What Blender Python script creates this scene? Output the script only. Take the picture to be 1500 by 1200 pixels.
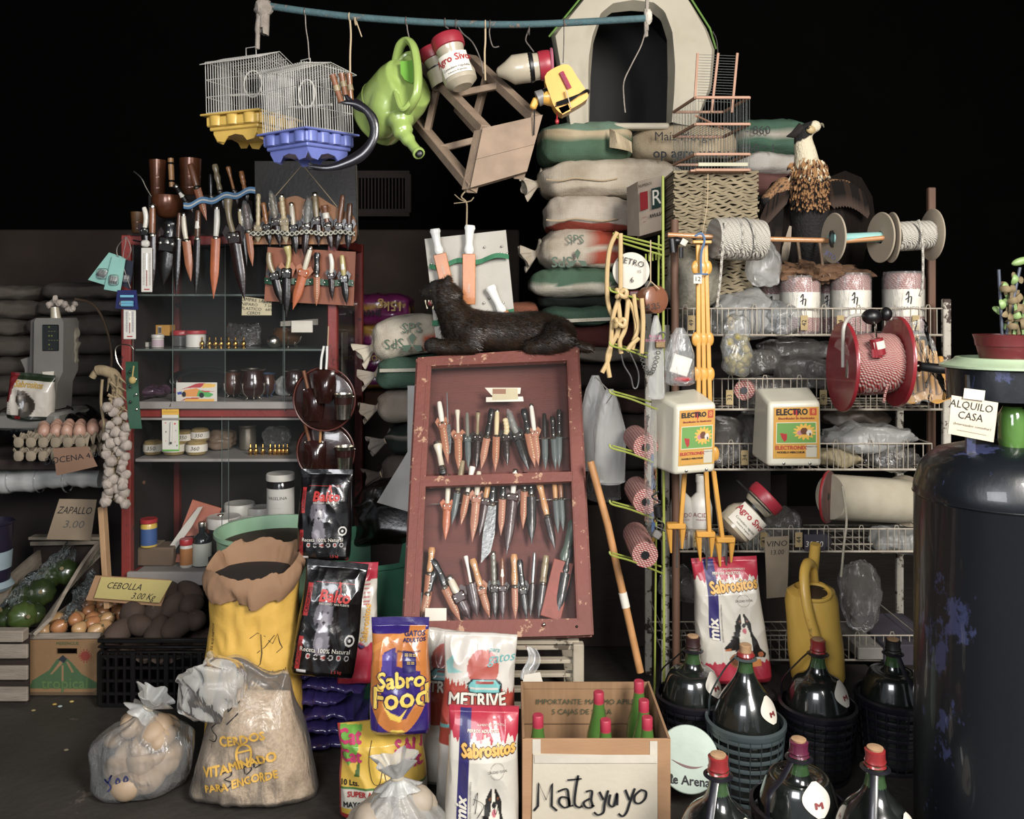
import bpy,bmesh,math,random
from math import sin,cos,pi,sqrt,radians as rad
from mathutils import Vector as V,Matrix,noise,geometry
for o in list(bpy.data.objects):bpy.data.objects.remove(o)
SC=bpy.context.scene; COL=SC.collection
# ---------------------------------------------------------------- camera, world, light, exposure
F,CX,CY,CAMH=1250.0,750.0,450.0,1.4
cam=bpy.data.cameras.new('camera'); co=bpy.data.objects.new('camera',cam); COL.objects.link(co)
co.location=(0,0,CAMH); co.rotation_euler=(pi/2,0,0)
cam.sensor_width=36; cam.lens=36*F/1500; cam.shift_y=-0.1; cam.clip_start=.05; cam.clip_end=60
SC.camera=co
wd=bpy.data.worlds.new('overcast_daylight'); SC.world=wd; wd.use_nodes=True
bg=wd.node_tree.nodes['Background']; bg.inputs[0].default_value=(.83,.92,1,1); bg.inputs[1].default_value=.26
def area_light(name,loc,aim,sx,sy,power,col):
    l=bpy.data.lights.new(name,'AREA'); l.shape='RECTANGLE'; l.size=sx; l.size_y=sy; l.energy=power; l.color=col
    o=bpy.data.objects.new(name,l); COL.objects.link(o); o.location=loc
    o.rotation_euler=(V(aim)-V(loc)).to_track_quat('-Z','Y').to_euler()
area_light('daylight_through_shop_door',(1.6,-.4,2.6),(-.05,3.0,.75),1.0,1.4,165,(1,.95,.89))
area_light('daylight_left_part_of_door',(-.7,-.4,1.95),(.5,3.0,.7),1.3,1.0,48,(.97,.97,1))  # fill lamp added at left to lift what the key light leaves shaded
SC.view_settings.view_transform='Standard'; SC.view_settings.look='None'
SC.view_settings.exposure=.46; SC.view_settings.gamma=1; SC.view_settings.use_curve_mapping=False
# ---------------------------------------------------------------- helpers
def P(px,py,Y):return V(((px-CX)/F*Y,Y,CAMH-(py-CY)/F*Y))
def K(Y):return Y/F
RNG=random.Random(7)
def hx(h,a=1):
    h=h.lstrip('#'); h=''.join(q*2 for q in h) if len(h) == 3 else h; c=[int(h[i:i+2],16)/255 for i in (0,2,4)]
    c=[((x/12.92) if x <= .04045 else ((x+.055)/1.055)**2.4) for x in c]; l=.3*c[0]+.6*c[1]+.1*c[2]
    return tuple(l+(x-l)*.86 for x in c)+(a,)
_M={}
def nt(name):
    m=bpy.data.materials.new(name); m.use_nodes=True; t=m.node_tree
    return m,t,t.nodes['Principled BSDF'],t.nodes.new,t.links.new
def setin(b,**k):
    for n,v in k.items():
        n=n.replace('_',' ')
        if n in b.inputs:b.inputs[n].default_value=v
def mat(name,col=None,col2=None,rough=.6,metal=0,scale=12,amt=.5,bump=.15,bscale=60,stretch=(1,1,1),coat=0,wear=None,weart=.62,wearscale=14,vc=False,spec=.5,trans=0,sheen=0,sub=0,bdist=.004):
    """one general procedural material: two tones mixed by noise, chips of a third colour, fine relief"""
    if name in _M:return _M[name]
    m,t,b,N,L=nt(name)
    if col is None:col='#808080'
    c1=hx(col) if isinstance(col,str) else col
    c2=(hx(col2) if isinstance(col2,str) else col2) if col2 else tuple(x*.72 for x in c1[:3])+(1,)
    tc=N('ShaderNodeTexCoord'); mp=N('ShaderNodeMapping'); L(tc.outputs['Object'],mp.inputs[0]); mp.inputs['Scale'].default_value=stretch
    n1=N('ShaderNodeTexNoise'); n1.inputs['Scale'].default_value=scale; n1.inputs['Detail'].default_value=5; L(mp.outputs[0],n1.inputs[0])
    mr=N('ShaderNodeMapRange'); mr.inputs[1].default_value=.35; mr.inputs[2].default_value=.68; L(n1.outputs[0],mr.inputs[0])
    mx=N('ShaderNodeMix'); mx.data_type='RGBA'
    mu=N('ShaderNodeMath'); mu.operation='MULTIPLY'; mu.inputs[1].default_value=amt; L(mr.outputs[0],mu.inputs[0]); L(mu.outputs[0],mx.inputs[0])
    if vc:
        a=N('ShaderNodeVertexColor'); a.layer_name='Col'; L(a.outputs[0],mx.inputs[6])
        dk=N('ShaderNodeMix'); dk.data_type='RGBA'; dk.blend_type='MULTIPLY'; dk.inputs[0].default_value=1; dk.inputs[7].default_value=(.7,.68,.64,1)
        L(a.outputs[0],dk.inputs[6]); L(dk.outputs[2],mx.inputs[7])
    else:
        mx.inputs[6].default_value=c1; mx.inputs[7].default_value=c2
    out=mx.outputs[2]
    if wear:
        n2=N('ShaderNodeTexNoise'); n2.inputs['Scale'].default_value=wearscale; n2.inputs['Detail'].default_value=8; n2.inputs['Roughness'].default_value=.7; L(mp.outputs[0],n2.inputs[0])
        w=N('ShaderNodeMapRange'); w.inputs[1].default_value=weart; w.inputs[2].default_value=weart+.03; L(n2.outputs[0],w.inputs[0])
        m2=N('ShaderNodeMix'); m2.data_type='RGBA'; m2.inputs[7].default_value=hx(wear); L(w.outputs[0],m2.inputs[0]); L(out,m2.inputs[6]); out=m2.outputs[2]
    L(out,b.inputs['Base Color'])
    if bump:
        n3=N('ShaderNodeTexNoise'); n3.inputs['Scale'].default_value=bscale; n3.inputs['Detail'].default_value=4; L(mp.outputs[0],n3.inputs[0])
        bp=N('ShaderNodeBump'); bp.inputs['Strength'].default_value=bump; bp.inputs['Distance'].default_value=bdist; L(n3.outputs[0],bp.inputs['Height']); L(bp.outputs[0],b.inputs['Normal'])
    setin(b,Roughness=rough,Metallic=metal,Coat_Weight=coat,Transmission_Weight=trans,Sheen_Weight=sheen)
    b.inputs['Specular IOR Level'].default_value=spec
    if sub:setin(b,Subsurface_Weight=sub); b.inputs['Subsurface Radius'].default_value=(.01,.008,.006)
    _M[name]=m; return m
def weave(name,col=None,vc=False,s=420,rough=.85):
    """woven polypropylene or jute: crossed threads as relief"""
    if name in _M:return _M[name]
    m,t,b,N,L=nt(name)
    tc=N('ShaderNodeTexCoord'); hs=[]
    for ax in ('X','Z'):
        w=N('ShaderNodeTexWave'); w.bands_direction=ax; w.inputs['Scale'].default_value=s/6.28; w.inputs['Distortion'].default_value=1.2; L(tc.outputs['Object'],w.inputs[0]); hs.append(w)
    ad=N('ShaderNodeMath'); ad.operation='ADD'; L(hs[0].outputs['Fac'],ad.inputs[0]); L(hs[1].outputs['Fac'],ad.inputs[1])
    bp=N('ShaderNodeBump'); bp.inputs['Strength'].default_value=.35; bp.inputs['Distance'].default_value=.002; L(ad.outputs[0],bp.inputs['Height'])
    n=N('ShaderNodeTexNoise'); n.inputs['Scale'].default_value=9; n.inputs['Detail'].default_value=6; L(tc.outputs['Object'],n.inputs[0])
    bp2=N('ShaderNodeBump'); bp2.inputs['Strength'].default_value=.6; bp2.inputs['Distance'].default_value=.02; L(n.outputs[0],bp2.inputs['Height']); L(bp.outputs[0],bp2.inputs['Normal']); L(bp2.outputs[0],b.inputs['Normal'])
    mx=N('ShaderNodeMix'); mx.data_type='RGBA'; mx.blend_type='MULTIPLY'; mx.inputs[7].default_value=(.68,.64,.58,1)
    mr=N('ShaderNodeMapRange'); mr.inputs[1].default_value=.45; mr.inputs[2].default_value=.75; L(n.outputs[0],mr.inputs[0]); L(mr.outputs[0],mx.inputs[0])
    if vc:
        a=N('ShaderNodeVertexColor'); a.layer_name='Col'; L(a.outputs[0],mx.inputs[6])
    else:mx.inputs[6].default_value=hx(col)
    L(mx.outputs[2],b.inputs['Base Color']); setin(b,Roughness=rough); b.inputs['Specular IOR Level'].default_value=.25
    _M[name]=m; return m
def film(name,col='#e8eef0',alpha=.35,rough=.12,wr=30,diff=.5,dist=.01):
    """thin see-through plastic film or pane: transparent mixed with a glossy, slightly milky sheet"""
    if name in _M:return _M[name]
    m,t,b,N,L=nt(name); t.nodes.remove(b); o=t.nodes['Material Output']
    tr=N('ShaderNodeBsdfTransparent'); gl=N('ShaderNodeBsdfGlossy'); df=N('ShaderNodeBsdfDiffuse'); tl=N('ShaderNodeBsdfTranslucent')
    gl.inputs['Roughness'].default_value=rough; gl.inputs[0].default_value=(1,1,1,1); df.inputs[0].default_value=hx(col); tl.inputs[0].default_value=hx(col)
    tc=N('ShaderNodeTexCoord'); n=N('ShaderNodeTexNoise'); n.inputs['Scale'].default_value=wr; n.inputs['Detail'].default_value=3; n.inputs['Distortion'].default_value=1.5; q_=N('ShaderNodeMapping'); q_.inputs['Scale'].default_value=(1,1,.4); q_.inputs['Rotation'].default_value=(0,.35,0); L(tc.outputs['Object'],q_.inputs[0]); L(q_.outputs[0],n.inputs[0])
    bp=N('ShaderNodeBump'); bp.inputs['Strength'].default_value=.8; bp.inputs['Distance'].default_value=dist; L(n.outputs[0],bp.inputs['Height'])
    if wr:
        for q in (gl,df):L(bp.outputs[0],q.inputs['Normal'])
    fr=N('ShaderNodeFresnel'); fr.inputs[0].default_value=1.34
    if wr:L(bp.outputs[0],fr.inputs['Normal'])
    d2=N('ShaderNodeMixShader'); d2.inputs[0].default_value=.4; L(df.outputs[0],d2.inputs[1]); L(tl.outputs[0],d2.inputs[2])
    a=N('ShaderNodeMixShader'); a.inputs[0].default_value=alpha*diff*2 if alpha*diff*2 < 1 else 1; L(tr.outputs[0],a.inputs[1]); L(d2.outputs[0],a.inputs[2])
    c=N('ShaderNodeMixShader'); fm=N('ShaderNodeMath'); fm.operation='MULTIPLY'; fm.inputs[1].default_value=1.0; fm.use_clamp=True
    L(fr.outputs[0],fm.inputs[0]); L(fm.outputs[0],c.inputs[0]); L(a.outputs[0],c.inputs[1]); L(gl.outputs[0],c.inputs[2]); L(c.outputs[0],o.inputs[0])
    _M[name]=m; return m
def vcm(name='printed_plastic',rough=.32,coat=.3,bump=.25,bscale=22,bdist=.008,**k):
    return mat(name,vc=True,rough=rough,coat=coat,bump=bump,bscale=bscale,amt=.25,bdist=bdist,**k)

def new_empty(name,loc,rot=None):
    o=bpy.data.objects.new(name,None); COL.objects.link(o); o.empty_display_size=.05
    o.location=loc
    if rot is not None:o.rotation_euler=rot if not isinstance(rot,Matrix) else rot.to_euler()
    return o
def basis(o):
    return Matrix.Translation(o.location) @ o.rotation_euler.to_matrix().to_4x4()
def tag(o,label=None,cat=None,group=None,kind=None):
    if label:o['label']=label
    if cat:o['category']=cat
    if group:o['group']=group
    if kind:o['kind']=kind
    return o
def thing(name,label,cat,loc,rot=None,group=None):
    return tag(new_empty(name,loc,rot),label,cat,group)
class G:
    def __init__(s):s.v=[]; s.f=[]; s.c=[]
    def add(s,vs,fs,col=None):
        n=len(s.v); s.v += [V(p) for p in vs]; s.f += [tuple(i+n for i in f) for f in fs]
        if callable(col):s.c += [col(V(p)) for p in vs]
        else:s.c += [col or (1,1,1,1)]*len(vs)
        return s
    def box(s,c,d,R=None,bev=0,col=None):
        c=V(c); hx_,hy,hz=[q/2 for q in d]; b=min(bev,hx_*.9,hy*.9,hz*.9)
        vs=[]; fs=[]
        if b <= 0:
            vs=[V((x*hx_,y*hy,z*hz)) for z in (-1,1) for y in (-1,1) for x in (-1,1)]
            fs=[(0,2,3,1),(4,5,7,6),(0,1,5,4),(2,6,7,3),(0,4,6,2),(1,3,7,5)]
        else:
            bm=bmesh.new(); bmesh.ops.create_cube(bm,size=1)
            for q in bm.verts:q.co=V((q.co.x*2*hx_,q.co.y*2*hy,q.co.z*2*hz))
            bmesh.ops.bevel(bm,geom=bm.edges[:],offset=b,segments=1,affect='EDGES')
            bm.verts.index_update(); vs=[q.co.copy() for q in bm.verts]; fs=[tuple(q.index for q in f.verts) for f in bm.faces]; bm.free()
        if R is not None:vs=[R @ q for q in vs]
        return s.add([q+c for q in vs],fs,col)
    def bar(s,p,q,w,h,up=(0,0,1),bev=0,col=None):
        p,q=V(p),V(q); d=q-p; z=d.normalized(); x=z.cross(V(up))
        if x.length < 1e-4:x=z.cross(V((0,1,0)))
        x.normalize(); y=z.cross(x)
        return s.box((p+q)/2,(w,h,d.length),Matrix((x,y,z)).transposed(),bev,col)
    def tube(s,pts,r,n=8,closed=False,cap=True,col=None,flat=1,up=None):
        pts=[V(p) for p in pts]; m=len(pts); rs=r if isinstance(r,(list,tuple)) else [r]*m
        vs=[]; prev=None
        for i,p in enumerate(pts):
            if closed:t=pts[(i+1) % m]-pts[i-1]
            else:t=pts[min(i+1,m-1)]-pts[max(i-1,0)]
            t.normalize()
            if prev is None:
                a=V(up) if up else (V((0,0,1)) if abs(t.z) < .9 else V((1,0,0)))
                x=t.cross(a).normalized()
            else:x=(prev-t*prev.dot(t)).normalized()
            prev=x; y=t.cross(x)
            for k in range(n):
                a=2*pi*k/n; vs.append(p+x*cos(a)*rs[i]+y*sin(a)*rs[i]*flat)
        fs=[]
        for i in range(m if closed else m-1):
            j=(i+1) % m
            for k in range(n):
                l=(k+1) % n; fs.append((i*n+k,i*n+l,j*n+l,j*n+k))
        if cap and not closed:fs += [tuple(range(n))[::-1],tuple((m-1)*n+k for k in range(n))]
        return s.add(vs,fs,col)
    def lathe(s,o,prof,n=24,R=None,sx=1,sy=1,capb=True,capt=True,col=None,fn=None):
        o=V(o); vs=[]
        for i,(r,z) in enumerate(prof):
            for k in range(n):
                a=2*pi*k/n; rr=fn(r,z,a) if fn else r
                p=V((rr*cos(a)*sx,rr*sin(a)*sy,z)); vs.append(o+(R @ p if R is not None else p))
        fs=[]; m=len(prof)
        for i in range(m-1):
            for k in range(n):
                l=(k+1) % n; fs.append((i*n+k,i*n+l,(i+1)*n+l,(i+1)*n+k))
        if capb and prof[0][0] > 1e-5:fs.append(tuple(range(n))[::-1])
        if capt and prof[-1][0] > 1e-5:fs.append(tuple((m-1)*n+k for k in range(n)))
        return s.add(vs,fs,col)
    def ball(s,c,r,n=16,m=10,R=None,col=None,fn=None,e=1):
        c=V(c); r=(r,r,r) if not isinstance(r,(tuple,list)) else r; vs=[]
        sg=lambda a:(abs(a)**e)*(1 if a >= 0 else -1)
        for i in range(m+1):
            th=-pi/2+pi*i/m
            for k in range(n):
                a=2*pi*k/n; p=V((r[0]*sg(cos(th))*sg(cos(a)),r[1]*sg(cos(th))*sg(sin(a)),r[2]*sg(sin(th))))
                if fn:p=fn(p)
                vs.append(c+(R @ p if R is not None else p))
        fs=[(i*n+k,i*n+(k+1) % n,(i+1)*n+(k+1) % n,(i+1)*n+k) for i in range(m) for k in range(n)]
        return s.add(vs,fs,col)
    def slab(s,poly,mp,d,col=None):
        """poly: 2D outline; mp(x,y)->point; d: thickness vector"""
        n=len(poly); a=[mp(*p) for p in poly]; d=V(d); b=[p+d for p in a]
        tr=geometry.tessellate_polygon([[V((p[0],p[1],0)) for p in poly]])
        fs=[tuple(t) for t in tr]+[tuple(i+n for i in t[::-1]) for t in tr]+[(i,(i+1) % n,(i+1) % n+n,i+n) for i in range(n)]
        return s.add(a+b,fs,col)
    def grid(s,fn,nu,nv,cu=False,cv=False,col=None):
        vs=[]; cs=[]
        for j in range(nv+(0 if cv else 1)):
            for i in range(nu+(0 if cu else 1)):
                vs.append(fn(i/nu,j/nv))
                if callable(col):cs.append(col(i/nu,j/nv))
        W=nu if cu else nu+1; H=nv if cv else nv+1; fs=[]
        for j in range(nv):
            for i in range(nu):fs.append((j*W+i,j*W+(i+1) % W,((j+1) % H)*W+(i+1) % W,((j+1) % H)*W+i))
        n=len(s.v); s.add(vs,fs,None if callable(col) else col)
        if cs:s.c[n:]=cs
        return s
    def build(s,name,m,parent=None,smooth=True,local=False,kind=None,label=None,ang=38,fuse=0,smi=4,solid=0):
        me=bpy.data.meshes.new(name)
        vs=s.v
        if parent is not None and not local:
            rt=parent
            while rt.parent:rt=rt.parent
            I=basis(rt).inverted(); vs=[I @ p for p in vs]
        me.from_pydata([tuple(p) for p in vs],[],s.f)
        if any(c[:3] != (1,1,1) for c in s.c):
            ca=me.color_attributes.new('Col','FLOAT_COLOR','POINT'); fl=[]
            for c in s.c:fl += [c[0],c[1],c[2],1]
            ca.data.foreach_set('color',fl)
        bm=bmesh.new(); bm.from_mesh(me)
        bmesh.ops.remove_doubles(bm,verts=bm.verts[:],dist=1e-5)
        bmesh.ops.recalc_face_normals(bm,faces=bm.faces[:]); bm.to_mesh(me); bm.free()
        o=bpy.data.objects.new(name,me); COL.objects.link(o)
        if fuse or solid:
            if fuse:
                r=o.modifiers.new('r','REMESH'); r.mode='VOXEL'; r.voxel_size=fuse
                if smi:q=o.modifiers.new('s','SMOOTH'); q.factor=.6; q.iterations=smi
            else:
                q=o.modifiers.new('s','SOLIDIFY'); q.thickness=solid; q.offset=0
            bpy.context.view_layer.update()
            me2=bpy.data.meshes.new_from_object(o.evaluated_get(bpy.context.evaluated_depsgraph_get())); o.modifiers.clear(); o.data=me2; me=me2; me.name=name
        if smooth:
            me.shade_smooth()
            if not fuse:
                try:me.set_sharp_from_angle(angle=rad(ang))
                except Exception:pass
        me.materials.clear(); me.materials.append(m)
        if parent is not None:o.parent=parent
        if kind:o['kind']=kind
        if label:o['label']=label
        return o
def copy_tree(o,parent=None):
    c=o.copy(); COL.objects.link(c); c.parent=parent
    for ch in list(o.children):copy_tree(ch,c)
    return c
def zmin(t):
    B=basis(t); m=1e9; st=[t]
    while st:
        o=st.pop(); st += list(o.children)
        if o.type == 'MESH':m=min(m,min((B @ v.co).z if o is not t else (B @ v.co).z for v in o.data.vertices))
    return m
def settle(t,z):
    t.location.z += z-zmin(t)+.0005; return t
MARK=[0]
def since():
    L=[o for o in COL.objects if o.parent is None and 'category' in o][MARK[0]:]; return L
def mark():MARK[0]=len([o for o in COL.objects if o.parent is None and 'category' in o])
def struct(o):o['kind']='structure'; return o
# smooth curve through points
def spline(pts,n=8,closed=False):
    pts=[V(p) for p in pts]; out=[]; m=len(pts)
    for i in range(m if closed else m-1):
        if closed:a,b,c,d=pts[i-1],pts[i],pts[(i+1) % m],pts[(i+2) % m]
        else:a,b,c,d=pts[max(i-1,0)],pts[i],pts[i+1],pts[min(i+2,m-1)]
        for k in range(n):
            t=k/n; out.append(.5*((2*b)+(c-a)*t+(2*a-5*b+4*c-d)*t*t+(3*b-a-3*c+d)*t**3))
    if not closed:out.append(pts[-1])
    return out
def PP(lst,Y):return [P(x,y,Y if len(q) == 0 else q[0]) for x,y,*q in lst]
def wob(p,s=5,a=.004):return noise.noise_vector(V(p)*s)*a
# ---- lettering
_T={}
def glyphs(t):
    if t not in _T:
        cu=bpy.data.curves.new('t','FONT'); cu.body=t; cu.align_x='CENTER'; cu.align_y='CENTER'; cu.size=1; cu.resolution_u=2
        o=bpy.data.objects.new('t',cu); me=bpy.data.meshes.new_from_object(o)
        vs=[v.co.copy() for v in me.vertices]; fs=[tuple(p.vertices) for p in me.polygons]
        bpy.data.objects.remove(o); bpy.data.curves.remove(cu); bpy.data.meshes.remove(me); _T[t]=(vs,fs)
    return _T[t]
def letters(t,size,mp,m,parent,cx=0,cy=0,rot=0,sx=1,shear=0,bold=0,name='lettering',local=False,arc=0,cut=False):
    vs,fs=glyphs(t); g=G(); c,s_=cos(rot),sin(rot); out=[]
    offs=[(0,0)] if not bold else [(dx*bold,dy*bold) for dx,dy in ((-1,0),(1,0),(0,1),(0,-1))]
    for k,(ox,oy) in enumerate(offs):
        pts=[]
        for p in vs:
            x=(p.x*sx+shear*p.y)*size+ox; y=p.y*size+oy
            if arc:a=x/arc; x,y=(arc+y)*sin(a),(arc+y)*cos(a)-arc
            pts.append(mp(cx+x*c-y*s_,cy+x*s_+y*c)+V((0,-.0001*k,0)))
        g.add(pts,fs)
    return g.build(name,m,parent,smooth=False,local=local)
def strokes(ls,w,mp,m,parent,name='handwriting',n=5,local=False,thin=.6,sm=True):
    """pen strokes: flat ribbons laid on a surface through mp"""
    g=G()
    for st in ls:
        pts=[V((a,b,0)) for a,b in st]
        if sm and len(pts) > 2:pts=spline(pts,n)
        vs=[]
        for i,p in enumerate(pts):
            t=pts[min(i+1,len(pts)-1)]-pts[max(i-1,0)]
            if t.length < 1e-9:t=V((1,0,0))
            t.normalize(); q=V((-t.y,t.x,0))*w/2*(thin+(1-thin)*abs(t.y))
            vs += [mp((p+q).x,(p+q).y),mp((p-q).x,(p-q).y)]
        g.add(vs,[(2*i,2*i+1,2*i+3,2*i+2) for i in range(len(pts)-1)])
    return g.build(name,m,parent,smooth=False,local=local)
def plane_map(o,x,y,off=.0012):
    o,x,y=V(o),V(x).normalized(),V(y).normalized(); n=x.cross(y)
    return lambda a,b:o+x*a+y*b+n*off
def pix_map(Y,off=.002):return lambda px,py:P(px,py,Y-off)
def quad_map(a,b,c,d,off=.0015):
    """(0..1,0..1) on a quad a=bottom left b=bottom right c=top right d=top left"""
    a,b,c,d=V(a),V(b),V(c),V(d); n=(b-a).cross(d-a).normalized()
    return lambda u,v:(a*(1-u)+b*u)*(1-v)+(d*(1-u)+c*u)*v+n*off
INK=mat('black_marker_ink','#0b0b12',rough=.7,bump=0)
INKB=mat('blue_marker_ink','#232a5e',rough=.7,bump=0)
PEN=mat('grey_pencil','#55524c',rough=.8,bump=0)
def inkm(h):return mat('ink_'+h.strip('#'),h,rough=.5,bump=0,amt=0)
# ---------------------------------------------------------------- shared generators
WOODDARK='#4a2f1f'
STRING=mat('natural_twine','#b39c78',rough=.9)
STEEL=mat('worn_steel','#9a9a96','#5d5a55',rough=.35,metal=.9,scale=20)
SILVER=mat('nickel_silver','#d8d2c4','#8f887a',rough=.25,metal=1,scale=40)
BRASS=mat('brass','#d4a13a','#8a6420',rough=.25,metal=1,scale=40)
WIREM=mat('dull_wire','#77706a','#4a3a30',rough=.5,metal=.6,scale=30)
BLACKP=mat('black_plastic','#0d0d0f',rough=.4,bump=.05)
PAPER=mat('white_paper','#cfc9bb','#b3aa96',rough=.85,scale=9,bump=.08)
CARD=mat('kraft_cardboard','#a07850','#8a6440',rough=.88,scale=7,stretch=(1,1,3),bump=.12)
def film_gl(*a,**k):m=film(*a,**k); [setattr(n.inputs[1],'default_value',.45) for n in m.node_tree.nodes if n.type == 'MATH']; return m
GLASS=film_gl('cabinet_glass','#b8c0bc',alpha=.02,rough=.04,wr=0)
CLEAR=film('clear_plastic_bag','#cfd3d2',alpha=.22,rough=.16,wr=22,dist=.014)
CLEARM=film('milky_plastic_bag','#cfcfca',alpha=.46,rough=.34,wr=16,dist=.012)
GREYB=film('dusty_clear_bag','#8f8a84',alpha=.34,rough=.2,wr=24,dist=.014)

def ax(d,up=(0,1,0)):
    z=V(d).normalized(); x=V(up).cross(z)
    if x.length < 1e-4:x=V((1,0,0)).cross(z)
    x.normalize(); return Matrix((x,z.cross(x),z)).transposed()
def inpoly(x,y,P_):
    r=False; j=len(P_)-1
    for i in range(len(P_)):
        xi,yi=P_[i]; xj,yj=P_[j]
        if (yi > y) != (yj > y) and x < (xj-xi)*(y-yi)/(yj-yi)+xi:r=not r
        j=i
    return r
def paint(base,layers):
    """flat print: layers of coloured polygons and ellipses over a base colour, in unit coordinates"""
    base=hx(base); L=[]
    for l in layers:
        if l[0] == 'p':xs=[a for a,b in l[1]]; ys=[b for a,b in l[1]]; L.append(('p',l[1],hx(l[2]),min(xs),max(xs),min(ys),max(ys)))
        elif l[0] == 'e':L.append(('e',l[1:5],hx(l[5])))
        elif l[0] == 'r':L.append(('r',l[1:5],hx(l[5])))
        else:L.append(('f',l[1],hx(l[2])))
    L=L[::-1]
    def c(x,y):
        for l in L:
            if l[0] == 'r':
                a=l[1]
                if a[0] <= x <= a[2] and a[1] <= y <= a[3]:return l[2]
            elif l[0] == 'e':
                a=l[1]
                if ((x-a[0])/a[2])**2+((y-a[1])/a[3])**2 < 1:return l[2]
            elif l[0] == 'f':
                if l[1](x,y):return l[2]
            elif l[3] <= x <= l[4] and l[5] <= y <= l[6] and inpoly(x,y,l[1]):return l[2]
        return base
    return c
class Bag:
    """standing pillow bag of printed film. local frame: x right, y away, z up, base centre at the origin"""
    def __init__(s,W,H,D,seal=.055,seed=0,wr=.006,taper=.0,topD=.35,bot=.05,ex=.72,lean=0,toph=None,ws=14):
        s.W,s.H,s.D,s.seal,s.seed,s.wr,s.taper,s.topD,s.bot,s.ex,s.lean,s.toph,s.ws=W,H,D,seal,seed,wr,taper,topD,bot,ex,lean,toph,ws
    def dp(s,v):
        b=min(1,(v/s.bot)**.5*.55+.45) if v < s.bot else 1
        t=1 if v < 1-s.topD else max(.015,((1-s.seal-v)/(s.topD-s.seal)) if v < 1-s.seal else 0)
        return b*t**.62*(1-.12*v)
    def S(s,a,v,off=0):
        c,q=cos(a),sin(a); sg=lambda t:abs(t)**s.ex*(1 if t >= 0 else -1)
        wf=(1-s.taper*v)*(1-.05*(1-min(1,v/.05))*1)*(1-.05*math.exp(-((v-.75)/.18)**2))
        d=s.dp(v)
        p=V((-sg(c)*s.W/2*wf,-sg(q)*s.D/2*d,v*s.H))
        if s.toph:p.z += s.toph(p.x/s.W*2)*max(0,(v-.6)/.4)
        n=noise.noise_vector(V((p.x*s.ws+s.seed,p.y*3,p.z*s.ws*.8)))*s.wr
        n2=abs(noise.noise(V((p.x*s.ws*1.9+p.z*9,s.seed*3.1,p.z*s.ws*.9-p.x*14))))*s.wr*1.3
        p += V((n.x*.4,(n.y*1.3+n2)*min(1,d*3+.25),n.z*.3*v)); p.y += s.lean*v*v*s.H-off*(1 if q >= 0 else -1)
        return p
    def mp(s,off=.0018):
        def f(x,z):
            v=z/s.H; wf=(1-s.taper*v); u=max(-.999,min(.999,2*x/(s.W*wf)))
            a=math.acos(-(abs(u)**(1/s.ex))*(1 if u >= 0 else -1)); return s.S(a,v,off)
        return f
    def build(s,name,m,parent,col,nu=150,nv=120,back=None):
        g=G()
        def cf(i,j):
            a=2*pi*i; u=-(abs(cos(a))**s.ex)*(1 if cos(a) >= 0 else -1); front=i <= .5
            return (col(u,j) if front or back is None else hx(back)) if callable(col) else hx(col)
        g.grid(lambda i,j:s.S(2*pi*i,j),nu,nv,cu=True,col=cf)
        n=nu; g.f.append(tuple(range(n))); g.f.append(tuple(nv*n+k for k in range(n)))
        return g.build(name,m,parent,local=True,ang=70)
def soft(name,label,cat,c,r,m,rot=None,group=None,col=None,fn=None,e=.6,wr=.012,ws=9,n=56,k=34,seed=0,part=None,root=None,sag=.18):
    """a filled lying sack or soft packet: rounded box with creases; c centre, r half sizes"""
    c=V(c); t=root or thing(name,label,cat,c-V((0,0,r[2])),rot,group)
    def f(p):
        x,y,z=p.x/r[0],p.y/r[1],p.z/r[2]
        q=V(p)
        edge=max(abs(x),abs(y))
        q.z *= 1-.12*max(0,edge-.75)/.25
        q.z -= r[2]*sag*max(0,z)*abs(x)**3
        nv_=noise.noise_vector(V((p.x*ws+seed*7.3,p.y*ws,p.z*ws*2.2+seed)))
        rd=abs(noise.noise(V((p.x*ws*2.6+seed,p.y*2,p.z*ws*1.3+p.x*5))))
        q += nv_*wr; q += V((0,1,-.4))*rd*wr*1.1*(1-abs(x)**4*.5)
        q.z += r[2]; return fn(q,x,y,z) if fn else q
    g=G(); g.ball((0,0,0),r,n,k,fn=f,e=e)
    if col:
        g.c=[]
        for j in range(k+1):
            th=-pi/2+pi*j/k
            for i in range(n):
                a=2*pi*i/n; sg=lambda t:(abs(t)**e)*(1 if t >= 0 else -1)
                g.c.append(hx(col(sg(cos(th))*sg(cos(a)),sg(sin(th)))))
    g.build(part or 'body',m,t,local=True,ang=80)
    return t
def neck(t,p,d,r,L,m,seed=0,tie=STRING,local=True,name='tied_neck'):
    """gathered fabric neck flaring out of a tie"""
    g=G(); R=ax(d); p=V(p)
    def f(i,j):
        a=2*pi*i; w=.22+.78*abs(j-.35)/.65 if j > .35 else .22+.9*(.35-j)/.35*.9
        rr=r*w*(1+.22*sin(a*7+seed)*min(1,abs(j-.35)*2.4)); flat=.62
        return p+R @ V((rr*cos(a),rr*sin(a)*flat,(j-.2)*L*(1+.12*sin(3*a+seed))))
    g.grid(f,42,10,cu=True); g.build(name,m,t,local=local,ang=80,solid=.0015)
    g=G(); pts=[p+R @ V((r*.27*cos(a),r*.2*sin(a),L*.15)) for a in [2*pi*k/14 for k in range(14)]]
    g.tube(pts,max(.0022,r*.06),6,closed=True); g.build('tie',tie,t,local=local)

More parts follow.
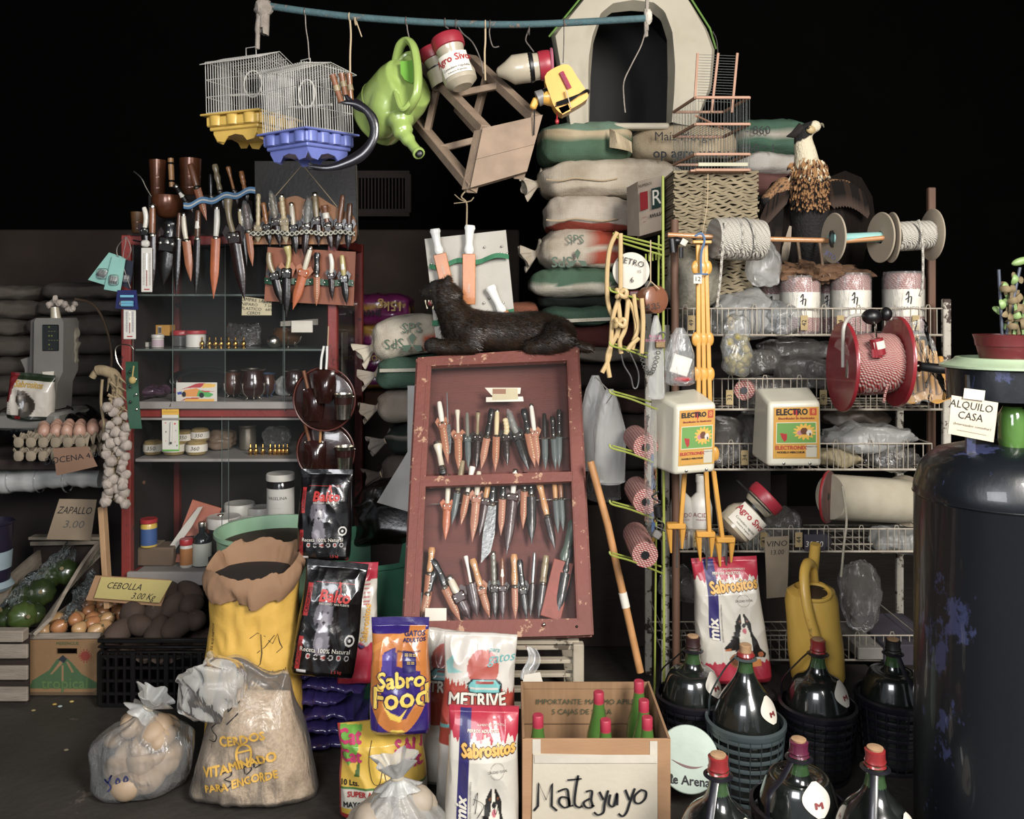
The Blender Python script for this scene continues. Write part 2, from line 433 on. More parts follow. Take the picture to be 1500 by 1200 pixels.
# ---- knives
HM={}
def hm(k):
    d={'bone':('#c9c0aa','#9c8c6c'),'white':('#d8d3c6','#b5ad98'),'ivory':('#cdb98a','#a38c5a'),'wood':('#7c4a28','#52301a'),'tanwood':('#b98247','#94622f'),'dark':('#1b1513','#0c0908'),'black':('#101113','#08080a'),'horn':('#8b7a58','#4a3d28'),'amber':('#a06222','#4b2a10'),'grey':('#6e6c60','#45443a'),'yellowhorn':('#b3a45e','#8f7c38'),'steel':('#8d8f90','#5a5b5c'),'brown':('#5b3720','#33200f'),'green':('#4b5a4e','#2d3a33'),'plastic':('#dcdcd6','#cfcfc8')}[k]
    return mat('handle_'+k,d[0],d[1],rough=.33,scale=35,stretch=(1,1,.4),bump=.2,bscale=120,coat=.3,metal=.7 if k == 'steel' else 0)
def shm(k):
    d={'black':('#15100f','#0a0807',.3),'dark':('#261411','#140b0a',.28),'tan':('#a2603a','#7c4526',.5),'orange':('#b05a28','#8a431c',.42),'pinktan':('#a86a4c','#85503a',.55),'steel':('#a3a5a4','#6a6c6c',.25),'purple':('#3a1c1e','#221012',.33),'grey':('#4b5553','#333b3a',.5),'red':('#8f3a26','#6d2a1c',.6),'ochre':('#c3711f','#a85c18',.45),'cloth':('#a89878','#8a7c60',.8)}[k]
    return mat('sheath_'+k,d[0],d[1],rough=d[2],scale=25,bump=.2,bscale=90,metal=.9 if k == 'steel' else 0,coat=.2)
NAMES_H={'bone':'bone','white':'white bone','ivory':'ivory-coloured','wood':'brown wooden','tanwood':'light wooden','dark':'very dark','black':'black riveted','horn':'mottled horn','amber':'amber','grey':'greyish horn','yellowhorn':'pale yellow horn','steel':'steel','brown':'dark brown','green':'dull green','plastic':'white plastic'}
NAMES_S={'black':'black sheath','dark':'dark brown sheath','tan':'tan stitched sheath','orange':'orange leather sheath','pinktan':'pinkish tan sheath','steel':'bare steel blade','purple':'maroon sheath','grey':'grey green sheath','red':'red card sheath','ochre':'orange card sheath','cloth':'tan cloth sheath'}
ORD=['leftmost','second from left','third from left','fourth from left','fifth from left','sixth from left','seventh from left','eighth from left','ninth from left','tenth from left','eleventh from left','twelfth from left','thirteenth from left','fourteenth from left','fifteenth from left','sixteenth from left','rightmost']
def knife(pt,tg,n,hs,ss,hw=8,sw=10,style='round',cap='s',bend=0,place='',group='knives',od='',k=None,throat=None,stitch=None,name='sheath_knife'):
    """pt maps pixels to the hanging plane; tg = (top, guard, tip) pixels; n = plane normal towards the viewer"""
    T,Gd,B=[pt(*q) for q in tg]; n=V(n).normalized(); z=(T-B).normalized(); y=-n; y=(y-z*y.dot(z)).normalized(); x=y.cross(z)
    R=Matrix((x,y,z)).transposed(); k=k or K(Gd.y); hl=(T-Gd).length; sl=(Gd-B).length; hw *= k; sw *= k
    Z=V((0,0,0)); lab=f"{NAMES_H[hs]} handled knife, {NAMES_S[ss]}, {od} {place}".replace('  ',' ')
    t=thing(name,lab,'knife',Gd,R,group); m=hm(hs); seed=T.x*50
    cx=lambda s_:bend*k*sin(pi*s_)*1.0
    hst=style
    if hst == 'flat' or hst == 'chef':
        N=10; pr=[.75,.8,.95,1,.92,.85,.84,.9,1.05,1.1,.8] if hst == 'flat' else [.7,1.0,.95,.78,.74,.78,.84,.9,.95,1.15,.95]
        g=G(); g.tube([V((cx(i/N)+(hw*.12*(i/N)**3 if hst == 'chef' else 0),0,hl*i/N)) for i in range(N+1)],[hw/2*q for q in pr],10,flat=.5,up=(0,1,0))
        # the tube's first axis lies across the handle
        h_=g.build('handle',m,t,local=True,ang=60)
        if hst == 'flat':
            for q in (.18,.48,.78):
                g=G(); g.ball((cx(q),-hw*.27,hl*q),(hw*.13,hw*.07,hw*.13),8,4); g.build('rivet',SILVER,h_,local=True)
    else:
        N=16; rr=[]
        for i in range(N+1):
            s_=i/N; q=.8+.2*sin(pi*s_)
            if hst == 'ring':q=.72+.28*abs(sin(pi*s_*5.0))
            if hst == 'knob':q=.62+.5*max(0,(s_-.55)/.45)**1.2
            if hst == 'antler':q=.8+.3*noise.noise(V((s_*5,seed,0)))+.2*s_
            if hst == 'wrap':q=.8+.3*noise.noise(V((s_*8,seed,3)))
            rr.append(hw/2*q)
        rr[-1] *= .85
        g=G(); g.tube([V((cx(i/N),0,hl*(.04+.96*i/N))) for i in range(N+1)],rr,12,flat=.75,up=(0,1,0)); h_=g.build('handle',m,t,local=True,ang=60)
        if 's' in cap:
            g=G(); g.lathe((cx(1),0,hl*.93),[(hw*.42,0),(hw*.45,hw*.1),(hw*.42,hw*.35),(hw*.47,hw*.4),(hw*.38,hw*.6),(hw*.1,hw*.72)],12,sy=.8); g.build('pommel',SILVER,h_,local=True)
        if 'b' in cap:
            g=G(); g.lathe((0,0,hl*.35),[(hw*.44,0),(hw*.47,hl*.04),(hw*.46,hl*.24),(hw*.43,hl*.28)],12,sy=.85); g.build('band',hm('white'),h_,local=True)
        if hst == 'wrap':
            g=G(); g.ball((0,0,hl*.55),(hw*.72,hw*.6,hl*.6),12,12,fn=lambda p:p*(1+.25*noise.noise(p*120))); g.build('plastic_wrap',CLEAR,h_,local=True)
    if hst != 'chef':g=G(); g.lathe((0,0,-sl*.01),[(hw*.36,-hw*.1),(hw*.5,0),(hw*.48,hw*.28),(hw*.38,hw*.45)],12,sy=.8); g.build('ferrule',SILVER,t,local=True)
    if ss in ('steel',):
        g=G(); poly=[(-sw*.4,0),(sw*.42,0),(sw*.5,-sl*.5),(sw*.3,-sl*.8),(-sw*.42,-sl),(-sw*.5,-sl*.6)]
        g.slab(poly,lambda a,b:V((a,-.001,b)),(0,.003,0)); g.build('blade',shm(ss),t,local=True,smooth=False)
    elif ss in ('red','ochre'):
        g=G(); g.box((0,0,-sl/2),(sw,.006,sl),bev=.002); g.build('card_sheath',shm(ss),t,local=True)
    else:
        g=G()
        def f(i,j):
            w=sw/2*(1.0-.12*j) if j < .55 else sw/2*(.934-.934*((j-.55)/.45)**1.35)
            w=max(w,.0006); a=2*pi*i; rd=1+.5*math.exp(-(cos(a)/.22)**2)
            return V((w*cos(a),-abs(w)*.30*sin(a)*rd,-sl*j))
        g.grid(f,16,18,cu=True); g.f.append(tuple(range(16))); s1=g.build('sheath',shm(ss),t,local=True,ang=60)
        if throat:
            g=G(); w=sw*.5
            poly=[(-w*1.9,hw*.5),(-w*1.1,hw*1.3),(-w*.2,hw*.5),(w*.2,hw*.5),(w*1.1,hw*1.3),(w*1.9,hw*.5),(w*1.25,-sl*.08),(w,-sl*.16),(-w,-sl*.16),(-w*1.25,-sl*.08)]
            g.slab(poly,lambda a,b:V((a,sw*.12,b)),(0,-.003,0)); g.build('throat_flap',shm(throat),t,local=True,smooth=False)
            g=G(); g.box((0,0,-sl*.04),(sw*1.12,sw*.5,hw*1.5),bev=sw*.15); g.build('throat',shm(ss),s1,local=True)
            g=G(); [g.ball((q*sw*.36,-sw*.27,-sl*.02),(sw*.1,sw*.06,sw*.1),8,4) for q in (-1,1)]; g.build('stud',SILVER,s1,local=True,kind='stuff')
        if stitch or (stitch is None and ss in ('tan','pinktan')):
            g=G()
            for q in range(9):
                a=V((sw*.12,-sw*.24,-sl*(.14+q*.075))); g.box(a,(.0012*sw/.01,.001,sl*.035))
            g.build('stitching',hm('ivory'),s1,local=True,smooth=False,kind='stuff')
    return t
# ---------------------------------------------------------------- room shell
def wallbox(name,c,d,m):g=G(); g.box(c,d); return struct(g.build(name,m,smooth=False))
SOOT=mat('soot_dark_plaster','#060504','#030202',rough=.95,spec=.08,scale=3,bscale=18,bump=.3)  # near-black albedo paints in the unlit depth of the room
DADO=mat('stained_lower_plaster','#4a3d35','#231b17',rough=.95,scale=2.2,bscale=14,bump=.3)
FLOORM=mat('stained_concrete_floor','#3b3631','#12100e',rough=.55,scale=2.4,bscale=24,bump=.5,wear='#595046',weart=.66,wearscale=3.5,bdist=.01)
wallbox('floor',(0,3,-.05),(9,7.6,.1),FLOORM)
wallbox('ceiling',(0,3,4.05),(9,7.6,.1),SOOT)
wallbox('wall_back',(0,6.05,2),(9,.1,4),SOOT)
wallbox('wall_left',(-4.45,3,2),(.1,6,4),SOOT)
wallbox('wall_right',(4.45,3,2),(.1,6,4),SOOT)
g=G(); g.box((-2.2,5.97,.97),(4.5,.05,1.94),bev=.01); struct(g.build('trim_1',DADO,smooth=False))
OLDW=mat('weathered_grey_wood','#8d8171','#5a4f42',rough=.85,scale=9,stretch=(1,1,6),bump=.5,bscale=40)
PALEW=mat('pale_pine','#a98358','#86633f',rough=.75,scale=8,stretch=(6,6,1),bump=.2)
DKWOOD=mat('old_dark_wood','#2a1c15','#150e0a',rough=.8,scale=9,stretch=(1,1,5),bump=.3)
# louvred vent high on the back wall
v_=thing('wall_vent','dark louvred vent on the back wall behind the green watering can','vent',P(560,312,5.9))
g=G(); a,b=P(522,312,5.92),P(598,258,5.92)
for px in (520,598):g.bar(P(px,312,5.9),P(px,256,5.9),.04,.05)
for py in (256,312):g.bar(P(518,py,5.9),P(600,py,5.9),.04,.05)
g.build('frame',DKWOOD,v_,smooth=False)
for i in range(15):
    g=G(); px=525+i*5; g.bar(P(px,312,5.9),P(px,256,5.9),.008,.03); g.build('slat',DKWOOD,v_,smooth=False)
# ---------------------------------------------------------------- glass fronted cabinet
REDP=mat('chipped_red_paint','#80261e','#55160f',rough=.5,scale=7,wear='#3b1712',weart=.6,wearscale=16,bump=.3,bscale=40)
DKIN=mat('cabinet_inside','#211714','#120c0a',rough=.8,scale=5)
CY0,CY1=3.3,3.78
cab=thing('display_cabinet','tall red framed glass cabinet of knives, jars and gourds at the left','cabinet',(P(335,850,CY0).x,3.5,0))
def part(nm,m,t,fn,**k):g=G(); fn(g); return g.build(nm,m,t,**k)
def bar2(a,b,w,h,nm='rail',m=None,t=None,bev=.003,up=(0,0,1)):return part(nm,m or REDP,t or cab,lambda g:g.bar(a,b,w,h,bev=bev,up=up),smooth=False)
CT,CB=P(0,345,CY0).z,P(0,850,CY0).z
zr=P(0,604,CY0).z
XL,XR=P(187,0,CY0).x,P(488,0,CY0).x
for x,y in ((XL,CY0),(XR,CY0),(XL,CY1),(XR+.015,CY1)):bar2((x,y,0),(x,y,CT),.036,.036,'post')
for z in (CT-.02,zr,CB):
    bar2((XL,CY0,z),(XR,CY0,z),.03,.035,'rail'); bar2((XR,CY0,z),(XR+.015,CY1,z),.03,.035,'rail'); bar2((XL,CY0,z),(XL,CY1,z),.03,.035,'rail')
part('back_panel',DKIN,cab,lambda g:g.box(((XL+XR)/2,CY1+.02,(CT+CB)/2),(XR-XL,.015,CT-CB)),smooth=False)
part('side_panel',DKIN,cab,lambda g:g.box((XL-.01,3.54,(CT+CB)/2),(.012,CY1-CY0,CT-CB)),smooth=False)
part('lower_cupboard',DKIN,cab,lambda g:g.box(((XL+XR)/2,3.55,CB/2-.015),(XR-XL-.04,CY1-CY0-.03,CB-.03)),smooth=False)
GLEDGE=mat('glass_edge','#56605a',rough=.2,bump=0)
GREYS=mat('grey_painted_board','#8b8580','#6a645f',rough=.6,scale=6)
def shelf(py,m=GREYS,th=.012,y0=CY0+.03,nm='shelf'):z=P(0,py,CY0+.05).z; part(nm,m,cab,lambda g:g.box(((XL+XR)/2,(y0+CY1)/2,z-th/2),(XR-XL-.03,CY1-y0,th),bev=.002),smooth=False); return z
zs1=shelf(431,GLEDGE,.008); zs2=shelf(511,GLEDGE,.008); zs3=shelf(589,GREYS,.012); zs4=shelf(671,GREYS,.012); zs5=shelf(836,GREYS,.02,CY0-.04,'sill')
part('sill_edge',GREYS,cab,lambda g:g.box(((XL+XR)/2+.02,CY0-.045,CB+.022),(XR-XL,.02,.05),bev=.003),smooth=False)
part('track',GREYS,cab,lambda g:(g.box(((XL+XR)/2,CY0-.025,zr+.03),(XR-XL-.04,.02,.028),bev=.003),g.box(((XL+XR)/2,CY0-.025,zr-.022),(XR-XL-.04,.02,.008),bev=.002)),smooth=False)
for x0,x1,y0,y1,dy in ((195,330,352,600,.0),(253,417,352,602,-.012),(415,482,352,602,.0),(190,335,610,836,.0),(325,482,610,836,-.012)):
    c=[P(x0,y1,CY0-.012+dy),P(x1,y1,CY0-.012+dy),P(x1,y0,CY0-.012+dy),P(x0,y0,CY0-.012+dy)]
    o=part('sliding_glass',GLASS,cab,lambda g:g.add(c,[(0,1,2,3)]),smooth=False)
    [part('glass_edge',GLEDGE,o,lambda g:g.bar(c[a],c[b],.002,.004),smooth=False) for a,b in ((0,3),(1,2))]
part('side_glass',GLASS,cab,lambda g:g.add([(XR+.01,CY0,CB),(XR+.022,CY1,CB),(XR+.022,CY1,CT),(XR+.01,CY0,CT)],[(0,1,2,3)]),smooth=False)
part('top_board',DKIN,cab,lambda g:g.box(((XL+XR)/2,3.54,CT),(XR-XL,CY1-CY0,.015)),smooth=False)
part('newsprint',mat('old_newsprint','#6c685c','#3c3932',rough=.9,scale=60),cab,lambda g:g.box(P(505,520,3.55),(.004,.12,.19)),smooth=False)

# ---- contents
mark()
def jar(label,px,py0,py1,w,Y,body,lid,lidh=.2,band=None,bandc='#b9b2a5',cat='jar',name='jar',wide=1.06,group=None,txt=None,neck_=None):
    k=K(Y); c=P(px,py1,Y); h=(py1-py0)*k; r=w*k/2; t=thing(name,label,cat,c,group=group)
    lh=h*lidh; bh=h-lh
    prof=[(r*.9,0),(r,h*.03),(r,bh*.9),(r*.9,bh*.97),(r*.86,bh)] if not neck_ else [(r*.92,0),(r,h*.04),(r,bh*.62),(r*.8,bh*.76),(r*neck_,bh*.84),(r*neck_,bh)]
    g=G(); g.lathe((0,0,0),prof,28); g.build('body',body,t,local=True)
    lr=r*wide if not neck_ else r*neck_*1.15
    g=G(); g.lathe((0,0,bh),[(lr,0),(lr*1.01,lh*.15),(lr,lh*.85),(lr*.94,lh),(lr*.8,lh*.96)],28); g.build('lid',lid,t,local=True)
    if band:
        b0,b1=band; g=G(); g.lathe((0,0,0),[(r*1.01,bh*b0),(r*1.01,bh*b1)],28,capb=False,capt=False); g.build('label_band',mat('label_'+bandc.strip('#'),bandc,rough=.6),t,local=True)
    if txt:
        for (s_,z_,sz,cc) in txt:
            letters(s_,sz*k,lambda a,b:V((r*1.02*sin(a/r),-r*1.02*cos(a/r),b)),inkm(cc),t,cy=bh*z_,local=True,name='label_text')
    return t
WHP=mat('white_plastic','#c6c2b8','#b0aa9e',rough=.4,scale=20,bump=.05); REDPL=mat('red_plastic','#a3161f','#84101a',rough=.35,bump=.05)
YB=3.45
jar('small white tub with pink label on the glass shelf, upper left',231,492,511,17,YB,WHP,WHP,.25,(.1,.8),'#b7a0a8')
jar('white round tub with red lid on the glass shelf in the cabinet',287,486,511,28,YB,WHP,REDPL,.2)
jar('small white tub with red lid right of the larger red lidded tub',312,491,511,19,YB+.06,WHP,REDPL,.3)
jar('grey tub with a red lid behind the white tubs, glass shelf',266,488,511,26,YB+.12,mat('clear_grey_tub','#5c5a57',rough=.3),REDPL,.3)
t=thing('carton','yellow carton with barcode label on the glass shelf of the cabinet','box',P(229,511,3.6))
part('box',mat('yellow_carton','#c08a1e','#a8741a',rough=.6),t,lambda g:g.box(P(230,489,3.6),(.13,.06,.045),bev=.002),smooth=False)
part('lower_box',mat('yellow_carton','#c08a1e'),t,lambda g:g.box(P(222,504,3.6),(.08,.06,.045),bev=.002),smooth=False)
part('label',PAPER,t,lambda g:g.box(P(234,489,3.565),(.014,.002,.03)),smooth=False)
for i in range(5):part('bar',INK,t,lambda g:g.box(P(232.4+i*.9,489,3.562),(.001,.001,.024)),smooth=False)
t=thing('pharmacy_box','flat white cardboard box lying under the yellow carton, glass shelf','box',P(210,511,3.5))
part('box',WHP,t,lambda g:g.box(P(210,507,3.5),(.07,.06,.02),bev=.002),smooth=False)
t=thing('card_sheet','pale blue card standing at the upper left of the cabinet','card',P(214,511,3.7))
part('sheet',mat('pale_blue_card','#9aa7a4',rough=.8),t,lambda g:g.box(P(214,487,3.7),(.085,.004,.14)),smooth=False)
t=thing('price_strip','long handwritten price strip standing behind the red lidded tubs','sign',P(297,511,3.7))
part('strip',mat('kraft_cream','#a69c86',rough=.9),t,lambda g:g.box(P(297,484,3.7),(.16,.003,.05)),smooth=False)
letters('750cc  560',.028,lambda a,b:P(297,484,3.696)+V((a,0,b)),INK,t)
# brass burner tips on the glass shelf and lower shelf
def tip(px,py,Y,gl,lab):
    k=K(Y); t=tag(new_empty('brass_nozzle',P(px,py,Y)),lab,'nozzle',gl)
    g=G(); g.lathe((0,0,0),[(3*k,0),(3.3*k,2*k),(2.6*k,3*k),(3.2*k,5*k),(3.2*k,8*k),(2*k,9.5*k),(1*k,11*k),(.9*k,15*k),(.3*k,16*k)],12); g.build('body',BRASS,t,local=True)
    g=G(); g.lathe((0,0,4*k),[(3.9*k,0),(3.9*k,1.4*k)],6); g.build('nut',BRASS,t,local=True); return t
for i,px in enumerate((296,307,316,324,335,345,357)):tip(px,511,3.42,'brass nozzles on the glass shelf','small brass nozzle in the row on the glass shelf')
for i,px in enumerate((367,375,385,396,403,409,415,421)):tip(px,673,3.42,'brass nozzles on the lower shelf','small brass nozzle in the row on the shelf under the gourds')
# plastic pouch of chains
t=thing('plastic_pouch','clear pouch with pink print full of small metal links, glass shelf','bag',P(355,511,3.6))
part('film',GREYB,t,lambda g:g.grid(lambda u,v:P(332+50*u,511-32*v,3.6-.03*sin(pi*u)*(1-v)**.5)+wob((u*3,v*3,0),3,.008),20,14))
part('links',STEEL,t,lambda g:[g.ball(P(338+RNG.random()*38,509-RNG.random()*12,3.6-RNG.random()*.01),.004,6,4) for _ in range(60)],kind='stuff')
# mate gourds
def gourd(label,px,py,w,h,Y,m,rim=SILVER,feet=True,cut=None,name='mate_gourd',ptx=0):
    k=K(Y); t=thing(name,label,'gourd',P(px,py,Y)); W=w*k/2; H=h*k
    g=G(); g.lathe((0,0,0),[(W*.25,H*.06),(W*.6,H*.1),(W*.92,H*.28),(W,H*.45),(W*.9,H*.65),(W*.76,H*.82),(W*.8,H*.96),(W*.78,H*.96),(W*.7,H*.8),(W*.5,H*.5)],28); g.build('bowl',m,t,local=True)
    g=G(); g.lathe((0,0,H*.94),[(W*.8,0),(W*.9,H*.02),(W*.96,H*.05),(W*.8,H*.06),(W*.74,0)],28); g.build('rim',rim,t,local=True)
    if feet:
        for a in (-2.2,-1.2,-.3):
            g=G(); pts=[(W*1.02*cos(a),W*1.02*sin(a),H*.55),(W*.9*cos(a),W*.9*sin(a),H*.25),(W*.55*cos(a),W*.55*sin(a),H*.08),(W*.8*cos(a),W*.8*sin(a),0)]
            g.tube(spline(pts,4),.0025,6); g.build('foot_wire',rim,t,local=True)
    return t
LEATHR=mat('dark_polished_leather','#2d1410','#190a09',rough=.22,scale=12,coat=.5)
LEATHR2=mat('brown_gourd','#4a281a','#24120c',rough=.3,scale=10,coat=.4)
gourd('large dark gourd with silver rim and wire feet behind the cabinet glass',371,588,38,45,3.42,LEATHR)
gourd('dark gourd partly behind the large silver rimmed gourd, left side',342,588,32,38,3.52,LEATHR2)
gourd('dark gourd with a blue rim just right of the large gourd',391,588,26,34,3.54,LEATHR2,mat('bluish_rim','#556a8c',rough=.3,metal=.5))
gourd('brown gourd in a wire holder behind the blank white note',420,511,46,28,3.5,mat('amber_gourd','#4c2f14','#241408',rough=.3,coat=.4))
gourd('black gourd with thin silver rim at the right end of the gourd shelf',432,588,36,38,3.56,LEATHR)
t=thing('metal_sphere','shiny round steel ball beside the gourd in the wire holder','ball',P(401,511,3.42)); g=G(); g.ball(P(401,499,3.42),.026,20,14); g.build('ball',SILVER,t)
# paper in wire holder
def flat_note(name,label,cat,quad,Y,m,th=.002,txt=(),inkmat=None,group=None,Ys=None,hang=None,sw=1):
    """card or paper: quad = TL TR BR BL pixels (optional own depths)"""
    pts=[P(q[0],q[1],(q[2] if len(q) > 2 else Y)) for q in quad]; c=sum(pts,V())/4
    t=thing(name,label,cat,c,group=group); TL,TR,BR,BL=pts; n=(TR-TL).cross(BL-TL).normalized(); n=-n if n.y > 0 else n
    g=G(); nu=12
    def f(s_):
        def q(u,v):
            p=(TL*(1-u)+TR*u)*v+(BL*(1-u)+BR*u)*(1-v); return p+n*(s_*th/2)+n*noise.noise(p*9)*.003
        return q
    a,b=f(1),f(-1); N_=nu+1
    vs=[a(i/nu,j/nu) for j in range(N_) for i in range(N_)]+[b(i/nu,j/nu) for j in range(N_) for i in range(N_)]; M_=N_*N_
    fs=[]
    for j in range(nu):
        for i in range(nu):
            q=(j*N_+i,j*N_+i+1,(j+1)*N_+i+1,(j+1)*N_+i); fs += [q,tuple(z+M_ for z in q[::-1])]
    for i in range(nu):
        for e1,e2 in (((i),(i+1)),((nu*N_+i),(nu*N_+i+1)),((i*N_),((i+1)*N_)),((i*N_+nu),((i+1)*N_+nu))):fs.append((e1,e2,e2+M_,e1+M_))
    g.add(vs,fs); g.build('sheet',m,t,ang=40)
    W=(TR-TL).length; H=(TL-BL).length
    def mp(x,y):u,v=x/W,y/H; p=(TL*(1-u)+TR*u)*v+(BL*(1-u)+BR*u)*(1-v); return p+n*(th/2+.0012)+n*noise.noise(p*9)*.003
    for q in txt:
        if q[0] == 't':
            _,s_,u,v,sz,*r=q; letters(s_,sz*H,mp,r[0] if r else INK,t,u*W,v*H,sx=(r[1] if len(r) > 1 else 1),rot=(r[2] if len(r) > 2 else 0),shear=.12)
        else:
            strokes([[(x*W,y*H) for x,y in st] for st in q[1]],q[2]*H,mp,q[3] if len(q) > 3 else INK,t)
    t['_w']=W; del t['_w']
    return t,mp,W,H
flat_note('note','blank white note standing in a wire holder, cabinet upper right','note',[(427,470),(458,470),(458,487),(427,487)],3.4,PAPER)
flat_note('note','pale paper strip in the same wire holder behind the blank note','note',[(411,471),(466,467),(466,476),(411,478)],3.41,mat('grey_paper','#8b8578',rough=.9))
flat_note('price_note','cream price list in black capitals hanging on the cabinet glass','sign',[(355,434),(398,440),(398,462),(354,462)],CY0-.03,mat('cream_card','#b5a986',rough=.8),
          txt=[('t','COMPRE SALERO',.5,.85,.26),('t','NIPARO     7.50',.5,.6,.24),('t','PLASTICO   685',.5,.36,.24),('t','CERDS',.4,.12,.24)])
# racing car card (generic)
car=paint('#c9c4b8',[('p',[(.08,.62),(.3,.78),(.5,.95),(.72,.98),(.6,.75),(.3,.72)],'#b3202a'),('p',[(.12,.28),(.2,.62),(.5,.72),(.6,.6),(.52,.28)],'#d98a2e'),('p',[(.5,.3),(.55,.62),(.72,.58),(.92,.4),(.82,.26)],'#3da047'),('e',.19,.4,.05,.14,'#10121c'),('e',.62,.36,.06,.14,'#10121c'),('p',[(.02,.5),(.14,.55),(.14,.4),(.04,.38)],'#27479a'),('p',[(.1,.05),(.25,.22),(.6,.24),(.5,.14),(.2,.1)],'#b3202a'),('r',.22,.04,.93,.16,'#dfa52b'),('p',[(.62,.72),(.68,.95),(.97,.92),(.94,.76)],'#e0ad2c'),('p',[(.6,.6),(.95,.55),(.7,.5)],'#c23030')])
t=thing('picture_card','small glossy card printed with a colourful racing car, cabinet shelf','card',P(288,587,3.3))
part('card',vcm('printed_card',.4,.2,.03),t,lambda g:(g.grid(lambda u,v:P(258+60*u,588-29*v,3.33),90,44,col=lambda u,v:car(u,v)),g.grid(lambda u,v:P(258+60*u,588-29*v,3.336),1,1,col=lambda u,v:hx('#999999'))))
# dark clutter: hoses, packs
t=thing('hose_coil','black coiled hose lying behind the racing car card','hose',P(300,588,3.65))
part('coil',BLACKP,t,lambda g:[g.tube([P(300+ (26+3*q)*cos(a)*1.6,568-(14+2*q)*sin(a),3.62+.02*q) for a in [2*pi*i/24 for i in range(24)]],.006,6,closed=True) for q in range(3)])
t=thing('foil_packet','pinkish crumpled foil packet at the left end of the gourd shelf','packet',P(225,588,3.5))
soft('foil_packet','','',P(225,582,3.5),(.06,.06,.022),mat('pink_foil','#5d3f52','#2d2430',rough=.25,bump=.6,bscale=30,coat=.4),wr=.012,ws=25,root=t)
t.location=P(225,588,3.5)
t=thing('white_sack','grey white plastic sack at the right end of the gourd shelf','bag',P(420,588,3.6)); soft('','','',P(418,574,3.66),(.05,.05,.04),CLEARM,root=t,wr=.01,ws=20)
# yarn balls lower shelf
YARN=mat('straw_yarn','#a48a4c','#6e5828',rough=.9,scale=4,stretch=(1,1,60),bump=.8,bscale=30)
def yarn(label,px,py,w,h,Y=3.42,tx='350'):
    k=K(Y); t=thing('yarn_ball',label,'yarn',P(px,py,Y),group='balls of straw yarn on the cabinet shelf'); W,H=w*k/2,h*k
    g=G(); g.lathe((0,0,0),[(W*.5,0),(W*.85,H*.08),(W,H*.3),(W,H*.7),(W*.85,H*.92),(W*.5,H)],24,fn=lambda r,z,a:r*(1+.015*sin(a*14+z*900))); g.build('body',YARN,t,local=True)
    g=G(); g.lathe((0,0,0),[(W*1.02,H*.26),(W*1.04,H*.5),(W*1.02,H*.74)],24,capb=False,capt=False); g.build('label_band',PAPER,t,local=True)
    letters(tx,H*.36,lambda a,b:V((W*1.06*sin(a/W),-W*1.06*cos(a/W),b)),INK,t,cy=H*.5,cx=W*.2,local=True,shear=.2)
yarn('straw yarn ball with paper band, front left end of the shelf',224,672,27,22)
yarn('straw yarn ball with paper band directly below the thermometer card',255,672,32,22)
yarn('straw yarn ball with paper band right of the thermometer card',288,670,30,22,tx='360')
yarn('straw yarn ball on top of the others, behind the thermometer card',270,651,26,20,3.44)
yarn('topmost straw yarn ball, right of the thermometer card',293,648,26,20,3.44)
t=thing('yarn_packet','pointed packets of ochre yarn at the far left of the shelf','packet',P(222,650,3.5)); soft('','','',P(222,647,3.5),(.04,.03,.018),YARN,root=t,wr=.006,ws=30)
t=thing('twine_bag','clear bag of beige twine in the middle of the lower shelf','bag',P(322,671,3.55)); soft('','','',P(322,655,3.55),(.065,.05,.04),mat('beige_bag','#7d6750','#4d3d30',rough=.4,bump=.5,bscale=50,coat=.3),root=t,wr=.012,ws=22)
jar('dull metal tin standing on the lower shelf beside the brass nozzles',363,636,672,24,3.55,mat('dull_tin','#6a6152',rough=.4,metal=.5),mat('dull_tin','#6a6152'),.08,name='tin',cat='tin')
t=thing('dark_packet','dark crumpled packet behind the brass nozzles on the lower shelf','packet',P(405,672,3.6)); soft('','','',P(405,655,3.6),(.06,.03,.045),GREYB,root=t,wr=.01,ws=22)
# yellow thermometer blister card hung on the glass
tc_=paint('#c3c0b4',[('r',-1,.8,1,1.1,'#cf9d14'),('r',-1,-.1,1,.035,'#4f9a34'),('r',.95,0,1.1,.8,'#7fae3f'),('e',.2,.62,.035,.02,'#b22'),('e',.75,.6,.06,.015,'#b22'),('e',.22,.42,.03,.015,'#222'),('e',.8,.45,.03,.012,'#222'),('e',.2,.22,.03,.015,'#b22'),('e',.75,.2,.04,.015,'#b22'),('e',.85,.12,.03,.012,'#222'),('e',.28,.93,.06,.02,'#333'),('e',.5,.93,.12,.016,'#222'),('r',.1,.85,.9,.87,'#a9801a')])
t=thing('thermometer_card','yellow and white card with a small thermometer, taped on the cabinet glass','thermometer',P(250,660,3.26))
part('card',vcm('printed_card'),t,lambda g:g.grid(lambda u,v:P(238+25*u-1*v,661-67*v,3.27),30,70,col=lambda u,v:tc_(u,v)))
part('tube',WHP,t,lambda g:g.tube([P(250,648,3.262),P(251,618,3.262)],.0035,8)); part('bulb',BLACKP,t,lambda g:g.ball(P(250,649,3.26),.0045,8,6)); part('hook',BRASS,t,lambda g:g.tube([P(249,596,3.26),P(251,588,3.27)],.0015,6))
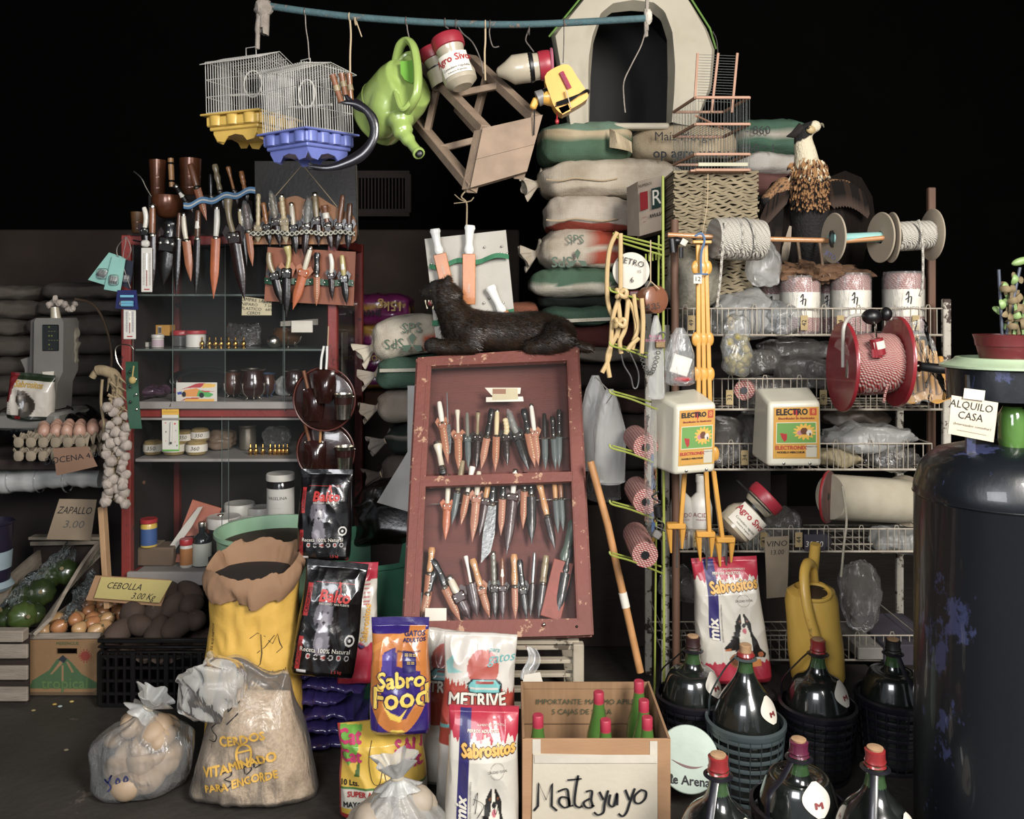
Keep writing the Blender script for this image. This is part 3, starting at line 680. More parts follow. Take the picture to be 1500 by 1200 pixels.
# bottom of the cabinet
ORC=mat('orange_card','#a3481c','#7b3414',rough=.5,scale=6)
t=thing('knife_packet','orange card packet with a white bladed chef knife leaning in the cabinet','knife',P(262,800,3.4))
q=[P(247,803,3.42),P(282,713,3.55),P(325,726,3.57),P(285,806,3.44)]
part('card',ORC,t,lambda g:g.add(q+[p+V((0,.006,0)) for p in q],[(0,1,2,3),(7,6,5,4),(0,4,5,1),(1,5,6,2),(2,6,7,3),(3,7,4,0)]),smooth=False)
part('blade',mat('white_blade','#bdb9ad',rough=.3),t,lambda g:g.slab([(297,723),(290,724),(268,752),(236,798),(237,803),(246,801),(262,778),(281,752)],lambda a,b:P(a,b,3.40+(803-b)*.0014),(0,.003,0)),smooth=False)
part('dark_patch',BLACKP,t,lambda g:g.slab([(255,768),(288,765),(290,775),(274,793),(250,790)],lambda a,b:P(a,b,3.407+(803-b)*.0014),(0,.003,0)),smooth=False)
fm=lambda x,y:P(x,y,3.40+(803-y)*.0014)
# tall tin, bottles, tubs
WB=mat('brown_paper_parcel','#64503c','#4b3a2b',rough=.8,scale=5)
t=thing('wrapped_parcel','brown wrapped block on the cabinet floor under the yellow tin','parcel',P(229,836,3.42)); part('block',WB,t,lambda g:g.box(P(229,821,3.45),(.175,.1,.075),bev=.006)); part('tape',mat('parcel_tape','#8b7a62',rough=.3),t,lambda g:g.box(P(229,806.6,3.45),(.03,.1,.002)))
t=jar('yellow and blue round tin with red lid on the wrapped parcel',218,767,808,23,3.42,mat('yellow_tin','#c7a52a','#a98a20',rough=.3),REDPL,.14,(.1,.78),'#2c4f86')
jar('small orange labelled jar with red lid on the cabinet floor',273,795,836,18,3.4,WHP,REDPL,.2,(.12,.85),'#a86a2c')
jar('white medicine bottle with dark dropper neck on the cabinet floor',296,773,836,27,3.42,mat('dark_bottle','#1d2224',rough=.15),SILVER,.1,(.03,.6),'#a9ab9e',cat='bottle',name='bottle',neck_=.36)
jar('dark glass bottle with silver cap behind the medicine bottle',323,773,836,22,3.52,mat('dark_bottle','#1d2224'),SILVER,.1,cat='bottle',name='bottle',neck_=.4)
TUBD=mat('dark_tub','#2d2a29','#171515',rough=.2,scale=8,coat=.4)
for (px,py0,py1,w,Y,lab) in ((328,751,800,46,3.5,'dark tub with a broad white lid, leftmost of the lidded tubs'),(351,737,790,42,3.66,'white lidded tub at the back, above the other lidded tubs'),(359,756,805,43,3.45,'front white lidded tub beside the red capped bottle'),(381,741,790,34,3.64,'small white lidded tub at the back, left of the tall jar')):
    jar(lab,px,py0,py1,w,Y,TUBD,WHP,.3,name='lidded_tub',cat='tub',group='white lidded tubs in the cabinet')
jar('white plastic bottle with red cap in front of the lidded tubs',387,756,800,27,3.4,WHP,REDPL,.22,cat='bottle',name='bottle',neck_=.5)
jar('tall dark jar with white lid and large white label, cabinet right',411,689,762,39,3.42,mat('brown_jar','#171110',rough=.12),WHP,.13,(.12,.83),'#bdb9b0',txt=[('VASELINA',.62,6.5,'#2a2622'),('__________',.42,3,'#5a554e'),('_________',.3,3,'#5a554e')])
jar('white lid of a broad tub below the tall jar',412,764,800,48,3.5,TUBD,WHP,.3,name='lidded_tub',cat='tub')
# knife block hanger inside left
part('inner_rail',mat('inner_rail','#6a4a34',rough=.7),cab,lambda g:g.tube([P(190,707,3.45),P(212,707,3.45)],.008,8))
for o in since():
    if o['category'] == 'thermometer' or 'wire holder' in o['label'] and o['category'] == 'note' or 'price list' in o['label']:continue
    zq=zmin(o)
    if 'lidded tub' in o['label'] or 'red cap in front' in o['label'] or 'broad tub' in o['label'] or 'white lid, left' in o['label'] or 'broad white lid' in o['label'] or 'at the back, above' in o['label'] or 'small white lidded' in o['label'] or 'front white lidded' in o['label']:settle(o,.405); continue
    if 'tall dark jar' in o['label']:settle(o,.535); continue
    if 'yellow and blue round tin' in o['label']:settle(o,zs5+.075); continue
    if 'topmost' in o['label'] or 'on top of the others' in o['label']:o.location.z += .004; continue
    settle(o,min((zs1,zs2,zs3,zs4,zs5),key=lambda s_:abs(s_-zq) if abs(s_-zq) < .2 else 9))
t=thing('carton','low dark carton under the lidded tubs in the cabinet','box',P(375,836,3.55)); part('box',DKIN,t,lambda g:g.box((P(378,0,3.55).x,3.56,(zs5+.404)/2),(.36,.32,.404-zs5-.001)),smooth=False)
# ---- objects on top of / on the cabinet
COP=mat('copper_brown','#6b3a1c','#3e2010',rough=.28,metal=.35,scale=10,coat=.3)
ZT=P(0,345,CY0).z
def cup(label,px,py0,py1,w,Y,m,name='cup',cat='cup',bw=.8):
    k=K(Y); t=thing(name,label,cat,P(px,py1,Y)); h=(py1-py0)*k; r=w*k/2
    g=G(); g.lathe((0,0,0),[(r*bw*.9,0),(r*bw,h*.04),(r,h*.95),(r*1.02,h),(r*.93,h),(r*.88,h*.8),(r*bw*.8,h*.1)],28,capt=True); g.build('body',m,t,local=True)
    for z in (.2,.5):g=G(); g.lathe((0,0,0),[(r*(bw+(1-bw)*z)*1.02,h*z),(r*(bw+(1-bw)*z)*1.03,h*(z+.02)),(r*(bw+(1-bw)*z)*1.02,h*(z+.04))],28,capb=False,capt=False); g.build('hoop',COP,t,local=True)
    return t
t=thing('top_crate','dark wooden crate on top of the cabinet carrying the cups','crate',(-1.28,3.5,CT+.01)); part('body',DKIN,t,lambda g:g.box((-1.28,3.52,(CT+P(0,289,3.5).z)/2+.005),(.36,.2,P(0,289,3.5).z-CT-.01),bev=.004),smooth=False)
cup('tall wooden tumbler with bronze hoops standing on the cabinet top',231,235,288,24,3.48,COP)
cup('wide copper brown cup at the back of the cabinet top',279,233,288,31,3.55,COP,bw=.9)
t=thing('copper_bowl','large round copper bowl with steel straw on the cabinet top','bowl',P(245,320,3.3)); k=K(3.3)
part('bowl',COP,t,lambda g:g.lathe(P(245,320,3.3),[(8*k,0),(14*k,4*k),(20*k,14*k),(22*k,26*k),(21*k,33*k),(19.6*k,33*k),(20*k,26*k),(16*k,10*k)],32))
part('straw',SILVER,t,lambda g:g.tube(spline(PP([(196,251),(207,261),(214,275),(224,292)],3.3),5),.0032,8))
cup('small ochre wooden cup at the left edge of the cabinet top',202,311,342,20,3.35,mat('ochre_wood','#5f3c14','#3c240c',rough=.5)); 
t=thing('wooden_stick','round wooden stick tied upright beside the tall tumbler','stick',P(252,288,3.36)); part('stick',hm('tanwood'),t,lambda g:g.tube([P(250,232,3.36),P(252,274,3.36)],[.011,.0105],10)); [part('binding',BLACKP,t,lambda g:g.lathe(P(250.5+q,241+q*26,3.36),[(.0115,0),(.013,.004),(.0115,.008)],10,capb=False,capt=False)) for q in (0,1)]
# hanging knives
NF=V((0,-1,0))
pf=lambda Y:(lambda x,y:P(x,y,Y))
row='on the striped strap'
A_=[((257,274),(274,298),(281,312),'dark','dark',9,9,'round','sb'),((279,240),(289,276),(303,323),'wood','tan',10,11,'round',''),((308,255),(309,288),(309,305),'black','black',6,9,'round',''),((314,241),(323,282),(327,305),'horn','black',9,10,'antler',''),((333,245),(343,280),(347,300),'amber','dark',7,9,'knob','s'),((353,251),(359,280),(362,296),'amber','black',8,10,'antler','')]
for i,q in enumerate(A_):knife(pf(3.22+.0*i),q[:3],NF,q[3],q[4],q[5],q[6],q[7],q[8],place=row,od=ORD[i],group=None)
STR=paint('#c8c6bc',[('r',-1,.66,2,2,'#4f7fa8'),('r',-1,-1,2,.34,'#4f7fa8')])
t=thing('knife_strap','blue and white striped strap holding knives above the cabinet','strap',P(320,292,3.21))
part('strap',vcm('woven_strap',.8,0,.3),t,lambda g:(g.grid(lambda u,v:P(269+105*u,301-22*u+2.5*sin(u*19)+(.5-v)*9,3.21-.012*abs(sin(u*9.4))),90,12,col=lambda u,v:STR(u,v))),solid=.002)
row='in the big hanging row'
B_=[((215,304),(212,336),(220,428),'white','black',8,11,'round','',3),((225,302),(223,345),(224,430),'wood','dark',10,12,'round','s',0),((247,323),(246,356),(236,418),'black','black',17,24,'flat','',0),((262,312),(261,350),(257,434),'brown','black',6,10,'round','',0),((270,314),(273,353),(281,412),'bone','tan',8,13,'round','s',-1),((290,308),(289,350),(286,435),'brown','black',9,10,'round','b',0),((318,304),(316,349),(313,438),'white','orange',9,14,'round','s',1),((337,291),(343,345),(361,441),'horn','dark',13,18,'knob','',-3),((350,308),(355,336),(360,390),'ivory','black',8,9,'round','s',0),((360,299),(364,340),(371,390),'brown','tan',11,10,'wrap','',0)]
for i,q in enumerate(B_):knife(pf(3.2 if i % 2 else 3.215),q[:3],NF,q[3],q[4],q[5],q[6],q[7],q[8],bend=q[9],place=row,od=ORD[i],throat='dark' if i in (0,2,7) else None,stitch=False)
t=thing('hanging_wire','dark wire carrying the row of knives across the cabinet front','wire',P(290,358,3.23)); part('wire',BLACKP,t,lambda g:g.tube(spline(PP([(195,352),(240,360),(290,361),(340,357),(372,350)],3.235),6),.0035,6))
PLATE=mat('tan_leather_board','#a06b3c','#7d4f2a',rough=.55,scale=5)
t=thing('leather_board','bell shaped tan leather board hanging by a string, behind knives','board',P(440,320,3.24))
part('board',PLATE,t,lambda g:g.slab([(p.x,p.y) for p in spline([(360,358,0),(362,338,0),(385,318,0),(408,296,0),(432,287,0),(448,292,0),(462,286,0),(480,296,0),(500,308,0),(519,318,0),(521,352,0),(500,358,0)],4)],lambda a,b:P(a,b,3.24),(0,.008,0)),smooth=False)
part('hanging_string',STRING,t,lambda g:g.tube(PP([(401,290),(443,241),(494,303)],3.235),.0018,6))
row='on the bell shaped board'
C_=[((379,284),(378,334),(378,355),'ivory','cloth',7,11,'ring',''),((386,297),(391,332),(396,361),'amber','black',7,10,'antler',''),((397,284),(404,324),(410,361),'horn','dark',9,12,'wrap',''),((413,287),(416,324),(420,358),'ivory','cloth',8,12,'ring','s'),((429,299),(430,333),(436,373),'bone','black',8,12,'round','s'),((453,293),(449,331),(446,376),'grey','dark',11,12,'wrap',''),((461,285),(464,322),(467,361),'horn','dark',9,11,'round','s'),((475,301),(480,331),(486,367),'wood','dark',11,10,'knob','b'),((502,286),(497,330),(493,367),'wood','dark',8,11,'round',''),((512,298),(511,332),(509,366),'brown','black',9,11,'round','')]
for i,q in enumerate(C_):knife(pf(3.21 if i % 2 else 3.22),q[:3],NF,q[3],q[4],q[5],q[6],q[7],q[8],place=row,od=ORD[i],throat='black' if i % 3 else 'dark',stitch=False)
t=thing('patterned_strap','narrow black and white patterned strap across the leather board','strap',P(440,340,3.195))
part('strap',vcm('woven_strap'),t,lambda g:g.grid(lambda u,v:P(364+156*u,341+1.5*sin(u*20)-(v-.5)*7,3.197-.006*abs(sin(u*31.4))),160,8,col=lambda u,v:hx('#b9b5a2') if (abs(abs(((u*22) % 1)-.5)*2-abs(v-.5)*2) < .3) else hx('#15130f')),solid=.0015)
BOARD2=mat('brown_display_board','#8a4a2a','#6d381f',rough=.6,scale=5)
t=thing('knife_board','flat brown board with a green strap holding six knives','board',P(455,405,3.245))
part('board',BOARD2,t,lambda g:g.slab([(392,362),(521,369),(518,448),(387,441)],lambda a,b:P(a,b,3.245),(0,.008,0)),smooth=False)
GRL=mat('green_leather','#26503a','#183526',rough=.45)
part('strap',GRL,t,lambda g:g.grid(lambda u,v:P(388+130*u,411+4*u+1*sin(u*19)-(v-.5)*9,3.232-.012*abs(sin(u*19))),60,3),solid=.003)
for px in (391,412,433,454,475,496,516):part('rivet',SILVER,t,lambda g:g.ball(P(px,411+4*(px-388)/130,3.225),(.004,.003,.004),8,6))
row='on the flat brown board'
D_=[((393,370),(402,403),(411,446),'horn','black',9,13,'round','',-3),((423,361),(420,398),(422,465),'yellowhorn','black',11,14,'knob','',3),((456,364),(445,398),(430,454),'bone','orange',8,14,'round','s',0),((465,370),(464,405),(464,448),'black','tan',9,10,'flat','',0),((482,372),(485,403),(485,441),'white','dark',7,9,'round','',2),((502,374),(504,407),(509,447),'yellowhorn','black',8,11,'round','b',0)]
for i,q in enumerate(D_):knife(pf(3.215),q[:3],NF,q[3],q[4],q[5],q[6],q[7],q[8],bend=q[9],place=row,od=ORD[i],throat='black' if i in (0,4,5) else ('tan' if i < 3 else None))
# thermometers
def thermo(label,x0,y0,x1,y1,Y):
    t=thing('wall_thermometer',label,'thermometer',P((x0+x1)/2,y1,Y))
    part('plate',WHP,t,lambda g:g.box(P((x0+x1)/2,(y0+y1)/2,Y),((x1-x0)*K(Y),.006,(y1-y0)*K(Y)),bev=.002),smooth=False)
    part('tube',SILVER,t,lambda g:g.tube([P((x0+x1)/2,y0+8,Y-.005),P((x0+x1)/2,y1-10,Y-.005)],.0014,6)); part('liquid',REDPL,t,lambda g:g.tube([P((x0+x1)/2,(y0+y1)/2,Y-.0062),P((x0+x1)/2,y1-9,Y-.0062)],.0011,6))
    g=G()
    for i in range(22):
        for s_ in (-1,1):g.box(P((x0+x1)/2+s_*4.4,y0+9+i*(y1-y0-20)/21,Y-.0036),(.0065,.0006,.0012))
    g.build('scale_marks',INK if y0 < 400 else INKB,t,smooth=False,kind='stuff'); part('red_base',REDPL,t,lambda g:g.box(P((x0+x1)/2,y1-4,Y-.0034),(.02,.001,.004)),smooth=False)
thermo('white wall thermometer hanging high among the cabinet knives',207,363,223,428,3.18); thermo('lower white wall thermometer on the cabinet left post',181,448,199,497,3.18)
t=thing('white_hook','white plastic hook above the upper thermometer','hook',P(213,356,3.19)); part('hook',WHP,t,lambda g:g.box(P(213,357,3.19),(.03,.02,.026),bev=.006))
# battery blister packs
BLI=mat('mint_card','#7fb5a8','#5e9488',rough=.35,coat=.5)
def blister(label,q,Y,m,nb,c=None):
    t,mp,W,H=flat_note('battery_pack',label,'batteries',q,Y,m,.003)
    for i in range(nb):
        a=mp(W*(.3+.14*i),H*.22); b=mp(W*(.33+.14*i),H*.42); part('battery',STEEL,t,lambda g:g.tube([a,b],.0065,8)); part('cap',BLACKP,t,lambda g:g.tube([a,a+(b-a)*.35],.0068,8))
    part('bubble',CLEAR,t,lambda g:g.ball(mp(W*.5,H*.32),(W*.36,.012,H*.16),14,8,e=.5)); return t
blister('mint green battery blister card, left of the two fanned cards',[(160,370),(182,377),(155,418),(129,410)],3.2,BLI,3)
blister('mint green battery blister card overlapping the left one',[(165,375),(184,379),(176,428),(152,424)],3.185,BLI,3)
t=blister('dark narrow battery card behind the mint green cards',[(182,380),(196,383),(190,424),(178,418)],3.2,mat('navy_card','#1c2030',rough=.4),1)
t=blister('dark blue battery pack with light blue batteries, hanging lowest',[(172,425),(200,425),(203,454),(169,452)],3.17,mat('blue_pack','#161c58','#101440',rough=.25,coat=.5),0)
part('print',mat('cyan_print','#5fa9c4',rough=.4),t,lambda g:(g.box(P(186,434,3.16),(.05,.002,.008)),g.tube([P(178,443,3.158),P(195,443,3.158)],.0055,8),g.tube([P(178,447,3.158),P(195,447,3.158)],.0055,8)))
t=thing('wire_loop','twisted wire loop holding the battery packs on the cabinet post','wire',P(185,345,3.19)); part('loop',WIREM,t,lambda g:g.tube(spline(PP([(185,346),(172,362),(173,376),(184,381),(192,366),(185,347),(184,356),(180,385),(191,422)],3.19),5),.0016,6))
# plastic sheet behind
t=thing('plastic_sheet','large dusty plastic sheet standing behind the cabinet top','sheet',P(450,345,3.85)); part('sheet',mat('dark_acrylic','#2c2723','#1d1916',rough=.3,scale=4),t,lambda g:g.slab([(373,236),(515,236),(522,243),(524,480),(375,480)],lambda a,b:P(a,b,3.85),(0,.006,0)),smooth=False); part('edge',mat('acrylic_edge','#57503f',rough=.4),t,lambda g:g.tube(PP([(515,236),(522,243),(524,345)],3.848),.0035,6))
# leather bags with knife and cup
def kit(label,cx_,cy_,r,Y,up):
    t=thing('leather_roundel',label,'leather kit',P(cx_,cy_,Y)); k=K(Y)
    part('disc',LEATHR,t,lambda g:g.lathe(P(cx_,cy_,Y+.02),[(r*k,0),(r*1.02*k,.004),(r*k,.009),(r*.96*k,.012),(.001,.012)],48,R=ax((0,-1,0),(0,0,1)),fn=lambda rr,z,a:rr*(1+.05*cos(2*a+1.2))))
    part('rim_cord',mat('dark_red_edge','#5a2a22',rough=.4),t,lambda g:g.tube([P(cx_+r*1.0*cos(a),cy_+r*1.03*sin(a),Y+.004) for a in [2*pi*i/40 for i in range(40)]],.003,6,closed=True))
    ox=cx_-16
    part('pocket',LEATHR,t,lambda g:g.grid(lambda u,v:P(ox+(u-.5)*30*(1-.25*(1-v)**3),cy_+32-48*v,Y-.004-.025*sin(pi*u)*(sin(pi*min(1,v*.9+.08)))),14,14),solid=.003)
    part('cup',SILVER,t,lambda g:g.lathe(P(cx_+28,cy_+29,Y-.03),[(10*k,0),(14*k,36*k),(14.5*k,37*k),(13*k,37*k),(9*k,3*k)],24)); part('cup_band',LEATHR,t,lambda g:g.lathe(P(cx_+28,cy_+29,Y-.03),[(13.2*k,22*k),(14*k,32*k)],24,capb=False,capt=False))
    part('knife_handle',hm('wood'),t,lambda g:g.tube([P(ox-8,cy_-16,Y-.012),P(ox-14,cy_-42,Y-.012)],[.009,.012],8,flat=.6))
    for q in ((ox-14,cy_-14),(ox+12,cy_-14),(cx_+12,cy_-6),(cx_+43,cy_-4)):part('stud',SILVER,t,lambda g:g.ball(P(q[0],q[1],Y-.018),.0045,8,6))
    if up:
        part('steel_case',LEATHR,t,lambda g:g.grid(lambda u,v:P(cx_-0+(u-.5)*31*(1-.5*(1-v)**4),cy_+6-48*v,Y-.03-.03*sin(pi*u)*sin(pi*min(1,v*.85+.12))),16,16),solid=.004)
        for s_ in (-4,4):part('white_handle',hm('plastic'),t,lambda g:g.tube(spline(PP([(cx_+s_-1,cy_-44),(cx_+s_,cy_-60),(cx_+s_*.6+2,cy_-78)],Y-.03),4),.0085,8,flat=.55))
    else:part('second_handle',hm('tanwood'),t,lambda g:g.tube([P(cx_-8,cy_-14,Y-.012),P(cx_-7,cy_-36,Y-.012)],.009,8,flat=.6))
    part('hanger',STRING,t,lambda g:g.tube([P(cx_+4,cy_-r,Y+.01),P(cx_+6,cy_-r-62,Y+.02)],.002,5)); return t
kit('upper round leather kit with white handled knives and steel cup',475,585,45,3.18,True); kit('lower round leather kit with steel cup, partly hidden below',477,662,42,3.24,False)
# ---------------------------------------------------------------- central red framed display case, leaning back
RCASE=mat('worn_red_case_paint','#743527','#57271c',rough=.65,scale=5,stretch=(1,1,1),wear='#a9805f',weart=.595,wearscale=24,bump=.5,bscale=60)
RBACK=mat('red_back_board','#62281e','#441812',rough=.7,scale=4,stretch=(.6,1,6),bump=.3)
cBL,cBR,cTL,cTR=P(590,937,2.6),P(867,930,2.63),P(612,526,3.02),P(846,510,3.08)
cN=(cBR-cBL).cross(cTL-cBL).normalized()
if cN.y > 0:cN=-cN
def cp(px,py,off=0):
    o=V((0,0,CAMH)); d=V((px-CX,F,CY-py)).normalized(); q=cBL+cN*off; return o+d*((q-o).dot(cN)/d.dot(cN))
case=thing('display_case','leaning red framed glass case of sheathed knives with a paper label','display case',(cBL+cBR)/2)
def cslab(nm,poly,o0,o1,m,**k):return part(nm,m,case,lambda g:g.add([cp(a,b,o0) for a,b in poly]+[cp(a,b,o0)+cN*(o1-o0) for a,b in poly],[tuple(range(len(poly))),tuple(range(len(poly),2*len(poly)))[::-1]]+[(i,(i+1) % len(poly),(i+1) % len(poly)+len(poly),i+len(poly)) for i in range(len(poly))]),smooth=False,**k)
cslab('stile',[(590,937),(613,936),(632,529),(612,526)],.012,-.018,RCASE)
cslab('stile',[(846,931),(867,930),(846,510),(830,512)],.012,-.018,RCASE)
cslab('top_rail',[(612,526),(846,510),(831,528),(630,536)],.013,-.016,RCASE)
cslab('bottom_rail',[(612,937),(847,931),(845,906),(614,910)],.013,-.016,RCASE)
cslab('middle_rail',[(617,713),(838,705),(837,691),(617,698)],.011,-.016,RCASE)
for q in ([(626,531),(629,531),(606,911),(603,911)],[(832,526),(835,526),(850,908),(847,908)]):cslab('bead',q,.014,.006,RCASE)
cslab('glass_pane',[(617,695),(834,689),(829,525),(629,534)],-.008,-.009,GLASS); cslab('glass_pane',[(605,910),(848,906),(838,704),(616,711)],-.008,-.009,GLASS)
bb=[cp(590,937,-.018),cp(867,930,-.018),cp(846,510,-.018),cp(612,526,-.018)]; D8=-cN*.062
part('back_board',RBACK,case,lambda g:g.add([p+D8 for p in bb]+[p+D8-cN*.01 for p in bb],[(0,1,2,3),(7,6,5,4),(0,4,5,1),(1,5,6,2),(2,6,7,3),(3,7,4,0)]),smooth=False)
for i in range(4):
    a,b=bb[i],bb[(i+1) % 4]; part('side_board',RCASE,case,lambda g:g.bar(a+D8*.5,b+D8*.5,.012,.062,up=cN),smooth=False)
part('hook',SILVER,case,lambda g:g.ball(cp(797,915,.02),.006,8,6)); part('pin',BLACKP,case,lambda g:g.ball(cp(845,918,.016),.004,8,6))
CARDO=-.05
for y_ in (647,737):part('hanging_wire',SILVER,case,lambda g:g.tube([cp(640 if y_ == 647 else 630,y_+2,-.055),cp(835,y_-6,-.055)],.0018,6))
cslab('blank_label',[(622,912),(654,912),(654,891),(623,891)],-.006,-.007,PAPER)
o=cslab('paper_label',[(720,579),(762,577),(763,568),(710,568)],-.006,-.0065,PAPER); cslab('paper_label',[(712,589),(767,588),(766,581),(712,582)],-.006,-.0065,PAPER); cslab('paper_label',[(721,586),(759,585),(758,569),(721,569)],-.005,-.006,mat('cream_card','#b5a986')); cslab('print',[(722,577),(741,577),(741,570),(722,570)],-.004,-.005,mat('brown_print','#8a6046'))
ck=lambda px,py:cp(px,py,-.04)
E_=[((642,589),(648,621),(655,680),'white','tan',9,12,'round','b',0),((655,575),(656,622),(658,673),'steel','steel',2.5,10,'round','',0),((669,601),(671,638),(671,691),'bone','tan',8,13,'knob','',0),((684,605),(685,642),(686,687),'grey','grey',7,10,'round','',0),((700,605),(699,640),(697,687),'horn','dark',8,11,'knob','s',0),((720,599),(713,642),(704,687),'black','pinktan',10,12,'flat','',0),((729,601),(727,640),(726,691),'ivory','tan',8,12,'round','s',0),((739,613),(741,640),(743,682),'ivory','dark',10,12,'ring','',2),((747,605),(757,638),(776,689),'grey','black',10,14,'wrap','',0),((768,599),(774,635),(785,684),'black','tan',10,13,'flat','',0),((780,593),(783,634),(791,682),'white','pinktan',8,12,'round','s',0),((798,606),(798,643),(800,688),'dark','grey',8,10,'round','',0),((809,610),(811,643),(814,688),'dark','grey',8,10,'flat','',0),((818,600),(819,640),(818,686),'dark','grey',8,10,'flat','',0)]
for i,q in enumerate(E_):knife(ck,q[:3],cN,q[3],q[4],q[5]*.9,q[6]*.9,q[7],q[8],bend=q[9],place='in the case top row',od=ORD[i],throat={3:'black',4:'dark',8:'black',0:'tan',2:'tan',7:'black',10:'tan'}.get(i))
knife(ck,[(641,651),(648,688),(650,698)],cN,'bone','black',13,12,'knob','s',place='',od='low at the left edge of the case top pane',k=None)
F_=[((657,697),(655,741),(652,791),'bone','orange',8,12,'round','s',0),((677,675),(670,722),(661,768),'horn','grey',9,10,'round','',0),((692,684),(684,725),(675,769),'white','tan',10,11,'knob','',0),((702,691),(698,729),(692,794),'bone','pinktan',9,13,'round','',0),((716,698),(711,733),(701,785),'tanwood','purple',9,12,'round','',0),((725,700),(720,740),(713,826),'black','steel',12,18,'flat','',0),((739,698),(736,731),(735,785),'black','pinktan',10,11,'flat','',0),((755,690),(751,726),(742,814),'white','purple',9,18,'round','s',0),((768,692),(768,720),(765,775),'dark','tan',9,11,'flat','',0),((778,700),(778,728),(779,797),'black','black',10,16,'flat','',0),((790,703),(802,758),(814,804),'tanwood','dark',10,12,'flat','',0),((811,700),(814,733),(817,782),'tanwood','grey',8,9,'round','',0),((821,702),(822,732),(826,778),'wood','grey',8,9,'round','',0)]
for i,q in enumerate(F_):knife(ck,q[:3],cN,q[3],q[4],q[5]*.95,q[6]*.95,q[7],q[8],bend=q[9],place='in the case middle row',od=ORD[i],throat={0:'orange',3:'pinktan',4:'purple',7:'purple'}.get(i))
knife(ck,[(834,762),(826,822),(800,904)],cN,'green','red',15,30,'chef','',place='',od='large, leaning at the case bottom right')
G_=[((615,820),(614,868),(612,904),'green','grey',8,10,'flat','',0),((629,802),(629,842),(619,905),'tanwood','tan',10,13,'flat','',0),((638,838),(626,872),(619,904),'black','pinktan',11,12,'flat','',0),((638,818),(652,862),(680,908),'black','tan',11,13,'flat','',3),((661,847),(672,874),(690,906),'bone','purple',12,19,'round','s',0),((687,814),(690,856),(704,903),'white','purple',7,18,'knob','',0),((689,820),(705,863),(714,906),'tanwood','tan',10,12,'flat','',0),((723,810),(724,861),(726,907),'grey','dark',9,12,'ring','s',0),((735,818),(736,861),(736,908),'wood','purple',7,12,'round','b',0),((752,812),(754,861),(754,907),'tanwood','pinktan',10,10,'flat','',0),((762,820),(766,863),(773,907),'black','black',10,11,'flat','',0),((784,810),(780,856),(778,905),'steel','dark',6,10,'round','',0),((799,814),(795,856),(788,906),'horn','dark',11,13,'antler','',0),((836,802),(828,840),(818,906),'dark','black',12,18,'chef','',0)]
for i,q in enumerate(G_):knife(ck,q[:3],cN,q[3],q[4],q[5]*.95,q[6]*.95,q[7],q[8],bend=q[9],place='in the case bottom row',od=ORD[i],throat={7:'black',8:'dark',10:'black',6:'tan',4:'purple'}.get(i))
# white slatted crate under the case
WCR=mat('whitewashed_wood','#a89c86','#6f6453',rough=.85,scale=6,wear='#4d4234',weart=.6,wearscale=12,bump=.4)
st=thing('slatted_stand','whitewashed slatted wooden stand carrying the red knife case','stand',(P(740,1000,2.72).x,2.85,0))
for px in (632,846):
    for y in (2.64,3.1):x=P(px,0,2.66).x; part('leg',WCR,st,lambda g:g.box((x,y,P(0,938,2.66).z/2),(.034,.034,P(0,938,2.66).z),bev=.003),smooth=False)
for py in (948,968,988,1010,1034):part('slat',WCR,st,lambda g:g.bar(P(640,py,2.655),P(846,py-1,2.655),.028,.012,bev=.002),smooth=False)
for y in (2.68,2.82,2.96,3.08):part('top_slat',WCR,st,lambda g:g.box((P(740,0,2.66).x,y,P(0,939,2.66).z),(.46,.07,.012),bev=.002),smooth=False)
for px in (640,838):part('side_rail',WCR,st,lambda g:g.bar((P(px,0,2.66).x,2.66,.2),(P(px,0,2.66).x,3.08,.2),.03,.012,bev=.002),smooth=False)
# grey panel leaning left of the case
flat_note('grey_board','grey white sheet standing behind the left side of the knife case','board',[(597,565),(640,565),(640,760),(597,748)],3.22,mat('grey_sheet','#b3b0ac','#99958f',rough=.7),.004)
flat_note('curled_paper','curled grey paper sheet hanging at the left of the knife case','paper',[(597,662,3.2),(607,655,3.2),(605,752,3.05),(552,736,3.15)],3.2,mat('grey_sheet','#8d8884'),.002)
# ---------------------------------------------------------------- snarling black wild cat, stuffed
CATY=3.1
FUR=mat('black_brown_fur','#0d0a08','#1d140c',rough=.8,scale=16,bump=.5,bscale=160,stretch=(.4,1,2))
catt=thing('stuffed_wildcat','stuffed black wildcat with open jaws lying on the red knife case','animal',P(740,512,CATY))
g=G(); k=K(CATY)
def chain(g,pts,n=5):
    for (a,b) in zip(pts[:-1],pts[1:]):
        for i in range(n+1):
            t_=i/n; g.ball(a[0]*(1-t_)+b[0]*t_,(a[1]*(1-t_)+b[1]*t_),14,10)
pp=lambda x,y,r,dy=0:(P(x,y-4,CATY)+V((0,dy,0)),r*k*1.16)
chain(g,[pp(647,436,17),pp(662,460,20),pp(676,484,26),pp(702,490,27,.02),pp(740,492,26,.03),pp(785,492,28,.03),pp(815,496,25,.03)])
chain(g,[pp(640,430,14),pp(650,431,16),pp(658,437,16)]); chain(g,[pp(640,430,12),pp(627,432,8),pp(622,434,6)]); chain(g,[pp(642,444,8),pp(634,450,4.5),pp(629,451,3.5)])
for dy in (-.05,.055):
    chain(g,[pp(690,490,20,dy*.6),pp(690,508,12,dy),pp(668,512,9,dy),pp(645,512,8.5,dy),pp(633,509,9,dy)])
    chain(g,[pp(815,498,22,dy*.6),pp(800,508,13,dy*1.1),pp(775,512,9,dy*1.2)])
for dy in (-.022,.03):chain(g,[pp(653,420,6,dy),pp(657,411,3.2,dy)],3)
chain(g,[pp(820,504,12,.06),pp(845,512,8,.07),pp(865,516,6,.08)])
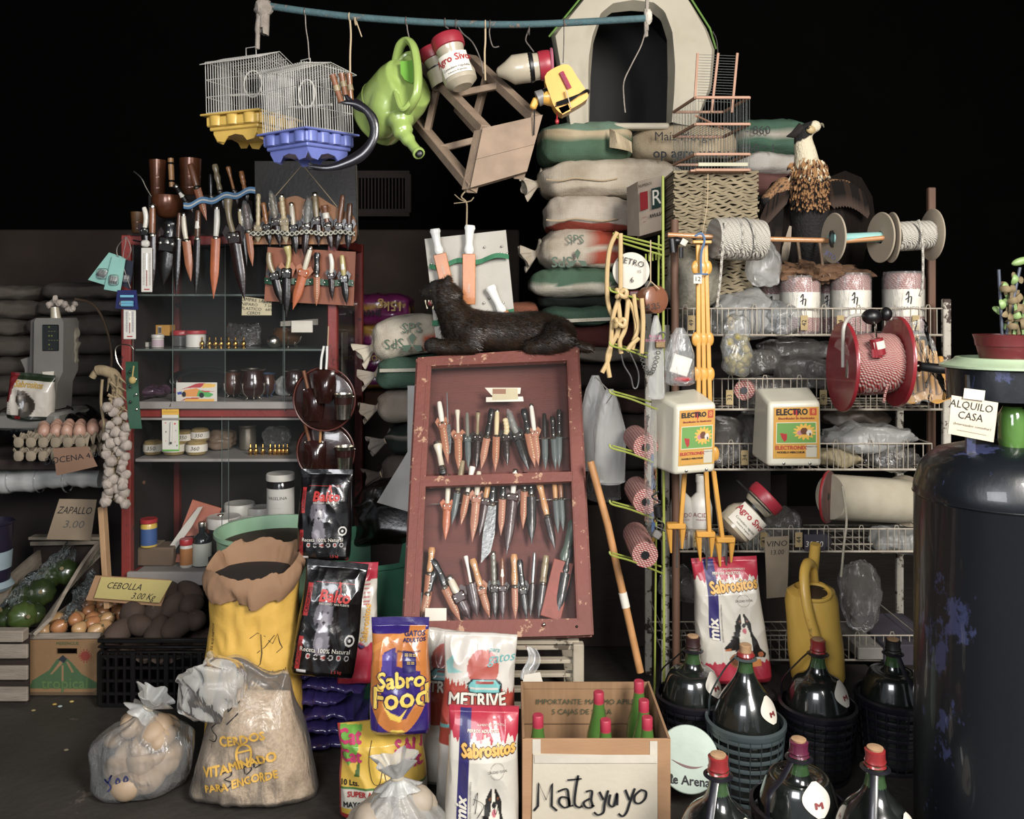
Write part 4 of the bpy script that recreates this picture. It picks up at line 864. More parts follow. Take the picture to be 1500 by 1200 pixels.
body=g.build('body',FUR,catt,fuse=.0065,smi=3)
# fur
g=G(); rg=random.Random(3); me=body.data; B0=basis(catt)
fl=[p for p in me.polygons]; 
for _ in range(30000):
    p=fl[rg.randrange(len(fl))]; c=B0 @ p.center; n=p.normal
    if c.x < P(640,0,CATY).x and rg.random() < .7:continue
    d=(V((.9,0,-.35))-n*V((.9,0,-.35)).dot(n)+n*.35+V((rg.uniform(-.3,.3),rg.uniform(-.3,.3),rg.uniform(-.3,.3)))).normalized()
    L=rg.uniform(.008,.02); w=V((d.y*n.z-d.z*n.y,d.z*n.x-d.x*n.z,d.x*n.y-d.y*n.x)).normalized()*.0012
    j=c+V((rg.uniform(-1,1),rg.uniform(-1,1),rg.uniform(-1,1)))*.002; g.add([j-w,j+w,j+d*L],[(0,1,2)])
g.build('fur',mat('fur_strands','#20150d','#4a3420',rough=.4,bump=0,scale=30),catt,smooth=False,kind='stuff')
part('mouth',mat('mouth_pink','#6d3230',rough=.3),catt,lambda g:g.ball(P(631,444,CATY-.005),(.014,.02,.012),12,8)); TEE=mat('teeth','#cfc6a8',rough=.3)
for x,y,x2,y2 in ((623,440,624,447),(632,440,633,445),(626,452,624,446),(634,452,635,447),(628,440,628,443),(638,441,638,445)):part('tooth',TEE,catt,lambda g:g.tube([P(x,y,CATY-.022),P(x2,y2,CATY-.024)],[.0028,.0004],6))
part('eye',mat('amber_glass_eye','#5a4a18',rough=.05,coat=1),catt,lambda g:g.ball(P(632,426,CATY-.028),.0065,12,8)); part('nose',BLACKP,catt,lambda g:g.ball(P(618,434,CATY-.004),(.006,.009,.006),10,6))
for dx in range(4):part('toe',FUR,catt,lambda g:g.ball(P(628+dx*.5,506+dx*2.2,CATY-.06+.0*dx),(.012,.012,.008),10,6))
# ---------------------------------------------------------------- white board of butcher knives
WB=mat('white_painted_board','#b5b0a4','#8d877a',rough=.6,scale=4,wear='#5b5346',weart=.7)
t=thing('white_knife_board','white board with green strap and white handled butcher knives, behind the wildcat','board',P(690,480,3.24))
brd=[(622,350),(741,337),(753,456),(708,462),(706,500),(641,512),(636,470)]
part('board',WB,t,lambda g:g.slab(brd,lambda a,b:P(a,b,3.26),(0,.01,0)),smooth=False)
part('narrow_strip',WB,t,lambda g:g.slab([(633,452),(642,450),(648,505),(640,510)],lambda a,b:P(a,b,3.235),(0,.01,0)),smooth=False)
GRB=mat('green_webbing','#2f7a52','#1f5638',rough=.8,bump=.3,bscale=200)
part('strap',GRB,t,lambda g:g.grid(lambda u,v:P(629+116*u,390-15*u+3*sin(u*13)+(.5-v)*7,3.24-.02*abs(sin(u*9.4))),50,3),solid=.002)
part('lower_strap',GRB,t,lambda g:g.grid(lambda u,v:P(633+14*u,474-2*u+(.5-v)*8,3.22),4,2),solid=.002); part('lower_strap',GRB,t,lambda g:g.grid(lambda u,v:P(726+27*u,460-5*u+(.5-v)*6,3.24),4,2),solid=.002)
for q in ((632,387),(673,382),(710,381),(743,372),(710,362),(735,361),(734,371),(709,444),(737,444),(716,437)):part('rivet',SILVER,t,lambda g:g.ball(P(q[0],q[1],3.252),(.0045,.003,.0045),8,5))
part('hanging_string',STRING,t,lambda g:g.tube(spline(PP([(683,345),(684,310),(683,296),(676,288),(684,278)],3.24),5),.003,6)); part('string_bow',STRING,t,lambda g:[g.tube(spline(PP(q,3.24),4),.002,5) for q in ([(683,296),(674,292),(666,285)],[(683,296),(674,297),(665,298)],[(683,296),(690,294),(694,289)])],kind='stuff')
for (q,lab) in (([(634,336),(644,372),(658,438)],'left butcher knife'),([(690,330),(687,372),(690,446)],'middle butcher knife')):
    kk=knife(pf(3.22),q,NF,'plastic','ochre',14,19,'chef','',place='',od=lab.split()[0]+' one on the white board',name='butcher_knife')
    letters('ACERO',.011,lambda a,b:V((a,-.0045,b)),PAPER,kk,cx=0,cy=-.13 if 'middle' in lab else -.06,rot=1.57,local=True)
knife(pf(3.23),[(716,420),(737,458),(741,466)],NF,'plastic','ochre',14,16,'chef','',place='',od='lower right of the white board',name='butcher_knife')
# ---------------------------------------------------------------- sacks
def lsack(label,x0,x1,y0,y1,Y,depth=.3,col='#a79b88',cf=None,tie=None,group='filled sacks stacked at the back',m=None,tip=0,seed=0,e=.46,wr=.014,nr=None,tl=.095,tc='#a79b88'):
    k=K(Y); rx,rz=(x1-x0)/2*k,(y1-y0)/2*k*1.06; c=P((x0+x1)/2,(y0+y1)/2,Y+depth/2)
    t=soft('grain_sack',label,'sack',c,(rx,depth/2,rz),m or (weave('woven_sack_print',vc=True) if cf else weave('sack_'+col.strip('#'),col)),(0,rad(tip),0),group,col=cf,e=e,wr=wr,seed=seed)
    for sd in (tie or ''):
        s_=-1 if sd == 'l' else 1; neck(t,(s_*rx*.97,-depth*.12,rz*.85),(s_,-.15,-.35),nr or rz*.62,tl,weave('sack_'+tc.strip('#'),tc),seed=seed)
    return t
def stitchline(t,x0,x1,y,Y,m=None,name='seam'):
    part(name,m or STRING,t,lambda g:g.tube(spline(PP([(x0+(x1-x0)*i/5,y+2*sin(i*2.1)) for i in range(6)],Y),4),.003,5))
def band(z0,z1,c,base,x0=-2,x1=2):return lambda x,z:c if z0 < z < z1 and x0 < x < x1 else base
SY=3.45
def stripes(base,ls):
    def f(x,z):
        for x0,x1,z0,z1,c in ls:
            if x0 < x < x1 and z0 < z < z1:return c
        return base
    return f
lsack('green sack with folded cream top edge, top left of the big stack',784,925,187,246,SY,.36,cf=lambda x,z:'#4a664f' if z < .18+.1*sin(x*9) else ('#b8a684' if z < .62 and x < .95 else '#66806c'),seed=1)
t=lsack('cream sack printed in black, beside the green one on top',915,1075,190,242,SY+.02,.36,'#a8977a',seed=2)
mq=pix_map(SY-.012); letters('Maíz Morgen',.05,lambda a,b:P(1005,201,SY+.0)+V((a,-.012,b)),INK,t); letters('op agro www',.055,lambda a,b:P(1012,225,SY-.022)+V((a,0,b)),INK,t,bold=.0012)
part('flap',weave('sack_b8a684','#b8a684'),t,lambda g:g.grid(lambda u,v:P(893+32*u+(1-v)*8*sin(u*3),188+20*u+28*(1-v)*(1-.4*u),SY-.03-.03*sin(u*5)),8,8),solid=.002)
t=lsack('long white sack with two green lines and a tied neck',783,1000,238,294,SY,.36,cf=stripes('#b5a894',[(-2,2,-.42,-.36,'#2f5a3c'),(-2,2,-.52,-.47,'#2f5a3c')]),tie='l',seed=3,tc='#b5a894'); stitchline(t,800,905,263,SY-.008)
t=lsack('white sack with red lower edge and a line of black print',793,930,291,345,SY,.36,cf=stripes('#b5a99a',[(-2,2,-1,-.62,'#8a3524'),(-.1,.55,.1,.2,'#2a2622')]),seed=4); stitchline(t,800,905,322,SY-.01)
t=lsack('white sack with green print and red patches, above the green ones',785,915,339,395,SY,.36,cf=stripes('#b1a593',[(.12,2,-.8,-.18,'#9a3a22'),(.12,2,.28,.9,'#9a3a22')]),tie='l',seed=5,tc='#b1a593')
GRN=inkm('#24462a'); letters('SPS',.06,lambda a,b:P(823,383,SY-.028)+V((a,0,b)),GRN,t,rot=pi,bold=.001); letters('SPS',.05,lambda a,b:P(843,351,SY-.016)+V((a,0,b)),GRN,t)
part('leaf_mark',GRN,t,lambda g:[g.slab([(0,0),(.012,.03),(0,.045),(-.012,.03)],lambda a,b,r=r:P(846,381,SY-.03)+V((a*cos(r)-b*sin(r),0,a*sin(r)+b*cos(r))),(0,.001,0)) for r in (0,2.1,-2.1)],smooth=False)
lsack('green sack with a white lower stripe, left end pointed',772,905,393,434,SY,.36,cf=lambda x,z:'#44604b' if z > -.25+.1*sin(x*5) else '#a8a292',seed=6)
t=lsack('dark sack squeezed below the green and white one',785,905,432,452,SY+.06,.3,'#0f1512',seed=7)
t=lsack('dull green sack with a pale seam line, lower in the stack',790,905,449,476,SY,.36,'#2e4637',seed=8); part('seam',weave('sack_a8a292','#a8a292'),t,lambda g:g.grid(lambda u,v:P(806+95*u,471-4*u+(v-.5)*5,SY-.012),12,2))
lsack('dark red sack near the bottom of the big stack',800,960,474,508,SY+.02,.34,'#3d1510',seed=9); t=lsack('white edged dark sack just right of the knife case top',800,965,505,528,SY,.36,'#5b544c',seed=10)
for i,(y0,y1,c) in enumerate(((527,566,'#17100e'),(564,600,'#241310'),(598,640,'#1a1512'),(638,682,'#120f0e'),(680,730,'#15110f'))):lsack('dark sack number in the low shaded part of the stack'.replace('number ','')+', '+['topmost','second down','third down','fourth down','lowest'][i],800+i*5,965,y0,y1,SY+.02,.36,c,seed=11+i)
lsack('bare orange topped sack peeping behind the white knife board',745,790,443,480,3.55,.3,'#8f553c',seed=17)
# right column, seen beyond the wicker coloured stack
t=lsack('green sack with white stripe printed with black numbers',1062,1172,181,234,SY+.05,.36,cf=stripes('#3d5c4a',[(-2,2,-.02,.28,'#a39a8e')]),seed=20)
letters('- 860',.05,lambda a,b:P(1109,192,SY+.036)+V((a,-.01,b)),INK,t); letters('1 - 098',.05,lambda a,b:P(1110,217,SY+.026)+V((a,-.01,b)),INK,t,rot=pi)
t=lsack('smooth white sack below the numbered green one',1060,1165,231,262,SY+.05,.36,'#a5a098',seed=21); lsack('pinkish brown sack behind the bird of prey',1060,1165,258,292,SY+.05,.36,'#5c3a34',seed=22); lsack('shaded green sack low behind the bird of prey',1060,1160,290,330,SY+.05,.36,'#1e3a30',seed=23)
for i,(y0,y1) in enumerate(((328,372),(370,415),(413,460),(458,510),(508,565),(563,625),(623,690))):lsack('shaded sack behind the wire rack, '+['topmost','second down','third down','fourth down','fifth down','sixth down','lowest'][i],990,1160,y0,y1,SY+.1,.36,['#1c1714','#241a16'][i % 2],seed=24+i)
# left column by the cabinet: purple bags
PUR=vcm('purple_film',.25,.5,.5,bscale=14)
def pbag(label,x0,x1,y0,y1,Y,cf,seed):return lsack(label,x0,x1,y0,y1,Y,.3,cf=cf,m=PUR,group='purple feed bags behind the cabinet',seed=seed,wr=.016)
pu=lambda x,z:'#b98a1e' if abs(z-.25-.25*sin(x*4)) < .12 else '#7d2260'
PY_=3.85
t=pbag('shiny purple feed bag with yellow swirl, top of its pile',517,608,430,474,PY_,pu,31); letters('15kg',.06,lambda a,b:P(572,448,PY_-.03)+V((a,0,b)),inkm('#c09028'),t,rot=pi,bold=.001); letters('CARNE',.035,lambda a,b:P(540,459,PY_-.03)+V((a,0,b)),INK,t,bold=.001)
pbag('purple and yellow feed bag, second in its pile',517,600,472,508,PY_,lambda x,z:'#b3851e' if z > .1 and x < .6 else '#7d2260',32)
t=pbag('purple feed bag lettered in yellow, third in its pile',517,600,506,543,PY_,lambda x,z:'#74205a',33); letters('CALORIAS',.035,lambda a,b:P(549,525,PY_-.03)+V((a,0,b)),inkm('#c09028'),t,bold=.001); letters('TODAS LAS',.02,lambda a,b:P(549,516,PY_-.03)+V((a,0,b)),inkm('#c09028'),t)
pbag('ochre and purple feed bag, lowest in its pile',517,590,541,565,PY_,lambda x,z:'#a8771c' if x < -.2 or z < -.4 else '#74205a',34)
t=thing('wooden_shelf','dark ochre plank under the purple feed bags','shelf',P(560,600,4.0)); part('plank',mat('ochre_plank','#4e2d12','#2e1a0b',rough=.8),t,lambda g:g.box(P(560,582,4.0),(.42,.34,.08),bev=.005),smooth=False)
part('support',DKWOOD,t,lambda g:g.box((P(560,0,4).x,4.02,P(0,596,4).z/2),(.4,.3,P(0,596,4).z),bev=.005),smooth=False)
LY=3.3
t=lsack('white sack with green print and tied neck, left of the wildcat',553,660,462,520,LY,.3,cf=stripes('#b4aa97',[(.45,2,-.8,-.1,'#a9431f')]),tie='l',seed=35,tip=-12,tc='#b4aa97')
letters('SPS',.055,lambda a,b:P(577,503,LY-.02)+V((a,0,b)),GRN,t,rot=pi+.08); letters('SPS',.055,lambda a,b:P(603,481,LY-.02)+V((a,0,b)),GRN,t,rot=.05)
part('leaf_mark',GRN,t,lambda g:[g.slab([(0,0),(.014,.03),(0,.045),(-.014,.03)],lambda a,b,r=r:P(604,505,LY-.02)+V((a*cos(r)-b*sin(r),0,a*sin(r)+b*cos(r))),(0,.001,0)) for r in (0,2.1,-2.1)],smooth=False)
t=lsack('green sack with white line and tied neck, left of the case',553,660,520,565,LY,.3,'#3b5646',tie='l',seed=36,tc='#8f8578'); part('line',weave('sack_a8a292','#a8a292'),t,lambda g:g.grid(lambda u,v:P(556+56*u,543-1*u+(v-.5)*5,LY-.012),12,2))
lsack('beige sack with tied ear, below the green sack',556,650,568,613,LY,.3,'#83786a',tie='l',seed=37,tc='#83786a'); lsack('dark sack with a pale line and loose tied ear, shaded',568,650,618,660,LY,.3,cf=stripes('#17201a',[(-2,2,0,.35,'#6a625a')]),tie='l',seed=38,tc='#6a625a'); lsack('brownish sack lowest of the tied ones by the case',562,650,662,712,LY,.3,'#4a3f39',tie='l',seed=39,tc='#4a3f39')
lsack('black plastic sack filling the gap above the green buckets',520,660,700,790,3.2,.35,m=mat('black_bag','#15100e','#0a0807',rough=.25,bump=.6,bscale=20),seed=40,wr=.03)
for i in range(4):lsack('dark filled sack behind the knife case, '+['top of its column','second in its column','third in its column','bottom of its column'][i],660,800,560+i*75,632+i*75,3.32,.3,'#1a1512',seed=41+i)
for (x0,x1,y1,Y_,lab) in ((995,1158,690,3.55,'dark platform under the shaded sacks behind the wire rack'),(815,962,728,3.47,'dark platform under the big sack stack'),(662,798,855,3.32,'dark platform behind the slatted stand'),(540,655,788,3.2,'dark platform under the tied sacks left of the case'),(-60,205,690,4.7,'low platform under the dim sacks at the far left')):
    z_=P(0,y1,Y_).z; t=thing('platform',lab,'platform',P((x0+x1)/2,450,Y_)*1); t.location.z=0; part('body',DKWOOD,t,lambda g:g.box((P((x0+x1)/2,0,Y_).x,Y_+.19,z_/2-.01),((x1-x0)*K(Y_),.3,z_-.02),bev=.005),smooth=False)
# far left sacks in gloom
for i,(x0,x1,y0,y1) in enumerate(((-60,82,418,440),(78,200,415,440),(-60,74,438,467),(70,205,438,462),(-60,60,464,492),(56,200,460,490),(-60,70,490,520),(66,205,488,518),(-60,60,518,546),(56,205,516,548),(-60,70,545,575),(66,205,546,576),(-60,60,574,604),(60,205,575,606),(-60,70,603,640),(66,205,605,642),(-60,60,640,690),(60,205,640,690))):
    lsack('grey white sack in the dim pile at the far left, '+ORD[i//2].split()[0].replace('leftmost','first')+' layer, '+['left','right'][i % 2]+' one',x0,x1,y0,y1,4.7,.5,['#6f665d','#615952'][i % 2],seed=50+i,group='dim sacks at the far left',e=.5)
# ---------------------------------------------------------------- hanging pole and what hangs from it
HY=2.62
PIPE=mat('chalky_teal_paint','#3a585c','#263c42',rough=.8,scale=30,wear='#6b5c4e',weart=.6,wearscale=30,bump=.6,bscale=120)
ROPE=mat('dirty_cotton_rope','#8d8377','#5d5348',rough=.95,bump=.9,bscale=150,scale=30)
pole=thing('hanging_pole','sagging teal painted pole hung across the top from roped ends','pole',P(670,33,HY)); k=K(HY)
ppts=spline(PP([(388,8),(450,17),(520,25),(600,31),(680,35),(760,36),(840,33),(945,27)],HY),6)
part('pole',PIPE,pole,lambda g:g.tube(ppts,5.2*k,12))
ceil=3.98
part('rope',ROPE,pole,lambda g:(g.tube(spline([P(385,-10,HY)+V((0,0,1.55)),P(386,-8,HY),P(388,8,HY),P(381,24,HY),P(378,45,HY),P(377,72,HY)],5),[.011]*6+[.014]*5+[.013]*5+[.010]*5+[.007]*5,10)))
part('rope_lashing',ROPE,pole,lambda g:g.ball(P(386,12,HY),(.028,.025,.03),16,12,fn=lambda p:p*(1+.25*noise.noise(p*90))))
part('rope',ROPE,pole,lambda g:g.tube(spline([P(950,-10,HY)+V((0,0,1.55)),P(948,-6,HY),P(946,14,HY),P(951,32,HY)],5),.006,8)); part('knot',mat('pale_knot','#b3ab9c','#7c7468',rough=.9,bump=.8,bscale=120),pole,lambda g:g.ball(P(950,25,HY),(.013,.014,.024),14,10,fn=lambda p:p*(1+.3*noise.noise(p*120))))
part('rope_tail',ROPE,pole,lambda g:g.tube(spline(PP([(948,34),(940,65),(925,95),(914,120),(914,145),(916,165)],HY),5),.0018,5))
def hook(label,pts,w=.002,m=None):
    t=thing('wire_hook',label,'hook',P(pts[0][0],pts[0][1],HY)); part('wire',m or WIREM,t,lambda g:g.tube(spline(PP(pts,HY),5),w,6)); part('loop',m or WIREM,t,lambda g:g.lathe(P(pts[0][0],pts[0][1]+3,HY),[(6.2*k,-.002),(6.8*k,0),(6.2*k,.002)],14,R=ax((1,0,0)),capb=False,capt=False)); return t
hook('thin dark wire carrying the blue tray bird cage',[(447,15),(448,40),(451,60),(453,88)]); hook('pale straight wire holding the sickles',[(512,22),(514,50),(513,80),(513,106)],.0028,STRING); hook('short bent straw coloured wire beside the sickle wire',[(521,28),(525,40),(530,54)],.0018,STRING)
hook('bent wire hooking the green watering can',[(595,28),(597,45),(601,62)]); hook('double wire over the upright lidded jar',[(652,30),(650,36),(657,42)]); hook('long curved dark wire behind the stool',[(668,32),(677,48),(692,62),(703,85),(708,108)]); hook('knotted string dropping to the stool rung',[(711,33),(711,60),(710,80),(711,118)],.0028,STRING); hook('short crooked dark wire right of the stool string',[(718,33),(717,50),(722,68),(731,68)]); hook('twisted dark wire above the lying jar',[(775,42),(770,58),(776,68),(782,76)]); hook('long thin wire holding the yellow clippers',[(826,30),(826,60),(825,92)])
# bird cages
WHW=mat('white_coated_wire','#b9b6ae','#8d8a82',rough=.45,bump=0)
def birdcage(label,c,yaw,W,D,H,RH,trc,tilt=0,sw=1):
    t=thing('birdcage',label,'bird cage',c,(rad(tilt),0,rad(yaw))); T=mat('tray_'+trc.strip('#'),trc,rough=.35,bump=.05,sub=.05)
    w,d=W/2,D/2; nW,nD=20,18
    g=G(); r=.0011
    def wire(a,b,rr=r):g.tube([a,b],rr,5,cap=False)
    for i in range(nW+1):
        x=-w+W*i/nW
        for y in (-d,d):wire((x,y,0),(x,y,H+ (0)))
    for i in range(nD+1):
        y=-d+D*i/nD; h=H+RH*(1-abs(y)/d)
        for x in (-w,w):wire((x,y,0),(x,y,h))
    g.build('cage_bars',WHW,t,local=True,kind='stuff')
    g=G(); o_=.012
    for i in range(nW*1+1):
        x=-w-o_+(W+2*o_)*i/nW; wire((x,-d-.012,H-.008),(x,0,H+RH)); wire((x,d+.012,H-.008),(x,0,H+RH))
    for z_ in (0,.33,.66,1):
        for s_ in (-1,1):wire((-w-o_,s_*(d+.012)*(1-z_),H-.008+(RH+.008)*z_),(w+o_,s_*(d+.012)*(1-z_),H-.008+(RH+.008)*z_),.0013)
    g.build('wire_roof',WHW,t,local=True,kind='stuff')
    for z in (.004,H*.33,H*.66,H):
        g=G(); g.tube([(-w,-d,z),(w,-d,z),(w,d,z),(-w,d,z)],.0016,6,closed=True); g.build('wire_hoop',WHW,t,local=True)
    g=G(); g.tube([(-.02,0,H+RH),(-.02,0,H+RH+.026),(.02,0,H+RH+.026),(.02,0,H+RH)],.0014,6); g.build('carry_handle',WHW,t,local=True)
    g=G(); g.tube([(.02+.035*cos(a),-.02,H*.62+.042*sin(a)) for a in [2*pi*i/24 for i in range(24)]],.0026,8,closed=True); g.build('swing_ring',WHP,t,local=True)
    g=G(); g.tube([(-w,.01,H*.5),(w,.01,H*.42)],.004,8); g.build('perch',WHP,t,local=True)
    g=G(); h1,h2,h3=.04,.062,.085
    g.box((0,0,-.003),(W+.03,D+.03,.006),bev=.002); g.box((0,0,-h1/2-.004),(W+.004,D+.004,h1-.008),bev=.004); g.box((0,0,-h1-.006),(W-.01,D-.01,.012),bev=.003); g.box((0,0,-h2+.004),(W-.035,D-.035,.018),bev=.004)
    g.build('tray',T,t,local=True,ang=30)
    for i in range(3):
        for s_ in (-1,1):g=G(); g.lathe((-w+W*(i+.5)/3,s_*d,-h1+.002),[(.019,0),(.021,h1*.8),(.019,h1*.88)],16,sy=.45); g.build('scallop',T,t,local=True)
    for i in range(4):
        for s_ in (-1,1):g=G(); g.lathe((s_*w,-d+D*(i+.5)/4,-h1+.002),[(.016,0),(.018,h1*.8),(.016,h1*.88)],16,sx=.45); g.build('scallop',T,t,local=True)
    for s_ in (-1,1):
        g=G(); pl=[(-w*.86,-h2),(-w*.7,-h3),(-w*.45,-h3-.004),(-w*.3,-h2-.01),(0,-h2-.004),(w*.3,-h2-.01),(w*.45,-h3-.004),(w*.7,-h3),(w*.86,-h2),(w*.86,-h1),(-w*.86,-h1)]
        g.slab(pl,lambda a,b:V((a,s_*d*.82,b)),(0,.004*s_,0)); g.build('foot_skirt',T,t,local=True,smooth=False)
        g=G(); g.slab(pl,lambda a,b:V((s_*w*.82,a*D/W,b)),(.004*s_,0,0)); g.build('foot_skirt',T,t,local=True,smooth=False)
    return t
birdcage('white wire bird cage with yellow tray, left of the pair',P(370,172,2.78),-22,.20,.20,.165,.035,'#cda638',2)
birdcage('white wire bird cage with blue tray, right of the pair',P(452,197,2.62),-34,.19,.19,.19,.012,'#6672b8',3)
# sickles
SBL=mat('dark_curved_blade','#17141a','#0c0a0c',rough=.28,coat=.4,bump=.1)
for i,(a,b,hp) in enumerate((((487,110),(500,150),0),((500,108),(506,140),1),((511,108),(514,150),2))):
    t=thing('sickle','sickle with a wooden handle hung beside the blue tray cage, '+['leftmost','middle','rightmost'][i]+' handle','sickle',P(b[0],b[1],HY)); Y=HY-.13+.02*i
    part('handle',hm('wood'),t,lambda g:g.tube([P(a[0],a[1],Y),P((a[0]+b[0])/2,(a[1]+b[1])/2,Y),P(*b,Y)],[.010,.0085,.0095],10)); part('ferrule',hm('horn'),t,lambda g:g.tube([P((a[0]+b[0])/2-1,(a[1]+b[1])/2-4,Y),P((a[0]+b[0])/2+1,(a[1]+b[1])/2+4,Y)],.0105,10))
    rr=[0,3,-3][i]
    pts=spline(PP([b,(521,152+rr),(538,163),(548,182-rr),(546,205),(530,226+rr),(503,240+rr*.6),(478,246),(452,243+rr)],Y),5); n_=len(pts)
    part('blade',SBL,t,lambda g:g.tube(pts,[(.004+.0095*sin(pi*min(1,j/n_*1.05))**.6)*1.0 for j in range(n_)],8,flat=.35,up=(0,1,0)))
# green watering can
LIME=mat('lime_green_plastic','#8aa348','#7c943e',rough=.3,bump=.06,bscale=30,coat=.3,sub=.1)
t=thing('green_watering_can','bright green plastic watering can hanging by its handle, spout down','watering can',P(600,62,HY)); Y=HY
def can_body(g):
    c=P(574,150,Y+.06); R=ax(V((.62,-.62,.48)),(0,0,1))
    g.lathe(c,[(.001,-.105),(.085,-.105),(.098,-.095),(.102,-.02),(.1,.06),(.09,.10),(.001,.105)],36,R=R,sx=.88)
    return c,R
g=G(); c,R=can_body(g)
g.ball(P(576,145,Y+.04),(.07,.09,.135),24,16,R=Matrix.Rotation(rad(22),3,'Y'))
g.tube(spline([P(586,172,Y-.02),P(590,192,Y-.04),P(599,206,Y-.06),P(613,224,Y-.09)],5),[.042]*3+[.032]*4+[.022]*4+[.016]*5,14)
g.build('body',LIME,t,fuse=.005,smi=5)
part('hood_rim',LIME,t,lambda g:g.tube(spline([P(x,y,Y-dy) for x,y,dy in ((600,78,.0),(584,92,.0),(577,118,.03),(581,142,.07),(589,160,.09),(602,148,.09),(612,120,.07),(612,95,.03))],5,True),.0075,8,closed=True))
part('hood',LIME,t,lambda g:g.grid(lambda u,v:(lambda q:P(596,118,Y-.03)*(1-v)+q*v)(spline([P(x,y,Y-dy) for x,y,dy in ((600,78,.0),(584,92,.0),(577,118,.03),(581,142,.07),(589,160,.09),(602,148,.09),(612,120,.07),(612,95,.03))],4,True)[int(u*32) % 32]),32,4,cu=True))
part('filler_lid',mat('lime_darker','#5f9a22',rough=.3),t,lambda g:g.slab([(586,90),(604,88),(609,96),(610,117),(603,122),(593,117),(587,108)],lambda a,b:P(a,b,Y-.045-(b-88)*.0006),(0,.008,0)))
part('handle',LIME,t,lambda g:g.tube(spline([P(581,88,Y+.02),P(587,66,Y-.01),P(598,60,Y-.03),P(607,72,Y-.06),(P(612,105,Y-.09)),P(611,135,Y-.10),P(604,152,Y-.085),P(596,164,Y-.05)],5),.0155,12,flat=.75))
part('seam',LIME,t,lambda g:g.lathe(c,[(.1025,-.03),(.1045,-.027),(.1025,-.024)],36,R=R,sx=.88,capb=False,capt=False)); part('spout_tip',LIME,t,lambda g:g.lathe(P(613,224,Y-.09),[(.013,-.006),(.0185,-.004),(.0185,.004),(.0135,.006)],16,R=ax(P(613,224,1)-P(601,208,1.02),(0,1,0)),capb=False,capt=False))
part('spout_hole',BLACKP,t,lambda g:g.ball(P(614,225,Y-.093),(.012,.006,.012),12,8))
# lidded feeder jars
MILK=mat('milky_plastic','#a89d86','#8b816c',rough=.3,scale=12,bump=.05,coat=.3,sub=.15); CRIM=mat('crimson_lid','#96152a','#7a1022',rough=.4,bump=.1)
def feeder(label,pl,pb,Y,rl=.042,txt=None,ring=None,dY=.0,cone=False):
    t=thing('feeder_jar',label,'jar',P(*pl,Y)); a,b=P(*pl,Y),P(*pb,Y+dY); d=(b-a); L=d.length; R=ax(d,(0,0,1)) if abs(d.normalized().z) < .8 else ax(d,(0,1,0))
    part('lid',CRIM,t,lambda g:g.lathe(a,[(rl*.8,.004),(rl*.82,-.0),(rl*.95,-.004),(rl,0),(rl*1.02,.016),(rl*.98,.032),(rl*.9,.034)],32,R=R,capb=True)); part('lid_well',mat('lid_inner','#7c6c63',rough=.5),t,lambda g:g.lathe(a,[(rl*.78,-.002),(.001,-.0025)],28,R=R,capb=False))
    prof=[(rl*.9,.03),(rl*.8,.05),(rl*.62,.065),(rl*.62,.075),(rl*.95,.1),(rl*1.05,.12),(rl*1.0,L*.9),(rl*.6,L)] if not cone else [(rl*.9,.03),(rl*.92,.05),(rl*1.0,.06),(rl*1.0,L*.68),(rl*.62,L*.82),(rl*.3,L*.97),(rl*.1,L)]
    part('body',MILK,t,lambda g:g.lathe(a,prof,32,R=R)); part('strap',BLACKP,t,lambda g:g.lathe(a,[(rl*.66 if not cone else rl*.97,.052 if not cone else .05),(rl*.7 if not cone else rl*1.04,.06),(rl*.66 if not cone else rl*.97,.068)],24,R=R,capb=False,capt=False))
    if txt:
        r2=rl*1.07; up=R @ V((0,0,1)); fr=V((0,-1,0)); fr=(fr-up*fr.dot(up)).normalized(); sd=up.cross(fr).normalized()
        if sd.x < 0:sd=-sd
        base=a+up*(L*.62)
        def mp(x,y):q=x/r2; return base+sd*(r2*sin(q))+fr*(r2*cos(q)+.001)-up*y
        part('paper_label',PAPER,t,lambda g:g.grid(lambda u,v:mp((u-.5)*r2*1.9,(v-.5)*L*.42)-fr*.001,14,2)); letters(txt,.03,mp,inkm('#9a1a20'),t,cy=.014,bold=.0009); letters('Comedero regulable',.011,mp,INK,t,cy=-.014); letters('Industria Argentina',.008,mp,INK,t,cy=-.026)
    return t
feeder('upright hanging feeder jar with red lid and paper label',(654,57),(678,128),HY-.05,.049,'Agro Sivor',dY=-.02)
feeder('red lidded jar half hidden behind the labelled hanging jar',(632,72),(645,105),HY+.06,.043)
feeder('feeder jar lying horizontally with pink ringed lid, above the yellow clippers',(805,95),(727,106),HY,.045,cone=True)
part('rim_ring',mat('pink_ring','#a8566a',rough=.5),[o for o in COL.objects if o.parent is None and 'lying horizontally' in o.get('label','')][0],lambda g:g.lathe(P(808,94,HY),[(.047,-.004),(.0495,0),(.047,.004)],28,R=ax((1,0,.05)),capb=False,capt=False))
